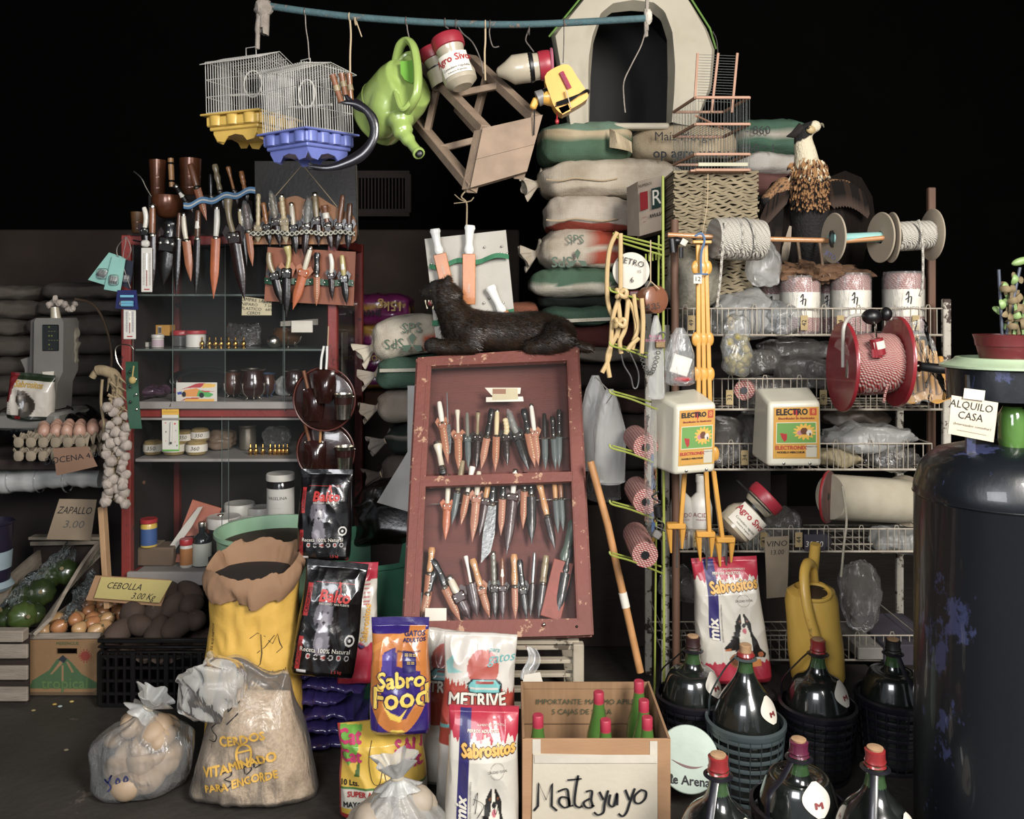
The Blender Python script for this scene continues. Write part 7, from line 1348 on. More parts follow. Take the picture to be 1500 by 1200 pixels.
# ---------------------------------------------------------------- wire rack on the right
RK=mat('rusty_white_wire','#a59c8c','#6b5a46',rough=.55,scale=25,wear='#4a2c18',weart=.62,wearscale=40,metal=.2); RUSTP=mat('flaking_white_post','#aaa496','#8d8474',rough=.7,wear='#33241b',weart=.54,wearscale=22,bump=.5,bscale=70)
RY0,RY1=2.9,3.25; RX0,RX1=P(976,0,RY0).x,P(1386,0,RY0).x
rack=thing('wire_rack','tall rusty white wire rack with five basket shelves at the right','rack',((RX0+RX1)/2,3.08,0))
for x,y,zt in ((RX0-.005,RY0-.01,1.34),(RX0-.005,RY1,1.5),(RX1,RY0,P(0,438,RY0).z),(RX1,RY1,1.42)):part('post',RUSTP,rack,lambda g:g.box((x,y,zt/2),(.026,.02,zt),bev=.003),smooth=False)
SHZ=[]
for (t0,b0,xa,xb) in ((452,491,978,1385),(555,600,1045,1385),(650,688,1045,1365),(775,808,978,1352),(931,967,976,1345)):
    za,zb_=P(0,t0,RY0).z,P(0,b0,RY0).z; xa,xb=P(xa,0,RY0).x,P(xb,0,RY0).x; SHZ.append(zb_)
    for z,r in ((za,.0026),(zb_,.004)):part('rim_wire',RK,rack,lambda g:g.tube([(xa,RY1,z),(xa,RY0,z),(xb,RY0,z),(xb,RY1,z)],r,6))
    n=int((xb-xa)/.029)
    for i in range(n+1):
        x=xa+(xb-xa)*i/n
        if i % 4 == 2:part('front_wire',RK,rack,lambda g:g.tube([(x-.008,RY0-.001,zb_),(x-.008,RY0,za),(x-.004,RY0,za+.012),(x+.004,RY0,za+.012),(x+.008,RY0,za),(x+.008,RY0,zb_)],.0016,5))
        else:part('front_wire',RK,rack,lambda g:g.tube([(x,RY0-.001,zb_),(x,RY0,za)],.0017,5))
    part('shelf_wires',RK,rack,lambda g:([g.tube([(xa+(xb-xa)*i/26,RY0,zb_),(xa+(xb-xa)*i/26,RY1,zb_)],.002,4) for i in range(27)],[g.tube([(xa,RY0+(RY1-RY0)*i/4,zb_),(xb,RY0+(RY1-RY0)*i/4,zb_)],.003,4) for i in range(5)]),kind='stuff')
for px,sh,lab in ((1012,0,'49'),(1070,0,'42'),(1177,0,'42'),(1230,0,'44'),(1340,0,'45'),(1068,1,'33'),(1121,1,'35'),(1149,1,'37'),(1205,1,'40'),(1090,2,'34'),(1020,3,'33'),(1118,3,'43'),(1169,3,'44'),(1150,2,'24')):
    q=SHZ[sh]+.02; m_=mat('tag_card','#a08a5a','#7d6a44',rough=.85); part('shelf_tag',m_,rack,lambda g:g.box((P(px,0,RY0).x,RY0-.007,q+.022),(.024,.002,.05)),smooth=False); letters(lab,.022,lambda a,b:V((P(px,0,RY0).x+a,RY0-.0095,q+.022+b)),INK,rack,rot=pi/2)
SH=SHZ
# ---- rod, clamp and spools
BAM=mat('bamboo_rod','#b07a44','#8a5a2e',rough=.4,coat=.3,scale=8); LWD=mat('brown_post_wood','#5e3f2b','#402a1c',rough=.7,stretch=(3,3,.5))
SYR=2.8
t=thing('wooden_upright','brown wooden post with a black clamp at the left of the rod','post',P(988,520,SYR)); part('post',LWD,t,lambda g:g.tube([V((P(991,0,2.84).x,2.84,.0)),P(988,322,2.84)],.0135,12)); part('clamp',BLACKP,t,lambda g:(g.ball(P(990,353,SYR),(.026,.02,.015),12,8),g.tube([P(984,350,SYR-.02),P(986,370,SYR-.02)],.012,10),g.tube([P(998,362,SYR-.02),P(998,378,SYR-.02)],.007,8))); part('paper_tag',PAPER,t,lambda g:g.box(P(1002,355,SYR-.02),(.02,.004,.02),R=Matrix.Rotation(.5,3,'Y')))
t=thing('wooden_upright','brown wooden post standing behind the rightmost cord spool','post',P(1366,520,3.0)); part('post',LWD,t,lambda g:g.bar(V((P(1364,0,3.0).x,3.0,0)),P(1364,275,3.0),.026,.02,bev=.003),smooth=False)
rod=thing('spool_rod','thin bamboo rod carrying the cord spools across the rack','rod',P(1100,350,SYR)); part('rod',BAM,rod,lambda g:g.tube([P(978,344,SYR),P(1110,350,SYR),P(1240,353,SYR),P(1375,342,SYR)],.0082,12))
def cord(nm,c1,c2,dash,s=1):
    """braided cord: dashes of a tracer colour running round the winding"""
    if nm in _M:return _M[nm]
    m,tt,b,N,L=nt(nm); tc=N('ShaderNodeTexCoord'); mp=N('ShaderNodeMapping'); mp.inputs['Rotation'].default_value=(0,.5,0); L(tc.outputs['Object'],mp.inputs[0])
    w=N('ShaderNodeTexWave'); w.bands_direction='X'; w.inputs['Scale'].default_value=28*s; w.inputs['Distortion'].default_value=.6; w.inputs['Detail'].default_value=1; L(mp.outputs[0],w.inputs[0])
    w2=N('ShaderNodeTexWave'); w2.bands_direction='DIAGONAL'; w2.inputs['Scale'].default_value=dash; w2.inputs['Distortion'].default_value=3; L(mp.outputs[0],w2.inputs[0])
    r=N('ShaderNodeMapRange'); r.inputs[1].default_value=.7 if 'white_b' in nm else .38; r.inputs[2].default_value=.86 if 'white_b' in nm else .62; L(w2.outputs['Fac'],r.inputs[0]); mx=N('ShaderNodeMix'); mx.data_type='RGBA'; mx.inputs[6].default_value=hx(c1); mx.inputs[7].default_value=hx(c2); L(r.outputs[0],mx.inputs[0]); L(mx.outputs[2],b.inputs['Base Color'])
    bp=N('ShaderNodeBump'); bp.inputs['Strength'].default_value=.8; bp.inputs['Distance'].default_value=.004; L(w.outputs['Fac'],bp.inputs['Height']); L(bp.outputs[0],b.inputs['Normal']); b.inputs['Roughness'].default_value=.75; _M[nm]=m; return m
WC=cord('white_black_cord','#b5afa2','#4a4640',95,.8); RW=cord('red_white_twine','#b59a90','#8f2420',75,1.4)
def wound(label,a,b,r,m,n=30,name='cord_coil',parent=None,bulge=.05,flr=None,flm=None,hole=None,core=.3,windings=0,cm=None):
    a,b=V(a),V(b); R=ax(b-a); L=(b-a).length; t=parent or thing(name,label,'spool',(a+b)/2)
    K_=max(14,windings); prof=[(r*core,0)]+[(r*(1+bulge*sin(pi*i/K_))*(1+(.012 if i % 2 else -.012)),L*(.0+1.0*i/K_)) for i in range(K_+1)]+[(r*core,L)]
    part('winding',m,t,lambda g:g.lathe(a,prof,40,R=R))
    if flr:
        for s_,nm in ((0,'flange'),(1,'flange')):part(nm,flm,t,lambda g:g.lathe(a+(b-a)*(s_-.5)*1.02+(b-a)*.5,[(flr*.98,-.003),(flr,-.001),(flr,.001),(flr*.98,.003)],48,R=R))
    if hole:part('hole',BLACKP,t,lambda g:g.lathe(a-(b-a).normalized()*.0045,[(hole,0),(hole*.9,.002)],24,R=R))
    return t
t=wound('white flecked cord coil wound on the left of the rod',P(1045,349,SYR-.01),P(1115,352,SYR+.02),.066,WC,bulge=.06); part('loose_turn',WC,t,lambda g:[g.lathe(P(x,350,SYR),[(.0685,-.004),(.0715,0),(.0685,.004)],36,R=ax((1,.05+.03*j,.12*(j-1))),capb=False,capt=False) for j,x in enumerate((1062,1078,1094))],kind='stuff')
part('hanging_end',WC,t,lambda g:g.tube(spline(PP([(1063,325),(1058,370),(1055,410),(1050,450)],SYR-.07),5),.0045,6))
CARDS=mat('spool_card','#a3957f','#8c7e68',rough=.8,scale=6)
def disc(t,px,py,Y,rx,ry=None,dx=.0,m=CARDS):c=P(px,py,Y); r=ry*K(Y); az=math.atan((px-CX)/F)+math.acos(rx/ry); part('flange',m,t,lambda g:g.lathe(c,[(r*.25,-.003),(r*.97,-.003),(r,-.001),(r,.001),(r*.97,.003),(r*.25,.003)],48,R=ax((sin(az),cos(az),0)),capb=False,capt=False)); return c
t=thing('empty_spool','empty card spool with teal core and round flanges on the rod','spool',P(1255,350,SYR)); disc(t,1221,349,SYR-.01,17,37); disc(t,1290,348,SYR+.02,19,37); part('core',mat('teal_tube','#7fb0aa','#6a9a94',rough=.4),t,lambda g:g.tube([P(1215,350,SYR),P(1292,347,SYR+.02)],.0165,20)); part('hub',BLACKP,t,lambda g:g.lathe(P(1219,350,SYR-.02),[(.028,-.003),(.028,.003)],24,R=ax((.8,-.6,0)))); letters('JETO 2',.022,lambda a,b:P(1219,376,SYR-.035)+V((a*.8,-.0,b)),INKB,t,rot=-.5)
t=thing('cord_spool','spool of white dotted cord between card flanges, right end of the rod','spool',P(1345,348,SYR)); disc(t,1306,348,SYR+.0,12,37); disc(t,1365,344,SYR+.02,17,38); wound('',P(1310,347,SYR),P(1362,344,SYR+.02),.047,WC,parent=t,bulge=.03); part('hanging_end',WC,t,lambda g:g.tube(spline(PP([(1345,322),(1350,340),(1352,380),(1351,420),(1347,434)],SYR-.05),5),.0042,6))
# ---- twine rolls on the top shelf
lab_=paint('#b9b5ac',[('f',lambda x,y:.62 < y < .66 and x > -.2,'#55504a')])
def roll(label,px,w,y0,y1,Y,tg=None):
    k=K(Y); r=w*k/2; z0=SH[0]+.004; h=P(0,y0,Y).z-z0; t=thing('twine_roll',label,'twine',V((P(px,0,Y).x,Y,z0)))
    part('winding',RW,t,lambda g:g.lathe(t.location,[(r*.85,0),(r,.008),(r,h*.9),(r*.93,h*.97),(r*.4,h)],36)); part('label_band',PAPER,t,lambda g:g.lathe(t.location,[(r*1.01,h*.28),(r*1.015,h*.72)],36,capb=False,capt=False)); part('film',CLEAR,t,lambda g:g.lathe(t.location,[(r*1.03,0),(r*1.035,h*.9),(r*.95,h*1.01)],24,capb=False,capt=False))
    mp=lambda a,b:t.location+V((r*1.035*sin(a/r),-r*1.035*cos(a/r),b)); strokes([[(-.02,h*.62),(-.012,h*.68),(-.014,h*.5)],[(-.022,h*.55),(-.004,h*.6),(-.006,h*.48)]],.004,mp,INK,t); letters('SOGA PLASTICA  1KG',.01,mp,INK,t,cy=h*.42)
roll('red white twine roll at the left, under the rock of the stuffed bird',1172,56,405,486,2.98); roll('narrow red white twine roll squeezed behind between two larger ones',1211,34,408,480,3.08); roll('red white twine roll in the middle, under the cork bark',1246,56,401,486,2.97); roll('red white twine roll standing alone at the right end',1323,57,399,486,2.97); roll('dim red white twine roll far left behind the clear bags',1130,36,410,480,3.12)
# ---- plastic bags of fittings on shelves
def pbag2(label,px,py,Y,rx,rz,m=CLEAR,seed=0,inner=None,ry=.07,name='clear_bag',n=14):
    c=P(px,py,Y); t=thing(name,label,'bag',c); rx,rz=rx*K(Y),rz*K(Y)
    if inner:
        rg=random.Random(seed)
        for i in range(n):part('fitting',inner,t,lambda g:g.lathe(c+V((rg.uniform(-.7,.7)*rx,rg.uniform(-.5,.5)*ry,rg.uniform(-.8,.3)*rz)),[(.008,-.014),(.013,-.01),(.013,.008),(.008,.014)],10,R=ax((rg.uniform(-1,1),rg.uniform(-1,1),rg.uniform(-1,1)))))
    part('film',m,t,lambda g:g.ball(c,(rx,ry,rz),36,22,e=.8,fn=lambda p:p+V(noise.noise_vector(p*16+V((seed,0,0))))*.022+p*.18*abs(noise.noise(p*34+V((seed,1,0)))))); return t
GF=mat('dark_grey_fittings','#2f3133','#1a1b1c',rough=.4); GP=mat('grey_plastic_parts','#5d5a55','#3a3733',rough=.6)
pbag2('large clear bag of dark fittings at the left of the top shelf',1090,462,3.0,46,34,CLEARM,1,GF,.09,n=22); pbag2('clear bag of grey fittings beside the left twine roll',1140,468,2.96,30,26,CLEAR,2,GF,n=14); pbag2('small bag of dark parts at the far left of the top shelf',1012,475,2.99,26,18,GREYB,3,GF)
pbag2('hanging clear bag with yellow and black strips, left of the reel',1080,505,2.82,20,48,CLEAR,4,mat('yellow_black_strip','#8a7a28','#1c1a12',rough=.5,scale=40),.03,n=18)
pbag2('dusty bag of grey ties on the second shelf',1120,580,3.0,40,26,GREYB,5,GP,.08,n=18); pbag2('dusty clear bag lying against the red reel',1180,545,3.0,44,24,GREYB,6,GP,.08); pbag2('bag of black round pads on the second shelf, upper left',1105,530,3.05,32,20,GREYB,7,GF); pbag2('long dusty clear bag high on the second shelf',1165,510,3.08,50,14,GREYB,8)
wound('small red white twine ball lying end on on the second shelf',P(1090,572,2.92),P(1093,570,3.02),.034,RW,name='twine_ball',hole=.012)
pbag2('crumpled grey plastic bag on the third shelf, far left',1062,645,2.98,26,34,GREYB,9,None,.06); pbag2('grey brown bag on the third shelf beside the first power box',1088,640,3.05,20,30,GREYB,10,GP); pbag2('long crumpled clear packet on the third shelf, right',1270,640,3.0,62,18,CLEARM,11,None,.1); pbag2('dark clear packet at the right end of the third shelf',1305,670,2.98,36,18,GREYB,12,GF); pbag2('brown flat packet high at the back of the third shelf',1250,612,3.08,50,12,mat('brown_packet','#4a3f36','#2c241f',rough=.5),13)
t=pbag2('cream rolled cloth tube on the third shelf',1225,670,2.97,36,12,mat('cream_roll','#968866','#7b6e50',rough=.8),14,None,.05,'cloth_roll')
pbag2('bag of small white parts beside the VINO sign',1105,785,3.0,24,20,CLEAR,15,WHP,n=16); pbag2('wrapped bundle behind the VINO sign',1145,770,3.05,28,26,GREYB,16,GP); pbag2('heap of greyish packets at the right of the fourth shelf',1318,790,3.0,38,17,CLEARM,17,GP,.08); pbag2('dusty carton and packets in the middle of the fourth shelf',1190,792,3.02,18,14,mat('violet_grey_card','#3a3640','#26222b',rough=.8),18)
pbag2('tall clear bag standing right of the yellow watering can',1262,872,2.93,26,50,GREYB,19,None,.06); pbag2('grey crumpled bag at the left of the lowest shelf',995,855,2.95,26,20,GREYB,20,None); pbag2('net bag of coiled white cord behind the wooden post',1012,412,2.98,36,50,mat('net_bag','#7d7868','#4d4a3e',rough=.6,scale=60,bump=.8,bscale=90),21,None,.07,'net_bag')
pbag2('small pale blue clear bag behind the cord coil',1118,385,2.95,24,32,CLEARM,22,None,.04)
t=thing('carton','long dark carton lying on the lowest rack shelf','box',P(1300,940,3.0)); part('box',mat('violet_grey_card','#3a3640'),t,lambda g:g.box(P(1310,935,3.02),(.2,.3,.07),bev=.003),smooth=False); t=thing('carton','pale flat carton beside the long dark carton','box',P(1255,935,2.95)); part('box',mat('dusty_white_card','#7f7a72','#5d5850',rough=.8),t,lambda g:g.box(P(1262,938,3.0),(.12,.24,.04),bev=.003),smooth=False)
# ---- red reel
RR=mat('red_reel_plastic','#8c1420','#6f0f1a',rough=.35,bump=.05,coat=.3); Y=2.68
t=thing('cord_reel','large red reel of red and white electric fence cord with black crank','reel',P(1268,530,Y)); A_0,B_0=P(1234,537,Y),P(1313,530,Y-.01)
for c,r in ((A_0,.142),(B_0,.142)):part('flange',RR,t,lambda g:g.lathe(c,[(r*.98,-.006),(r,-.002),(r,.004),(r*.97,.006),(r*.3,.004)],56,R=ax(V((1,-.04,-.03)))))
wound('',A_0,B_0,.088,RW,parent=t,bulge=.1)
part('frame_wire',mat('white_rod','#aaa79d',rough=.4),t,lambda g:g.tube(spline([A_0+V((-.01,-.03,0)),A_0+V((-.012,-.035,.06)),P(1236,480,Y-.06),P(1246,464,Y-.03),P(1270,462,Y),P(1308,468,Y+.02),P(1318,480,Y+.03)],5),.0055,8)); part('lock_plate',SILVER,t,lambda g:g.bar(A_0+V((-.0,-.06,.09)),A_0+V((-.01,-.06,-.03)),.016,.004),smooth=False)
part('grip',BLACKP,t,lambda g:g.ball(P(1277,464,Y-.02),(.03,.028,.025),18,12)); part('grip_end',BLACKP,t,lambda g:g.ball(P(1298,460,Y-.01),(.018,.02,.022),14,10)); part('crank_handle',BLACKP,t,lambda g:g.tube([P(1346,537,Y-.03),P(1350,537,Y-.03),P(1372,540,Y-.03),P(1397,541,Y-.03)],[.018,.014,.016,.0155],14)); part('crank_rod',SILVER,t,lambda g:g.tube([B_0+V((0,0,-.02)),P(1348,536,Y-.03)],.005,8)); part('hook_bundle',RR,t,lambda g:(g.tube([P(1283,496,Y-.1),P(1288,520,Y-.1)],.02,12),[g.tube([P(1279+q*4,512,Y-.11),P(1280+q*5,524,Y-.11)],.006,6) for q in range(3)])); part('paper_label',PAPER,t,lambda g:g.tube([P(1284.5,500,Y-.1),P(1287,511,Y-.1)],.0207,14)); part('cord_end',RW,t,lambda g:g.tube(spline(PP([(1302,560),(1297,575),(1294,590)],Y-.08),4),.004,6)); part('hanger',SILVER,t,lambda g:(g.tube([P(1281,470,Y-.02),P(1284,496,Y-.08)],.003,6),g.tube([P(1279,462,Y),P(1283,453,2.9)],.003,6)))
# ---- bag of yellow insulators
t=thing('insulator_bag','clear bag of yellow plastic posts hanging right of the red reel','bag',P(1360,535,2.8)); YP2=mat('yellow_insulator','#b5801c','#95661a',rough=.45)
for i in range(6):part('yellow_post',YP2,t,lambda g:g.bar(P(1332+i*9,482+i*8,2.8),P(1340+i*9,583,2.8),.018,.014,bev=.003))
part('yellow_foot',YP2,t,lambda g:g.grid(lambda u,v:P(1325+70*u,576+8*sin(u*12)*.4+12*v,2.78),20,3),solid=.02); part('film',CLEAR,t,lambda g:g.grid(lambda u,v:P(1322+73*u*(.45+.55*v),474+118*v-8*u,2.76-.02*sin(u*3))+V(noise.noise_vector(V((u*5,v*5,0))))*.015,24,30))
# ---- electric fence boxes
EB=mat('white_box_plastic','#bdb9a6','#aaa591',rough=.4,bump=.03,coat=.2)
blb=lambda x,y:((x-.68)/.22)**2+((y-.52)/.14)**2 < 1+.35*sin(math.atan2((y-.52)/.14,(x-.68)/.22)*14)
ep=paint('#b98418',[('r',.06,.3,.94,.7,'#c9c4b0'),('r',.075,.31,.925,.69,'#5a8a3a'),('f',lambda x,y:.3 < y < .7 and x < .93 and blb(x,y),'#c9971f'),('e',.58,.5,.06,.045,'#a8707c'),('e',.67,.53,.08,.07,'#5e3722'),('e',.78,.5,.06,.06,'#bdb6a8'),('e',.8,.47,.02,.03,'#222'),('p',[(.14,.5),(.3,.48),(.3,.38),(.24,.32),(.18,.4)],'#9c1f20'),('r',.05,.02,.95,.27,'#8a7f30'),('r',.06,.03,.70,.26,'#b98418'),('r',.71,.03,.94,.26,'#b0aa98'),('r',.8,.84,.95,.97,'#a33414'),('p',[(.42,.97),(.56,.97),(.53,.9),(.58,.9),(.48,.78),(.5,.86),(.43,.86)],'#a81c1c')])
def ebox(label,q,Y,dep,grn):
    TL,TR,BR,BL=[P(a,b,Y) for a,b in q]; t=thing('fence_energizer',label,'power box',(BL+BR)/2)
    off=[P(a,b,Y+.13)-P(a,b,Y) for a,b in q]; bk=[P(*e,Y+.14) for e in dep]; ft=[TL,TR,BR,BL]
    def f(u,v):p=(TL*(1-u)+TR*u)*v+(BL*(1-u)+BR*u)*(1-v); return p
    g=G(); g.add(ft+bk,[(0,1,2,3),(4,5,6,7),(0,4,5,1),(1,5,6,2),(2,6,7,3),(3,7,4,0)]); o=g.build('housing',EB,t,smooth=True)
    md=o.modifiers.new('b','BEVEL'); md.width=.012; md.segments=3
    mp=lambda x,y:f(x,y)+V((0,-.0022,0)); gl=lambda u,v:f(.10+.86*u,.13+.79*v)+V((0,-.0015,0))
    part('printed_label',vcm('label_print',.35,.3,.0),t,lambda g:g.grid(gl,90,100,col=lambda u,v:ep(u,v))); ml=lambda x,y:gl(x/W_+.5,y/H_+.5)+V((0,-.0015,0)); W_,H_=(TR-TL).length*.86,(TL-BL).length*.79
    letters('ELECTRO',W_*.19,ml,INK,t,cx=-W_*.1,cy=H_*.405,bold=.001,sx=.88); letters('8',H_*.12,ml,inkm('#c98a30'),t,cx=W_*.375,cy=H_*.405); letters('Electrificador de Alambrados',W_*.068,ml,inkm('#7a2218'),t,cy=H_*.285,bold=.0003); letters('ELECTRONIX',W_*.115,ml,inkm('#a02818'),t,cx=-W_*.12,cy=-H_*.29,bold=.0006); letters('MODELO MERCOSUR',W_*.062,ml,INK,t,cx=-W_*.12,cy=-H_*.38,bold=.0003); letters('MODELO 12V',W_*.04,ml,INK,t,cx=W_*.325,cy=-H_*.27)
    for x in (.3,.78):part('screw',SILVER,t,lambda g:g.ball(f(x,.055)+V((0,-.002,0)),(.0045,.002,.0045),10,6))
    return t
ebox('left white fence energizer box, turned to show its grey side',[(990,594),(1050,590),(1048,692),(987,697)],2.62,[(953,575),(1020,568),(1018,672),(947,682)],0); ebox('right white fence energizer box hanging on the rack front',[(1126,590),(1202,588),(1204,684),(1124,684)],2.72,[(1106,568),(1186,566),(1186,660),(1100,668)],1)
# ---- yellow fence posts bundle
YFP=mat('yellow_fence_post','#c98e14','#b07a10',rough=.4,coat=.2,bump=.1); Y=2.74
t=thing('fence_post_bundle','bundle of yellow plastic fence posts tied with blue string, hanging','fence posts',P(1028,830,Y))
for j,dx in enumerate((-6,0,6)):
    part('post',YFP,t,lambda g:g.bar(P(1028+dx*.9,358,Y+.01*j),P(1033+dx*1.6,690,Y+.01*j),.012,.014,bev=.002))
    for y_ in (392,497,548,665):part('lug',YFP,t,lambda g:g.ball(P(1028+dx*(1.2+.002*(y_-380))+(y_-380)*.012+(4 if y_ > 600 else 0),y_,Y+.01*j),(.017,.007,.024),12,8,e=.9))
part('top_plate',YFP,t,lambda g:g.box(P(1027,355,Y),(.06,.04,.01),bev=.002))
for a,b,fx in (((1003,690),(997,768),990),((1034,690),(1039,780),1033),((1045,690),(1058,788),1062)):
    part('post',YFP,t,lambda g:g.bar(P(*a,Y),P(*b,Y),.016,.014,bev=.002)); part('foot_plate',YFP,t,lambda g:g.box(P(fx,b[1]+2,Y),(.06,.03,.018),bev=.003)); part('spike',YFP,t,lambda g:(g.tube([P(fx-10,b[1]+4,Y),P(fx-7,b[1]+42,Y)],[.012,.003],8),g.tube([P(fx+10,b[1]+4,Y),P(fx+9,b[1]+36,Y)],[.012,.003],8)),kind='stuff'); part('steel_pin',STEEL,t,lambda g:g.tube([P(fx+2,b[1],Y+.01),P(fx+2,b[1]+64,Y+.01)],.0035,6))
part('blue_string',mat('blue_string','#4c6a8c',rough=.8),t,lambda g:(g.tube(spline(PP([(1018,346),(1027,342),(1032,352),(1027,372),(1027,402)],Y-.02),5),.004,6),g.lathe(P(1027,402,Y),[(.022,-.003),(.024,0),(.022,.003)],18,capb=False,capt=False))); part('tag',PAPER,t,lambda g:g.box(P(1022,409,Y-.026),(.026,.002,.028)),smooth=False); letters('12',.02,lambda a,b:P(1022,409,Y-.0285)+V((a,0,b)),INK,t)
# ---- acid bottles, jar, cable drum
for px in (998,1026):
    lab='white chemical bottle lettered ACIDO, '+('left' if px < 1010 else 'right')+' one behind the yellow posts'; t=jar(lab,px,699,803,34,2.95,WHP,WHP,.1,cat='bottle',name='bottle',neck_=.36,txt=[('ACIDO',.52,9,'#7a1420'),('MURIATICO',.45,3.5,'#7a1420'),('@',.22,14,'#8a1a24')]); settle(t,SH[3]+.004)
t=feeder('feeder jar with red lid lying tilted on the fourth shelf',(1126,726),(1068,780),2.8,.06,'Agro Sivor'); part('black_strap',BLACKP,t,lambda g:g.bar(P(1080,704,2.73),P(1128,752,2.74),.012,.004),smooth=False); pbag2('cloudy plastic cup under the tilted feeder jar',1045,800,2.85,14,16,CLEARM,30,None,.03,'plastic_cup')
CBL=mat('cream_cable','#ada48e','#8f866f',rough=.5); t=wound('drum of cream cable with a red rimmed flange on the fourth shelf',P(1216,728,2.9),P(1325,734,3.0),.076,CBL,name='cable_drum',bulge=.0,windings=44); part('flange',mat('printed_flange','#6d4a44','#3e2624',rough=.6,scale=30),t,lambda g:g.lathe(P(1214,728,2.89),[(.086,-.004),(.088,0),(.086,.004),(.03,.003)],48,R=ax((.8,-.6,0)))); part('red_rim',REDPL,t,lambda g:g.lathe(P(1213,728,2.885),[(.086,-.005),(.0885,0),(.086,.003)],48,R=ax((.8,-.6,0)),capb=False,capt=False)); part('far_flange',CARDS,t,lambda g:g.lathe(P(1328,734,3.01),[(.09,-.003),(.09,.003)],48,R=ax((.8,.55,0)))); part('hole',BLACKP,t,lambda g:g.lathe(P(1213,728,2.88),[(.014,-.004),(.013,.002)],16,R=ax((.8,-.6,0)))); part('cable_end',CBL,t,lambda g:g.tube(spline(PP([(1234,712),(1240,760),(1236,800),(1232,845)],2.8),5),.0038,6))
flat_note('price_sign','grey card sign reading VINO hung below the fourth shelf','sign',[(1120,787),(1156,785),(1153,874),(1123,877)],2.86,mat('grey_brown_card','#857761','#6d604c',rough=.9),txt=[('t','VINO',.5,.88,.13,INK,1.1),('t','13.00',.5,.74,.11,INK,1.0)])
flat_note('price_note','dark note with pale numbers on the fourth shelf','sign',[(1178,783),(1207,783),(1207,807),(1178,807)],2.88,mat('violet_grey_card','#3a3640'),txt=[('t','30.50',.5,.4,.5,PAPER)])
# ---- yellow watering can
YC_=mat('scuffed_yellow_plastic','#dcae28','#cc9c20',rough=.45,scale=7,wear='#a58236',weart=.62,coat=.2); Y=2.62; k=K(Y)
t=thing('yellow_watering_can','tall scuffed yellow plastic watering can with arched handle','watering can',P(1213,990,Y)); c=P(1213,988,Y)+V((0,.08,0)); Rt=Matrix.Rotation(rad(-5),3,'Y')
part('body',YC_,t,lambda g:g.lathe(c,[(.06,0),(.07,.004),(.083,.03),(.086,.12),(.082,.2),(.082,.27),(.074,.30),(.05,.315),(.049,.312),(.05,.28)],40,R=Rt,sx=.98,capt=True)); part('mouth',mat('dark_opening','#3a2508',rough=.8),t,lambda g:g.ball(c+Rt @ V((0,-.045,.306)),(.043,.034,.012),24,8,R=Matrix.Rotation(rad(22),3,'X'))); part('collar',YC_,t,lambda g:g.tube([c+Rt @ V((.046*cos(a),-.045+.036*sin(a),.308+.014*sin(a))) for a in [2*pi*i/28 for i in range(28)]],.006,8,closed=True))
part('handle',YC_,t,lambda g:g.tube(spline([c+Rt @ V(q) for q in ((.025,.03,.31),(.02,.02,.37),(-.01,-.02,.39),(-.035,-.06,.36),(-.042,-.09,.28),(-.03,-.1,.2),(-.015,-.09,.13))],5),.0165,12,flat=.8)); part('spout',YC_,t,lambda g:g.tube([c+Rt @ V((.02,.1,.12)),c+Rt @ V((.04,.1,.3)),c+Rt @ V((.055,.08,.42))],[.02,.018,.017],12))
# ---- egg tray stack
t=thing('egg_tray_stack','tall tied stack of grey pulp egg trays under the wooden cage','egg trays',P(1045,430,3.12)); EGT2=mat('dull_tray_pulp','#86785c','#5d523c',rough=.95,scale=20,bump=.4,bscale=150)
for i in range(44):
    y_=428-i*4.1; z=P(0,y_,3.02).z; s_=i*1.7; wv=62+1.5*sin(s_)
    xa,xb=P(986+sin(s_)*1.2,0,3.02).x,P(1108+sin(s_*1.3)*1.5-(6 if i < 10 else 0),0,3.02).x
    part('egg_tray',EGT2,t,lambda g:g.grid(lambda u,v:V((xa+(xb-xa)*u,3.0+.26*v-.003*sin(u*40+s_),z+.0024*sin(u*2*pi*5+s_*1.1)+.0035*noise.noise(V((u*14,v*4,s_)))-.006*(v < .01)*abs(sin(u*19)))),60,4),solid=.0085)
part('tie_string',STRING,t,lambda g:g.tube(spline(PP([(1037,255),(1036,300),(1030,335),(1027,352)],2.97),4),.0015,5))
t=thing('tray_pallet','dark crate hidden behind the rack under the egg tray stack','crate',(P(1045,0,3.15).x,3.15,0)); zq=P(0,431,3.02).z; part('body',DKIN,t,lambda g:g.box((P(1050,0,3.42).x,3.35,zq/2),(.34,.16,zq)),smooth=False)
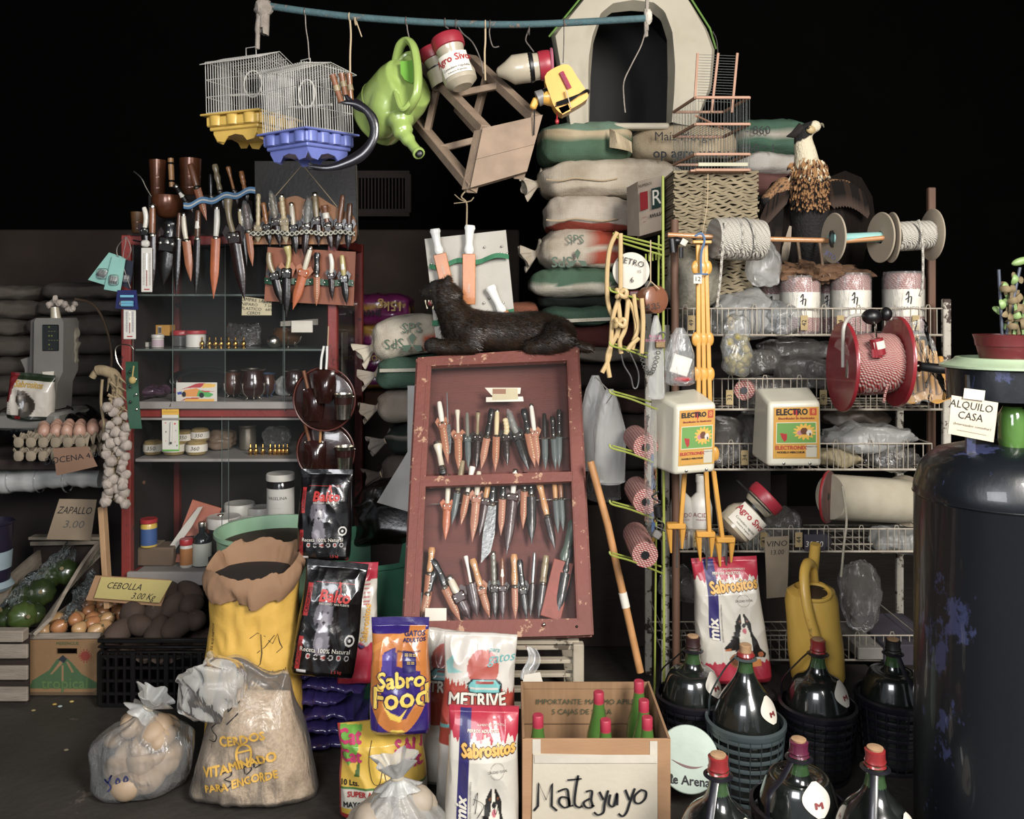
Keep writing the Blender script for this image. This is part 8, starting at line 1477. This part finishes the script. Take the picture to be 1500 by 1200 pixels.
# ---- wooden bird cage
CW=mat('pinkish_cage_wood','#a87a5c','#8a5f44',rough=.6,stretch=(1,1,1)); t=thing('wooden_birdcage','small wooden and wire bird cage with raised sliding door','bird cage',P(1050,250,2.98)); Yf,Yb=2.95,3.17
def cgp(px,py,Y):return P(px,py,Y)
X0,X1=P(1019,0,Yf).x,P(1098,0,Yf).x; zz=[P(0,q,Yf).z for q in (249,226,182,143)]; sk=-.035
co_=lambda i,z:[V((X0,Yf,z)),V((X1,Yf,z)),V((X1+sk,Yb,z)),V((X0+sk,Yb,z))][i]
for z in zz:
    for i in range(4):part('frame_bar',CW,t,lambda g:g.bar(co_(i,z),co_((i+1) % 4,z),.009,.009,bev=.001),smooth=False)
WC2=mat('thin_cage_wire','#8f948f',rough=.4,metal=.6,bump=0)
def cw(g):
    for i in range(4):
        n=17 if i % 2 == 0 else 14
        for j in range(n+1):a=L_(co_(i,zz[0]),co_((i+1) % 4,zz[0]),j/n); g.tube([a,V((a.x,a.y,zz[3]))],.0008,4,cap=False)
    for j in range(14):g.tube([L_(co_(0,zz[2]),co_(1,zz[2]),j/13),L_(co_(3,zz[2]),co_(2,zz[2]),j/13)],.0008,4,cap=False)
part('cage_wires',WC2,t,cw,kind='stuff'); part('tray',mat('tray_paper','#b0ac90',rough=.7),t,lambda g:g.box(P(1059,241,Yf-.005),(.17,.006,.012)),smooth=False); part('floor',CW,t,lambda g:g.box(((X0+X1+sk)/2,(Yf+Yb)/2,zz[0]-.002),(X1-X0,Yb-Yf,.006)),smooth=False)
for px,tx in ((1018,1022),(1042,1052),(1072,1080)):part('door_stile',CW,t,lambda g:g.bar(P(px,165 if px > 1020 else 145,3.05),P(tx,78,3.05),.008,.008),smooth=False)
part('door_wires',WC2,t,lambda g:[g.tube([P(1022+(140-y)*.0,y,3.05),P(1080-(y-80)*.08,y+2,3.05)],.0008,4) for y in range(80,150,4)],kind='stuff'); part('perch',CW,t,lambda g:g.tube([co_(0,zz[2]+.03),co_(2,zz[2]+.03)],.004,8))
# ---- carton with R
t=thing('carton','printed carton with a red square and a letter R on dark green','box',P(948,345,3.2)); q=[(934,266,3.2),(971,257,3.1),(972,336,3.1),(937,346,3.2)]; CTN=mat('beige_carton','#a59482','#8c7b69',rough=.8); TL,TR,BR,BL=[P(*e) for e in q]; dd=V((-.045,.19,.0))
part('box',CTN,t,lambda g:g.add([TL,TR,BR,BL]+[p+V((.02,.2,0)) for p in (TL,TR,BR,BL)],[(0,1,2,3),(7,6,5,4),(0,4,5,1),(1,5,6,2),(2,6,7,3),(3,7,4,0)]),smooth=False); LT,LB=P(918,275,3.3),P(919,345,3.3); part('side_panel',CTN,t,lambda g:g.add([TL,BL,LB,LT]+[p+V((.01,.01,0)) for p in (TL,BL,LB,LT)],[(0,1,2,3),(7,6,5,4)]),smooth=False)
qm=quad_map(BL,BR,TR,TL,.003); W1=(BR-BL).length; H1=(TL-BL).length; fl_=lambda x,y:qm(x/W1+.5,y/H1+.5)-V((0,.006,0)) if (TR-TL).cross(TL-BL).y > 0 else qm(x/W1+.5,y/H1+.5)+V((0,-.006,0))
part('red_square',inkm('#8a1a22'),t,lambda g:g.add([fl_(W1*a,H1*b) for a,b in ((-.42,-.05),(-.1,-.05),(-.1,.28),(-.42,.28))],[(0,1,2,3)]),smooth=False); part('green_square',inkm('#1e3530'),t,lambda g:g.add([fl_(W1*a,H1*b) for a,b in ((.05,-.08),(.42,-.08),(.42,.3),(.05,.3))],[(0,1,2,3)]),smooth=False); f2=lambda a,b:fl_(a,b)+V((0,-.001,0)); letters('R',H1*.4,f2,PAPER,t,cx=W1*.24,cy=H1*.11); letters('RIVULSA',H1*.085,f2,INK,t,cx=W1*.22,cy=-H1*.2,bold=.0004); letters('NUMEROS',H1*.07,f2,INK,t,cx=-W1*.2,cy=H1*.4); letters('----\n---',H1*.08,f2,inkm('#8a1a22'),t,cx=-W1*.27,cy=-H1*.22)
# ---- lime wire stand
LW=mat('lime_wire','#8f9a2c','#6f7a22',rough=.45); Y=2.75; t=thing('lime_wire_stand','lime green wire display stand with prongs left of the rack','wire stand',(P(972,0,Y).x,2.9,0))
part('upright',LW,t,lambda g:g.tube([V((P(973,0,Y).x,Y,0)),P(971,258,Y)],.0045,8)); part('upright',LW,t,lambda g:g.tube([V((P(966,0,Y).x,Y+.1,0)),P(965,345,Y+.1)],.0035,8))
for y_ in (342,348,356):part('top_bar',LW,t,lambda g:g.tube([P(898+(y_-342),y_,2.8),P(970,y_+18,Y)],.0035,6))
for j in range(5):part('basket_wire',LW,t,lambda g:g.tube([P(946+j*5,372+j*-1,2.78),P(946+j*5,384-j,2.78)],.0025,5))
for y_ in (425,505,575,655,737,812):part('prong',LW,t,lambda g:g.tube(spline([P(970,y_+28,Y),P(925,y_+10,2.6),P(897,y_+2,2.55),P(893,y_-4,2.55)],4),.003,6)); part('prong',LW,t,lambda g:g.tube([P(968,y_+18,Y+.05),P(897,y_-2,2.66)],.003,6))
# ---- disc, tubes, tape
t=thing('price_disc','round white disc lettered METRO and hung with rubber tubing','disc',P(924,397,2.62)); part('disc',mat('white_disc','#b9b2a2',rough=.6),t,lambda g:g.lathe(P(924,397,2.64),[(27*K(2.62),0),(27.6*K(2.62),-.004),(27*K(2.62),-.008)],48,R=ax((0,1,0),(0,0,1)))); dm=lambda a,b:P(924,397,2.626)+V((a,0,b)); letters('METRO',.026,dm,INK,t,cy=.028,rot=-.25); letters('6',.024,dm,INK,t,cx=.004,cy=-.028); letters('15',.014,dm,PEN,t,cx=.026,cy=-.002)
RT=mat('latex_tube','#b89a62','#a08450',rough=.45,sub=.1); t=thing('rubber_tubing','knotted bundle of cream rubber tubes hanging in front of the white disc','tubing',P(910,340,2.6))
for pts in ([(904,340),(893,365),(889,410),(892,450),(905,475)],[(909,342),(909,380),(909,430)],[(910,430),(898,465),(893,520),(882,546)],[(895,470),(905,485),(890,520),(893,553)],[(914,432),(928,455),(932,485),(926,512)],[(928,431),(932,460),(935,480),(928,500)],[(940,437),(942,470),(941,500),(940,518)],[(920,440),(916,480),(908,500),(910,518)],[(905,440),(908,470),(903,495)],[(936,495),(925,505),(918,515)]):part('tube',RT,t,lambda g:g.tube(spline(PP(pts,2.58+.006*(len(pts[0])+pts[0][0] % 5)),6),.0072,8))
for x,y in ((911,430),(909,473)):part('knot',RT,t,lambda g:g.tube([P(x+7*cos(2*a),y+5*sin(3*a),2.57-.01*cos(a)) for a in [2*pi*i/36 for i in range(36)]],.0072,8,closed=True))
t=thing('wire_hanger','bent steel wire hanging below the rubber tubes','wire',P(918,520,2.6)); part('wire',STEEL,t,lambda g:g.tube(spline(PP([(910,518),(914,535),(924,552),(928,568),(934,566),(935,545),(922,515)],2.6),5),.0022,6))
BT=mat('brown_tape','#7a4a30','#5e3522',rough=.3,coat=.4); t=thing('tape_roll','brown roll of tape marked 4.25 hung on a string','tape',P(957,440,2.6)); part('roll',BT,t,lambda g:g.lathe(P(948,440,2.66),[(.036,0),(.043,.004),(.043,.05),(.036,.054)],32,R=ax((.45,-.9,.05)))); part('string',STRING,t,lambda g:g.tube(PP([(953,352),(953,412),(946,424),(953,412),(966,424)],2.6),.002,5)); letters('4.25',.026,lambda a,b:P(957,449,2.59)+V((a,.0,b)),INK,t,rot=.1); part('core',BLACKP,t,lambda g:g.tube([P(925,428,2.7),P(945,432,2.68)],.012,8)); part('red_case',mat('red_case','#4d1a1e',rough=.4),t,lambda g:g.box(P(929,431,2.66),(.035,.02,.024),bev=.004))
t=thing('padlock','brass padlock with a steel chain on the lime wire stand','padlock',P(968,505,2.64)); part('body',mat('old_brass','#7a6440',rough=.4,metal=.7),t,lambda g:g.box(P(967,504,2.64),(.032,.015,.026),bev=.003)); part('shackle',STEEL,t,lambda g:g.tube(spline(PP([(963,498),(965,489),(972,487),(975,492),(972,499)],2.64),4),.003,6))
for i in range(16):a=i/15; x_,y_=938+26*a,515+38*sin(pi*a*.9)-10*a; part('chain_link',STEEL,t,lambda g:g.tube([P(x_+3.2*cos(b),y_+2.2*sin(b),2.64+(.004*sin(b) if i % 2 else 0)) for b in [2*pi*q/10 for q in range(10)]],.0013,5,closed=True))
def hbag(label,px,y0,y1,w,Y,m,seed):t=thing('clear_bag',label,'bag',P(px,y1,Y)); k=K(Y); part('film',m,t,lambda g:g.lathe(P(px,y1,Y),[(w*.3*k,0),(w*.5*k,4*k),(w*.5*k,(y1-y0)*.55*k),(w*.3*k,(y1-y0)*.85*k),(w*.12*k,(y1-y0)*k)],30,sy=.4,fn=lambda r,z,a:r*(1+.2*noise.noise(V((cos(a)*2+seed,sin(a)*2,z*22)))))); return t
hbag('tall narrow clear bag with pink print left of the first power box',961,462,585,24,2.66,CLEARM,1); t=hbag('clear bag holding a white box and red parts, above the first power box',996,480,565,44,2.66,CLEAR,2); part('white_box',WHP,t,lambda g:g.box(P(996,535,2.66),(.06,.03,.06),R=Matrix.Rotation(.3,3,'Y'),bev=.003)); part('red_part',REDPL,t,lambda g:g.ball(P(1000,556,2.66),(.03,.02,.01),12,8))
pk=inkm('#a04a6a'); letters('BOLSA\nROTISERIA',.013,lambda a,b:P(960,496,2.625)+V((a,0,b)),pk,t)
for i,(px,py) in enumerate(((893,640),(872,620),(884,665))):hbag('thin grey carrier bag hanging by its handles in shade, '+['front','left','lower'][i]+' one',px,py-70,py+70,46,2.9+.1*i,CLEARM if i != 2 else GREYB,5+i); part('hanging_loop',WHP,COL.objects['clear_bag' if 'clear_bag.001' not in COL.objects else sorted(o.name for o in COL.objects if o.name.startswith('clear_bag'))[-1]],lambda g:g.tube([P(px,py-68,2.9+.1*i),P(897,578,2.56)],.002,5))
for i,(a,b) in enumerate((((930,640,2.85),(946,655,2.7)),((932,715,2.85),(946,735,2.68)),((930,782,2.85),(945,813,2.62)))):wound('red white twine cone pointing forward left of the rack, '+['top','middle','bottom'][i]+' one',P(*b),P(*a),.04,RW,name='twine_cone',hole=.013,bulge=.02)
t=thing('clear_tube','long clear plastic sleeve with blue strips hanging left of the acid bottles','plastic sleeve',P(955,780,2.66)); part('film',CLEAR,t,lambda g:g.grid(lambda u,v:P(944+18*u,600+165*v,2.68-.02*sin(u*3)),8,20)); part('blue_strip',mat('blue_strip','#34496a',rough=.4),t,lambda g:g.bar(P(957,665,2.7),P(957,780,2.7),.012,.003),smooth=False)
t=thing('plug_lead','black coiled lead with a grey plug hanging below the left power box','cable',P(962,760,2.6)); part('cord',BLACKP,t,lambda g:g.tube(spline(PP([(965,720),(955,728),(968,736),(958,742),(968,752),(960,760),(972,768),(966,782),(960,772),(974,778)],2.6),6),.003,6)); part('winding',BLACKP,t,lambda g:g.tube([P(963,742,2.6),P(965,757,2.6)],.013,10)); part('plug',GRP,t,lambda g:g.box(P(962,783,2.6),(.026,.02,.024),R=Matrix.Rotation(.6,3,'Y'),bev=.004)); part('pin',BRASS,t,lambda g:g.box(P(957,790,2.6),(.008,.006,.014)))
t=thing('wooden_stick','long wooden broom stick leaning at the right of the knife case','stick',P(935,960,2.7)); part('stick',hm('tanwood'),t,lambda g:g.tube([P(865,676,2.8),P(890,768,2.78),P(938,985,2.72)],[.012,.0125,.012],12)); part('tape',PAPER,t,lambda g:g.tube([P(912,868,2.75),P(917,890,2.745)],.0135,12))
# ---- stuffed bird
t=thing('stuffed_bird_of_prey','stuffed crested bird of prey with white throat and half open dark wings','bird',P(1190,405,3.0)); Y=3.02; k=K(Y)
WN,BN,DN,OC=hx('#c2b698'),hx('#4a2c18'),hx('#0d0907'),hx('#8a6238')
def bc(p):
    px,py=p.x/p.y*F+CX,CY-(p.z-CAMH)/p.y*F
    if py < 212 and px < 1192 and px+py*.0 < 1190 and (py < 205-(px-1175)*.5):return DN
    if py < 232:return WN
    if py < 248:q=(py-232)/16; return OC if noise.noise(p*90) > .25-q*.5 else WN
    if py < 290:return [BN,OC,DN][int((noise.noise(p*120)+1)*1.5) % 3]
    return DN
g=G(); ch2=lambda L:chain(g,[(P(x,y,Y)+V((0,d,0)),r*k) for x,y,r,d in L],6)
ch2([(1178,192,10,-.02),(1176,205,13,0),(1180,225,16,0),(1182,245,19,0),(1186,270,26,0),(1188,305,28,.02),(1190,345,24,.03),(1188,372,14,.04)]); ch2([(1178,192,10,-.02),(1189,188,9,-.03)]); ch2([(1150,272,14,.02),(1130,292,12,.03)]); ch2([(1222,275,15,.03),(1245,272,12,.05),(1262,288,9,.06)])
bd=g.build('body',vcm('feathered_body',.85,0,.9,120,.006),t,fuse=.006,smi=2); I_=basis(t); me=bd.data; ca=me.color_attributes.new('Col','FLOAT_COLOR','POINT'); fl=[]
for v in me.vertices:fl += list(bc(I_ @ v.co))
ca.data.foreach_set('color',fl)
FEA=vcm('feather_vane',.85,0,.3,90,.002,spec=.15); rg=random.Random(8); g=G()
def feather(g,p,d,L,w,c,n=V((0,-1,0)),tipc=None):
    d=V(d).normalized(); s_=d.cross(n).normalized()*w/2; p=V(p); pts=[p-s_*.3,p+s_*.3,p+d*L*.5+s_,p+d*L*.5-s_,p+d*L*.85+s_*.8,p+d*L*.85-s_*.8,p+d*L,p+d*L*.5+n*w*.18,p+d*L*.85+n*w*.1]; N_=len(g.v)
    g.add(pts,[(0,1,7),(1,2,7),(0,7,3),(7,2,4,8),(3,7,8,5),(8,4,6),(5,8,6)],None); g.c[N_:]=[c]*4+[tipc or c]*3+[c,tipc or c]
for _ in range(900):
    px,py=rg.gauss(1184,19),rg.uniform(236,302); 
    if abs(px-1184) > 27:continue
    r=24*k if py > 250 else 18*k; dx=(px-1184)*k; yy=Y-sqrt(max(0,r*r-dx*dx))-.004; q=(py-236)/84; c=rg.choice([WN,OC,OC,BN]) if q < .3 else rg.choice([OC,BN,DN,DN]) if q < .6 else rg.choice([DN,DN,BN]); feather(g,P(px,py,Y)+V((0,yy-Y,0)),(rg.uniform(-.4,.4)+dx*4,-.15,-1),rg.uniform(.018,.035),.008,c,tipc=rg.choice([OC,DN]))
g.build('breast_feathers',FEA,t,smooth=False,kind='stuff')
DW=mat('dark_wing','#0f0a08','#1c130e',rough=.9,spec=.1,scale=40,stretch=(4,1,.5),bump=.6,bscale=90)
for pl in ([(1156,256),(1134,266),(1112,302),(1102,345),(1106,382),(1122,394),(1150,396),(1168,380),(1168,290)],[(1208,262),(1238,250),(1262,260),(1278,288),(1282,320),(1272,345),(1264,388),(1235,400),(1210,380),(1200,300)]):part('wing',DW,t,lambda g:g.slab(pl,lambda a,b:P(a,b,Y+.035),(0,.03,0)),smooth=False)
for s_,nm in ((-1,'left'),(1,'right')):
    for i in range(17):
        q=i/16
        if s_ < 0:a=(1150-34*q,262+30*q); d=V((-.35-.1*q+.25*(1-q),0,-1)); L=(.17+.10*(1-q))*1.2
        else:a=(1212+52*q,272+(-14)*sin(pi*q)+16*q*q); d=V((.12+.18*q,0,-1)); L=.28-.08*q
        sh=[DN,hx('#120d0a'),hx('#1c1410')][i % 3]; g=G(); feather(g,P(*a,Y)+V((0,.02+.003*i,0)),d,L,.032,sh,tipc=hx('#3d3129') if i % 4 == 0 else sh); g.build('wing_feather',FEA,t,smooth=True,ang=80)
    for i in range(12):
        q=i/11; a=(1156-32*q,264+34*q) if s_ < 0 else (1214+48*q,266-8*sin(pi*q)+14*q); g=G(); feather(g,P(*a,Y)+V((0,-.005,0)),V((-.25 if s_ < 0 else .2,0,-1)),.10,.026,rg.choice([DN,hx('#241811')]),tipc=hx('#3d3028')); g.build('covert_feather',FEA,t,smooth=True,ang=80)
for i in range(7):g=G(); feather(g,P(1162+i*9,330,Y)+V((0,.03,0)),V(((i-3)*.06,0,-1)),.16,.03,hx('#8a7d6c') if i in (0,5) else DN,tipc=DN); g.build('tail_feather',FEA,t,smooth=True,ang=80)
part('beak',mat('grey_beak','#77705c','#4a4438',rough=.35),t,lambda g:g.tube(spline([P(1188,188,Y-.03),P(1197,184,Y-.035),P(1204,182,Y-.035),P(1207,187,Y-.035)],4),[.015,.014,.013,.012]+[.011,.010,.009,.008]+[.007,.006,.004,.003,.001],10,flat=.6)); part('face_skin',mat('yellow_face','#a8905c',rough=.5),t,lambda g:g.ball(P(1188,190,Y-.045),(.016,.008,.014),12,8)); part('eye',BLACKP,t,lambda g:g.ball(P(1184,187,Y-.052),.005,10,6)); part('crest',mat('dark_crest','#1a110c',rough=.8),t,lambda g:g.tube([P(1176,186,Y-.02),P(1162,198,Y-.01),P(1152,200,Y)],[.02,.013,.002],8))
for px in (1168,1200):
    part('leg',mat('dull_leg','#6d5640',rough=.6),t,lambda g:g.tube([P(px,350,Y-.05),P(px+4,380,Y-.05),P(px+6,398,Y-.06)],[.006,.005,.006],8))
    for d in (-9,0,9):part('toe',mat('dull_leg','#6d5640'),t,lambda g:g.tube([P(px+6,396,Y-.06),P(px+6+d,402,Y-.09),P(px+6+d*1.2,406,Y-.095)],[.005,.004,.001],6))
t=thing('cork_bark','rough piece of cork bark under the stuffed bird','bark',P(1195,410,3.0)); part('bark',mat('cork_bark','#6b4a2c','#33231a',rough=.95,scale=14,bump=1,bscale=40,bdist=.01),t,lambda g:g.ball(P(1192,400,3.0),(.15,.09,.035),60,24,fn=lambda p:p*(1+.5*noise.noise(p*26)+.3*noise.noise(p*60))))
# ---------------------------------------------------------------- gas cylinder, bowl, plant
CXc,CYc,CR=1.15,2.0,.19; GBL=mat('chipped_dark_blue_paint','#0a0f15','#0f151c',rough=.38,scale=4,wear='#2f3556',weart=.585,wearscale=9,coat=.3,bump=.2,bscale=40,stretch=(1,1,.6)); zt=P(0,655,CYc).z
t=thing('gas_cylinder','large chipped dark blue gas cylinder at the right edge','gas cylinder',(CXc,CYc,0)); part('shell',GBL,t,lambda g:g.lathe((CXc,CYc,0),[(CR*.9,0),(CR,.02),(CR,zt-.12),(CR*1.015,zt-.115),(CR*1.0,zt-.09),(CR*.93,zt-.045),(CR*.75,zt-.012),(CR*.4,zt+.008),(.02,zt+.012)],64)); part('weld_ring',GBL,t,lambda g:g.lathe((CXc,CYc,zt-.115),[(CR,-.005),(CR*1.02,0),(CR,.005)],64,capb=False,capt=False))
zc=P(0,545,CYc-.1).z; part('guard_collar',GBL,t,lambda g:g.lathe((CXc,CYc,0),[(.115,P(0,590,CYc-.1).z),(.118,zc)],48,capb=False,capt=False),solid=.006)
for a in (3.6,5.3):part('collar_leg',GBL,t,lambda g:g.box((CXc+.115*cos(a),CYc+.115*sin(a),(zt+zc)/2-.02),(.02,.008,zc-zt+.02))); 
part('valve',GB,t,lambda g:g.lathe((CXc+.0,CYc-.04,zt),[(.025,0),(.03,.02),(.03,.08),(.02,.1)],24))
part('foot',GBL,t,lambda g:g.lathe((CXc,CYc,0),[(CR*.86,0),(CR*.88,.03)],48,capb=False))
bw=thing('green_bowl','pale green plastic bowl upside down on the gas cylinder collar','bowl',(CXc,CYc,zc)); PGB=mat('sage_plastic','#8fa382','#7f9373',rough=.35,coat=.2); hb=P(0,525,CYc).z-zc; part('bowl',PGB,bw,lambda g:g.lathe((CXc,CYc,zc+.002),[(.128,.0),(.134,.002),(.134,.007),(.122,.012),(.105,hb-.006),(.1,hb),(.094,hb+.001),(.092,hb-.008),(.02,hb-.01)],56))
tp=zc+hb-.004; pt_=thing('potted_plant','withered plant in a maroon pot standing on the green bowl','plant',(CXc+.01,CYc,tp)); hp=P(0,490,CYc).z-tp; part('pot',mat('maroon_pot','#5e1a1c','#481214',rough=.4,coat=.2),pt_,lambda g:g.lathe((CXc+.012,CYc,tp),[(.058,0),(.066,hp*.55),(.068,hp*.56),(.07,hp*.8),(.074,hp),(.068,hp),(.062,hp*.8)],40)); part('soil',mat('dry_soil','#1d140e',rough=.95,bump=.8),pt_,lambda g:g.lathe((CXc+.012,CYc,tp+hp*.85),[(.066,0),(.02,.005),(.001,.006)],24),kind='stuff')
for a,b in (((1468,490),(1463,395)),((1474,490),(1494,392))):part('stake',mat('grey_blue_stake','#3b4250',rough=.5),pt_,lambda g:g.tube([P(*a,1.98),P(*b,1.98)],.0035,8))
rg=random.Random(12); DLF=mat('dry_leaf','#6b5a38','#3d3320',rough=.8,scale=30); GLF=mat('sick_green_leaf','#6f8a4a','#55703a',rough=.5)
for i in range(5):x=1478+i*7; part('stem',GLF if i % 2 else DLF,pt_,lambda g:g.tube(spline(PP([(x,490),(x+rg.uniform(-5,8),460),(x+rg.uniform(-8,10),425)],1.98+.01*i),4),.0045,6))
for i in range(34):
    c=P(rg.choice([1468,1490,1485,1496])+rg.uniform(-10,10),rg.uniform(405,488),1.98+rg.uniform(-.03,.03)); part('leaf',rg.choice([DLF,DLF,GLF]),pt_,lambda g:g.ball(c,(.013,.003,.008),10,6,R=Matrix.Rotation(rg.uniform(0,3),3,'Y') @ Matrix.Rotation(rg.uniform(-1,1),3,'Z'),fn=lambda p:p+V((0,p.x*p.x*40,0))))
part('leaf',GLF,pt_,lambda g:g.ball(P(1495,383,1.97),(.022,.008,.009),16,8,R=Matrix.Rotation(-.3,3,'Y')))
t,*_=flat_note('paper_sign','paper sign reading ALQUILO CASA taped to the gas cylinder collar','sign',[(1394,579),(1462,590),(1455,648),(1388,635)],1.83,mat('soft_paper','#b5aa94','#9c9078',rough=.85),txt=[('t','ALQUILO',.44,.8,.27,INK,1.0),('t','CASA',.44,.53,.27,INK,1.0),('t','(Interesados consultar)',.5,.3,.09,PEN,1.2),('t','-----------------',.5,.15,.12,PEN,1.2)]); part('tape',mat('masking_tape','#bdb5a4'),t,lambda g:g.box(P(1427,578,1.825),(.045,.001,.022),R=Matrix.Rotation(.12,3,'Y')),smooth=False)
# ---------------------------------------------------------------- demijohns
DGL=mat('dark_demijohn_glass','#121613','#232524',rough=.2,scale=40,coat=1,bump=.03); GNK=mat('green_neck_glass','#33512c','#1e3219',rough=.12,coat=.8,bump=0); CORK=mat('cork','#a58057','#7e5d3c',rough=.9,scale=60,bump=.4); REDS=mat('red_seal','#8c1c1e','#6d1417',rough=.3,coat=.5,bump=.1); PURS=mat('purple_seal','#5e1c38','#481229',rough=.3,coat=.5)
BKT=mat('grey_green_basket','#3f4a4c','#2c3537',rough=.45,coat=.2,bump=.05); BKD=mat('black_basket','#14131c','#0c0c12',rough=.4,coat=.3,bump=.05)
def demijohn(label,px,Yd,seal,bk,tilt=0,yaw=0,h=.41,R0=.105,bh=.2,capy=None,body=True,lab=True,detail=True,cap=None,z0=0):
    t=thing('demijohn',label,'demijohn',V((P(px,0,Yd).x,Yd,z0)),(rad(tilt),0,rad(yaw)))
    g=G(); r=R0*.9; pr=[(r*.8,.01),(r,.04),(r*1.0,bh*.95),(r*.94,bh*1.15),(r*.72,bh*1.4),(r*.36,h*.79),(.021,h*.87),(.018,h*.93),(.018,h*.96)]; g.lathe((0,0,0),[(p.x,p.y) for p in spline([(a,b,0) for a,b in pr],4)],44,capt=False); g.build('glass_body',DGL,t,local=True)
    g=G(); g.lathe((0,0,0),[(.0245,h*.84),(.0205,h*.88),(.0195,h*.95),(.022,h*.96),(.022,h*.965)],24,capb=False); g.build('neck',GNK,t,local=True)
    if cap != 'cork':g=G(); g.lathe((0,0,h*.945),[(.021,0),(.024,.003),(.0215,.008),(.0235,.012),(.021,.018),(.022,.036),(.019,.038)],24,fn=lambda r,z,a:r*(1+.04*sin(a*5+z*200))); g.build('seal',seal,t,local=True); zc_=h*.945+.038
    else:g=G(); g.lathe((0,0,h*.945),[(.023,0),(.026,.006),(.022,.014)],24); g.build('seal',REDS,t,local=True); zc_=h*.945+.014
    g=G(); g.lathe((0,0,zc_),[(.0165,0),(.0175,.004 if cap != 'cork' else .02),(.015,.005 if cap != 'cork' else .022)],18); g.build('cork',CORK,t,local=True)
    g=G(); n=22; nr=8
    for j in range(2):g.lathe((0,0,bh-.004*j+.006),[(R0*1.04,-.008),(R0*1.08,0),(R0*1.08,.006),(R0*1.0,.009)],48,capb=False,capt=False)
    rm=g.build('basket_rim',bk,t,local=True,solid=.002)
    if detail:
        for i in range(nr):
            z=.008+(bh-.02)*i/(nr-1); rr=R0*(.8+.24*(z/bh)**.7); g=G(); g.lathe((0,0,z),[(rr,-.0055),(rr*1.012,0),(rr,.0055)],44,capb=False,capt=False); g.build('basket_hoop',bk,rm,local=True,solid=.002)
        for i in range(n):a=2*pi*i/n; g=G(); g.tube([(R0*(.8+.24*q**.7)*1.01*cos(a),R0*(.8+.24*q**.7)*1.01*sin(a),bh*q) for q in (0.02,.15,.35,.6,.85,1)],.0034,4,flat=.5); g.build('basket_stave',bk,rm,local=True,smooth=False)
    a0=2.6 if yaw == 0 else 4.2; g=G(); pts=[(R0*cos(a0),R0*sin(a0),bh),(R0*.98*cos(a0),R0*.98*sin(a0),bh*1.3),(R0*.55*cos(a0),R0*.55*sin(a0),h*.84),(.026*cos(a0),.026*sin(a0),h*.935)]; g.tube(spline(pts,6),.0085,6,flat=.3,up=(cos(a0),sin(a0),0)); g.build('carry_strap',bk,t,local=True); g=G(); g.lathe((0,0,h*.935),[(.024,-.003),(.031,0),(.024,.003)],28,capb=False,capt=False); g.build('strap_ring',bk,t,local=True,solid=.003)
    if lab:
        def lp(x,y):
            z=bh*1.33+y*.8; al=-pi/2+.75+x/.06; rr=r*(.94-.36*max(0,min(1,(z-bh*1.15)/(bh*.38))))+.006; return V((rr*cos(al),rr*sin(al),z))
        g=G(); g.grid(lambda u,v:lp((u-.5)*.055*sin(pi*(.06+.88*v)),(v-.5)*.085),12,14); g.build('paper_label',PAPER,t,local=True); letters('M',.02,lambda a,b:lp(a,b-.018)*1.015,inkm('#7a1c1e'),t,local=True,bold=.001)
    return t
demijohn('demijohn in a grey green basket with a loose cork, nearest the box',1092,2.46,REDS,BKT,0,0,h=.415,cap='cork'); demijohn('demijohn with red seal in a black basket, before the yellow can',1198,2.56,REDS,BKD,0,0,h=.385)
demijohn('front demijohn with bright red seal, leftmost of the bottom three',1052,1.88,REDS,BKD,0,2,h=.395,z0=-.0,detail=True); demijohn('front demijohn with purple seal, middle of the bottom three',1170,2.04,PURS,BKD,0,-30,h=.345); demijohn('front demijohn with pale strap, rightmost of the bottom three',1282,1.9,REDS,BKD,0,3,h=.40)
demijohn('black basketed demijohn with a ring handle in the shade, far right',1308,2.62,mat('black_seal','#120d10'),BKD,0,40,h=.36,lab=False); demijohn('shaded demijohn behind, between box and grey green basket',1015,2.62,mat('dark_red_seal','#2a0d0c'),BKD,0,0,h=.37,lab=True)
t=thing('round_sign','round pale green sign with dark lettering, right of the cardboard box','sign',P(1010,1140,2.35)); SG=mat('sage_sign','#9fb0a2','#879a8c',rough=.5); cR=P(1008,1112,2.4); part('disc',SG,t,lambda g:g.lathe(cR,[(.085,0),(.087,.003),(.085,.006)],48,R=ax((0,-.85,.5),(0,0,1)))); cm_=plane_map(cR+V((0,-.0055,.0032)),(1,0,0),(0,.5,.85),.002); letters('Vinos',.03,lambda a,b:cm_(a,b),INK,t,cx=-.06,cy=-.03,rot=-1.0); letters('de Arenas',.032,lambda a,b:cm_(a,b),INK,t,cx=.0,cy=-.055,rot=-.1,bold=.0006); part('swoosh',inkm('#5a1a22'),t,lambda g:g.grid(lambda u,v:cm_(-.05+.09*u,.0-.02*sin(u*2)-.006*v*sin(pi*u)),12,1))
# a low plank for the things behind the demijohns
t=thing('low_plank','dark plank on bricks behind the demijohns carrying the can and food bag','plank',(P(1150,0,2.75).x,2.75,0)); zp=P(0,1000,2.72).z-.004; part('plank',DKIN,t,lambda g:g.box((P(1150,0,2.75).x,2.76,zp-.012),(.62,.22,.022)),smooth=False)
for px in (1040,1260):part('block',DKIN,t,lambda g:g.box((P(px,0,2.75).x,2.76,(zp-.023)/2),(.1,.2,zp-.023)),smooth=False)
for o in COL.objects:
    if o.parent is None and 'category' in o and o.get('category') in ('watering can','bag') and ('yellow watering can' in o['label'] or 'left of the yellow watering' in o['label'] or 'scuffed yellow' in o['label']):settle(o,zp) if 'green' not in o['label'] and 'tall clear' not in o['label'] else None
